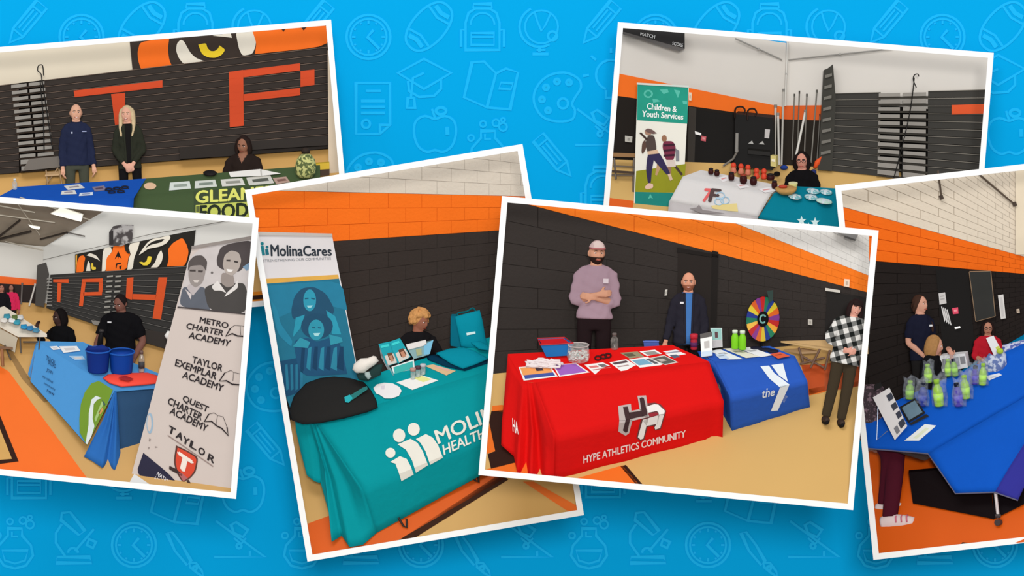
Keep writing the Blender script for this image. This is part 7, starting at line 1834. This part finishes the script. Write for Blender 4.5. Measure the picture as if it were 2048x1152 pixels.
bt.part('lettering', B.text(BP, 'Youth Services', (1285, 221), (1367, 228), (1366, 239), (1284, 233), 0.03, 0, -0.006), mat((244, 246, 242), 0.6))
# printed children
P3(f3([(440, 590), (450, 545), (520, 545), (545, 590), (530, 690), (470, 700)]), (120, 40, 66), 2)
for y in (570, 610, 650): P3(f3([(448, y), (535, y - 6), (537, y + 10), (450, y + 16)]), (60, 26, 44), 3)
P3(f3(ell(455, 525, 20, 26, 14)), (150, 106, 80), 3)
P3(f3([(470, 690), (535, 690), (545, 740), (480, 745)]), (216, 200, 190), 3)
P3(f3([(480, 740), (510, 740), (505, 840), (490, 840)]), (150, 110, 90), 2); P3(f3([(520, 730), (545, 730), (600, 800), (585, 810)]), (70, 50, 46), 2); P3(f3([(400, 720), (430, 740), (400, 810), (385, 805)]), (190, 150, 110), 2)
P3(f3([(540, 600), (570, 620), (570, 700), (545, 700)]), (130, 130, 136), 2)
P3(f3([(310, 560), (330, 500), (380, 500), (400, 620), (330, 640), (318, 600)]), (76, 62, 58), 3)
P3(f3(ell(333, 475, 28, 26, 16)), (170, 130, 110), 4); P3(f3([(305, 465), (325, 448), (360, 455), (398, 485), (370, 492), (330, 480)]), (110, 84, 80), 5)
P3(f3([(262, 482), (278, 478), (330, 530), (318, 540)]), (64, 44, 40), 5); P3(f3([(285, 560), (310, 530), (318, 600), (290, 645), (280, 630)]), (90, 64, 54), 4)
P3(f3([(325, 625), (400, 610), (415, 640), (330, 650)]), (216, 180, 150), 5)
P3(f3([(328, 640), (415, 632), (450, 690), (505, 800), (480, 810), (400, 720), (375, 690), (360, 770), (352, 870), (330, 870), (314, 760)]), (50, 42, 80), 4)
P3(f3([(302, 900), (335, 865), (370, 875), (370, 905), (320, 918)]), (228, 190, 170), 5); P3(f3([(480, 800), (505, 795), (520, 840), (500, 850)]), (214, 184, 160), 5)
P3(f3([(330, 990), (348, 950), (370, 990), (352, 980)]), gl, 2)
# tables
TPw, FPw, cw = simple_table(B, 'folding table carrying the white and grey cloth', 'white and grey tablecloth with coloured lettering beside a teal cloth', [(1402, 340, 1.12), (1566, 372, 1.16)], [(1366, 353, 0.84), (1544, 386, 0.90)], [(1339, 403, 0.58), (1516, 434, 0.64)], (218, 214, 212))
cw.part('lower_panel', B.sheet([[(1339, 403, 0.58), (1430, 419, 0.60), (1516, 434, FPw(1516, 434))], [(1332, 470, 0.72), (1425, 485, .74), (1512, 500, .78)]], (3, 6)), cloth((196, 190, 190)), None, True)
f7_ = lambda pts: zz(1380, 180, 4.266, pts)
cw.part('lettering', B.text(FPw, '7', (1411, 377), (1426, 378), (1420, 403), (1405, 402), 0.04, 0, -0.012), mat((226, 100, 100), 0.7))
cw.part('lettering', B.text(FPw, 'F', (1424, 377), (1442, 379), (1432, 404), (1418, 402), 0.04, 0, -0.016), mat((84, 66, 66), 0.7))
cw.part('logo_print', join(*[tube([B.L(x, y, FPw(x, y)) + Vector((0, -.012, 0)) for x, y in f7_(ell(cx, cy, 36, 30, 14) + ell(cx, cy, 36, 30, 14)[:1])], 0.006, 5) for cx, cy in ((260, 900), (300, 940), (250, 950))]), mat((176, 206, 226), 0.7))
cw.part('logo_print', B.slab(FPw, f7_([(180, 985), (400, 965), (412, 1035), (330, 1030), (200, 1010)]), 0.002, -0.012), mat((226, 206, 140), 0.7))
cw.part('lower_print', B.slab(FPw.off(0.02), f7_([(0, 1010), (60, 1000), (80, 975), (110, 1020), (180, 1030), (300, 1050), (100, 1050)]), 0.002, -0.03), mat((140, 132, 132), 0.7))
TPt, FPt, ct = simple_table(B, 'folding table carrying the teal star cloth', 'teal tablecloth with white stars at top right', [(1580, 372, 1.14), (1700, 378, 1.18)], [(1548, 386, 0.90), (1700, 405, 0.92)], [(1516, 436, 0.62), (1700, 470, 0.62)], (0, 124, 146))
def star(cx, cy, r): return [(cx + (r if i % 2 == 0 else r * .42) * math.sin(PI * i / 5), cy - (r if i % 2 == 0 else r * .42) * math.cos(PI * i / 5)) for i in range(10)]
for x, y, r in ((1603, 441, 10), (1630, 444, 10), (1617, 452, 8)): ct.part('star_print', B.slab(FPt, star(x, y, r), 0.002, -0.012), mat((206, 228, 228), 0.7))
rd = mat((214, 70, 44), 0.4); rl = mat((206, 190, 186), 0.4); dkj = mat((58, 24, 24), 0.4)
for k, (x, y) in enumerate(((1467, 346), (1482, 348), (1496, 350), (1513, 357), (1528, 358))):
    th = B.thing('red_figure_bottle', ('red capped bottle at the left end of the back row on the white table', 'red capped bottle, second from left in the back row', 'red capped bottle in the middle of the back row', 'red capped bottle, fourth from left in the back row', 'red capped bottle at the right end of the back row by the cart')[k], 'bottle', x, y, TPw(x, y) - .03, 'red capped bottles on the white table')
    w = TPw(x, y) - .03
    th.part('body', B.lathe(x, y, w, [(5, 0), (6.2, 3), (5, 9), (3, 12)], 12), rd if k > 2 else mat((206, 120, 96), 0.4), None, True)
    th.part('cap', B.lathe(x, y - 11, w, [(4.4, 0), (5.6, 4), (4.5, 8), (2, 10)], 12), rd, None, True)
for k, (x, y, r, h) in enumerate(((1422, 348, 5.5, 9), (1434, 351, 5.5, 9), (1463, 360, 6, 13), (1487, 366, 7.5, 15), (1507, 369, 7, 13), (1541, 360, 8, 10), (1549, 376, 6, 12))):
    th = B.thing('dark_jar', ('dark jar at the left end of the white table', 'dark jar, second from the left end of the white table', 'dark jar in front of the leftmost red capped bottle', 'largest dark jar in the middle of the white table', 'dark jar right of the largest one', 'wide dark bowl shaped jar at the back right of the white table', 'dark red jar beside the shallow basket')[k], 'jar', x, y, TPw(x, y) - .05, 'dark jars on the white table')
    w = TPw(x, y) - .05
    th.part('body', B.lathe(x, y, w, [(r * .8, 0), (r, h * .3), (r, h * .75), (r * .8, h)], 14), dkj, None, True)
    th.part('lid', B.lathe(x, y - h, w, [(r * .85, 0), (r * .85, 2), (r * .5, 3)], 14), mat((150, 60, 40), .4) if k in (3, ) else mat((40, 32, 34), .4), None, True)
for lb, q in (('white leaflet at left of the white table', [(1436, 356), (1452, 351), (1462, 359), (1446, 364)]), ('white leaflet in the middle of the white table', [(1472, 368), (1490, 366), (1500, 374), (1480, 377)]), ('white leaflet at right front of the white table', [(1516, 378), (1540, 374), (1552, 382), (1530, 385)])):
    paper(B, TPw, q, lb, (240, 236, 236), [(lerp_quad(q, .2, .3, .8, .5), (226, 150, 150))], 'leaflet')
th = B.thing('shallow_basket', 'shallow tan basket of snacks where white and teal tables meet', 'basket', 1572, 385, TPt(1572, 385) - .08)
th.part('bowl', B.lathe(1572, 387, TPt(1572, 385) - .08, [(13, 0), (20, 6), (22, 11), (20, 12)], 16), mat((190, 146, 84), 0.6, 0.15, 20), None, True)
B.single('snack_pack', 'red snack pack in the shallow basket', 'snack', B.pillow(ell(1566, 373, 9, 4, 12), const(TPt(1572, 385) - .1), .03, .02, 3), mat((186, 70, 50), .5), None, True)
th = B.thing('yellow_cup', 'pale yellow cup behind the shallow basket', 'cup', 1586, 380, TPt(1586, 378) - .04)
th.part('cup', B.lathe(1586, 382, TPt(1586, 378) - .06, [(7, 0), (9, 15), (8, 16)], 14), mat((206, 200, 130), 0.5), None, True); th.part('rim', B.lathe(1586, 367, TPt(1586, 378) - .06, [(9, 0), (9.6, 1), (9, 2)], 14), mat((226, 222, 170), .5))
for k, (x, y, rx, lb) in enumerate(((1590, 393, 14, 'clear packet at left front of the teal star cloth'), (1622, 394, 14, 'clear packet in the middle of the teal star cloth'), (1648, 402, 17, 'pale green packet at right front of the teal star cloth'), (1626, 382, 14, 'clear packet at back of the teal star cloth'), (1652, 384, 13, 'clear packet at back right of the teal star cloth'))):
    th = B.single('clear_packet', lb, 'packet', B.pillow(ell(x, y, rx, 6, 14, 10), TPt.off(-.04), .03, .02, 3), spot_mat((216, 226, 230), (120, 180, 186) if k != 2 else (190, 224, 206), 30, .5), 'clear packets on the teal star cloth', True)
person(B, 'seated woman in black hooded jacket behind the white and teal tables', 1604, 321, 1.30, 152, (206, 140, 120), (18, 16, 18), sit=True, yaw=-6, hyaw=0, hpitch=8, hair='bob', hair_rgb=(26, 18, 18), glasses=True, smile=False, build=0.95,
       arms=dict(l=[(-0.22, -0.03, 1.14), (-0.10, -0.24, 1.05)], r=[(0.22, -0.03, 1.14), (0.10, -0.24, 1.05)]))
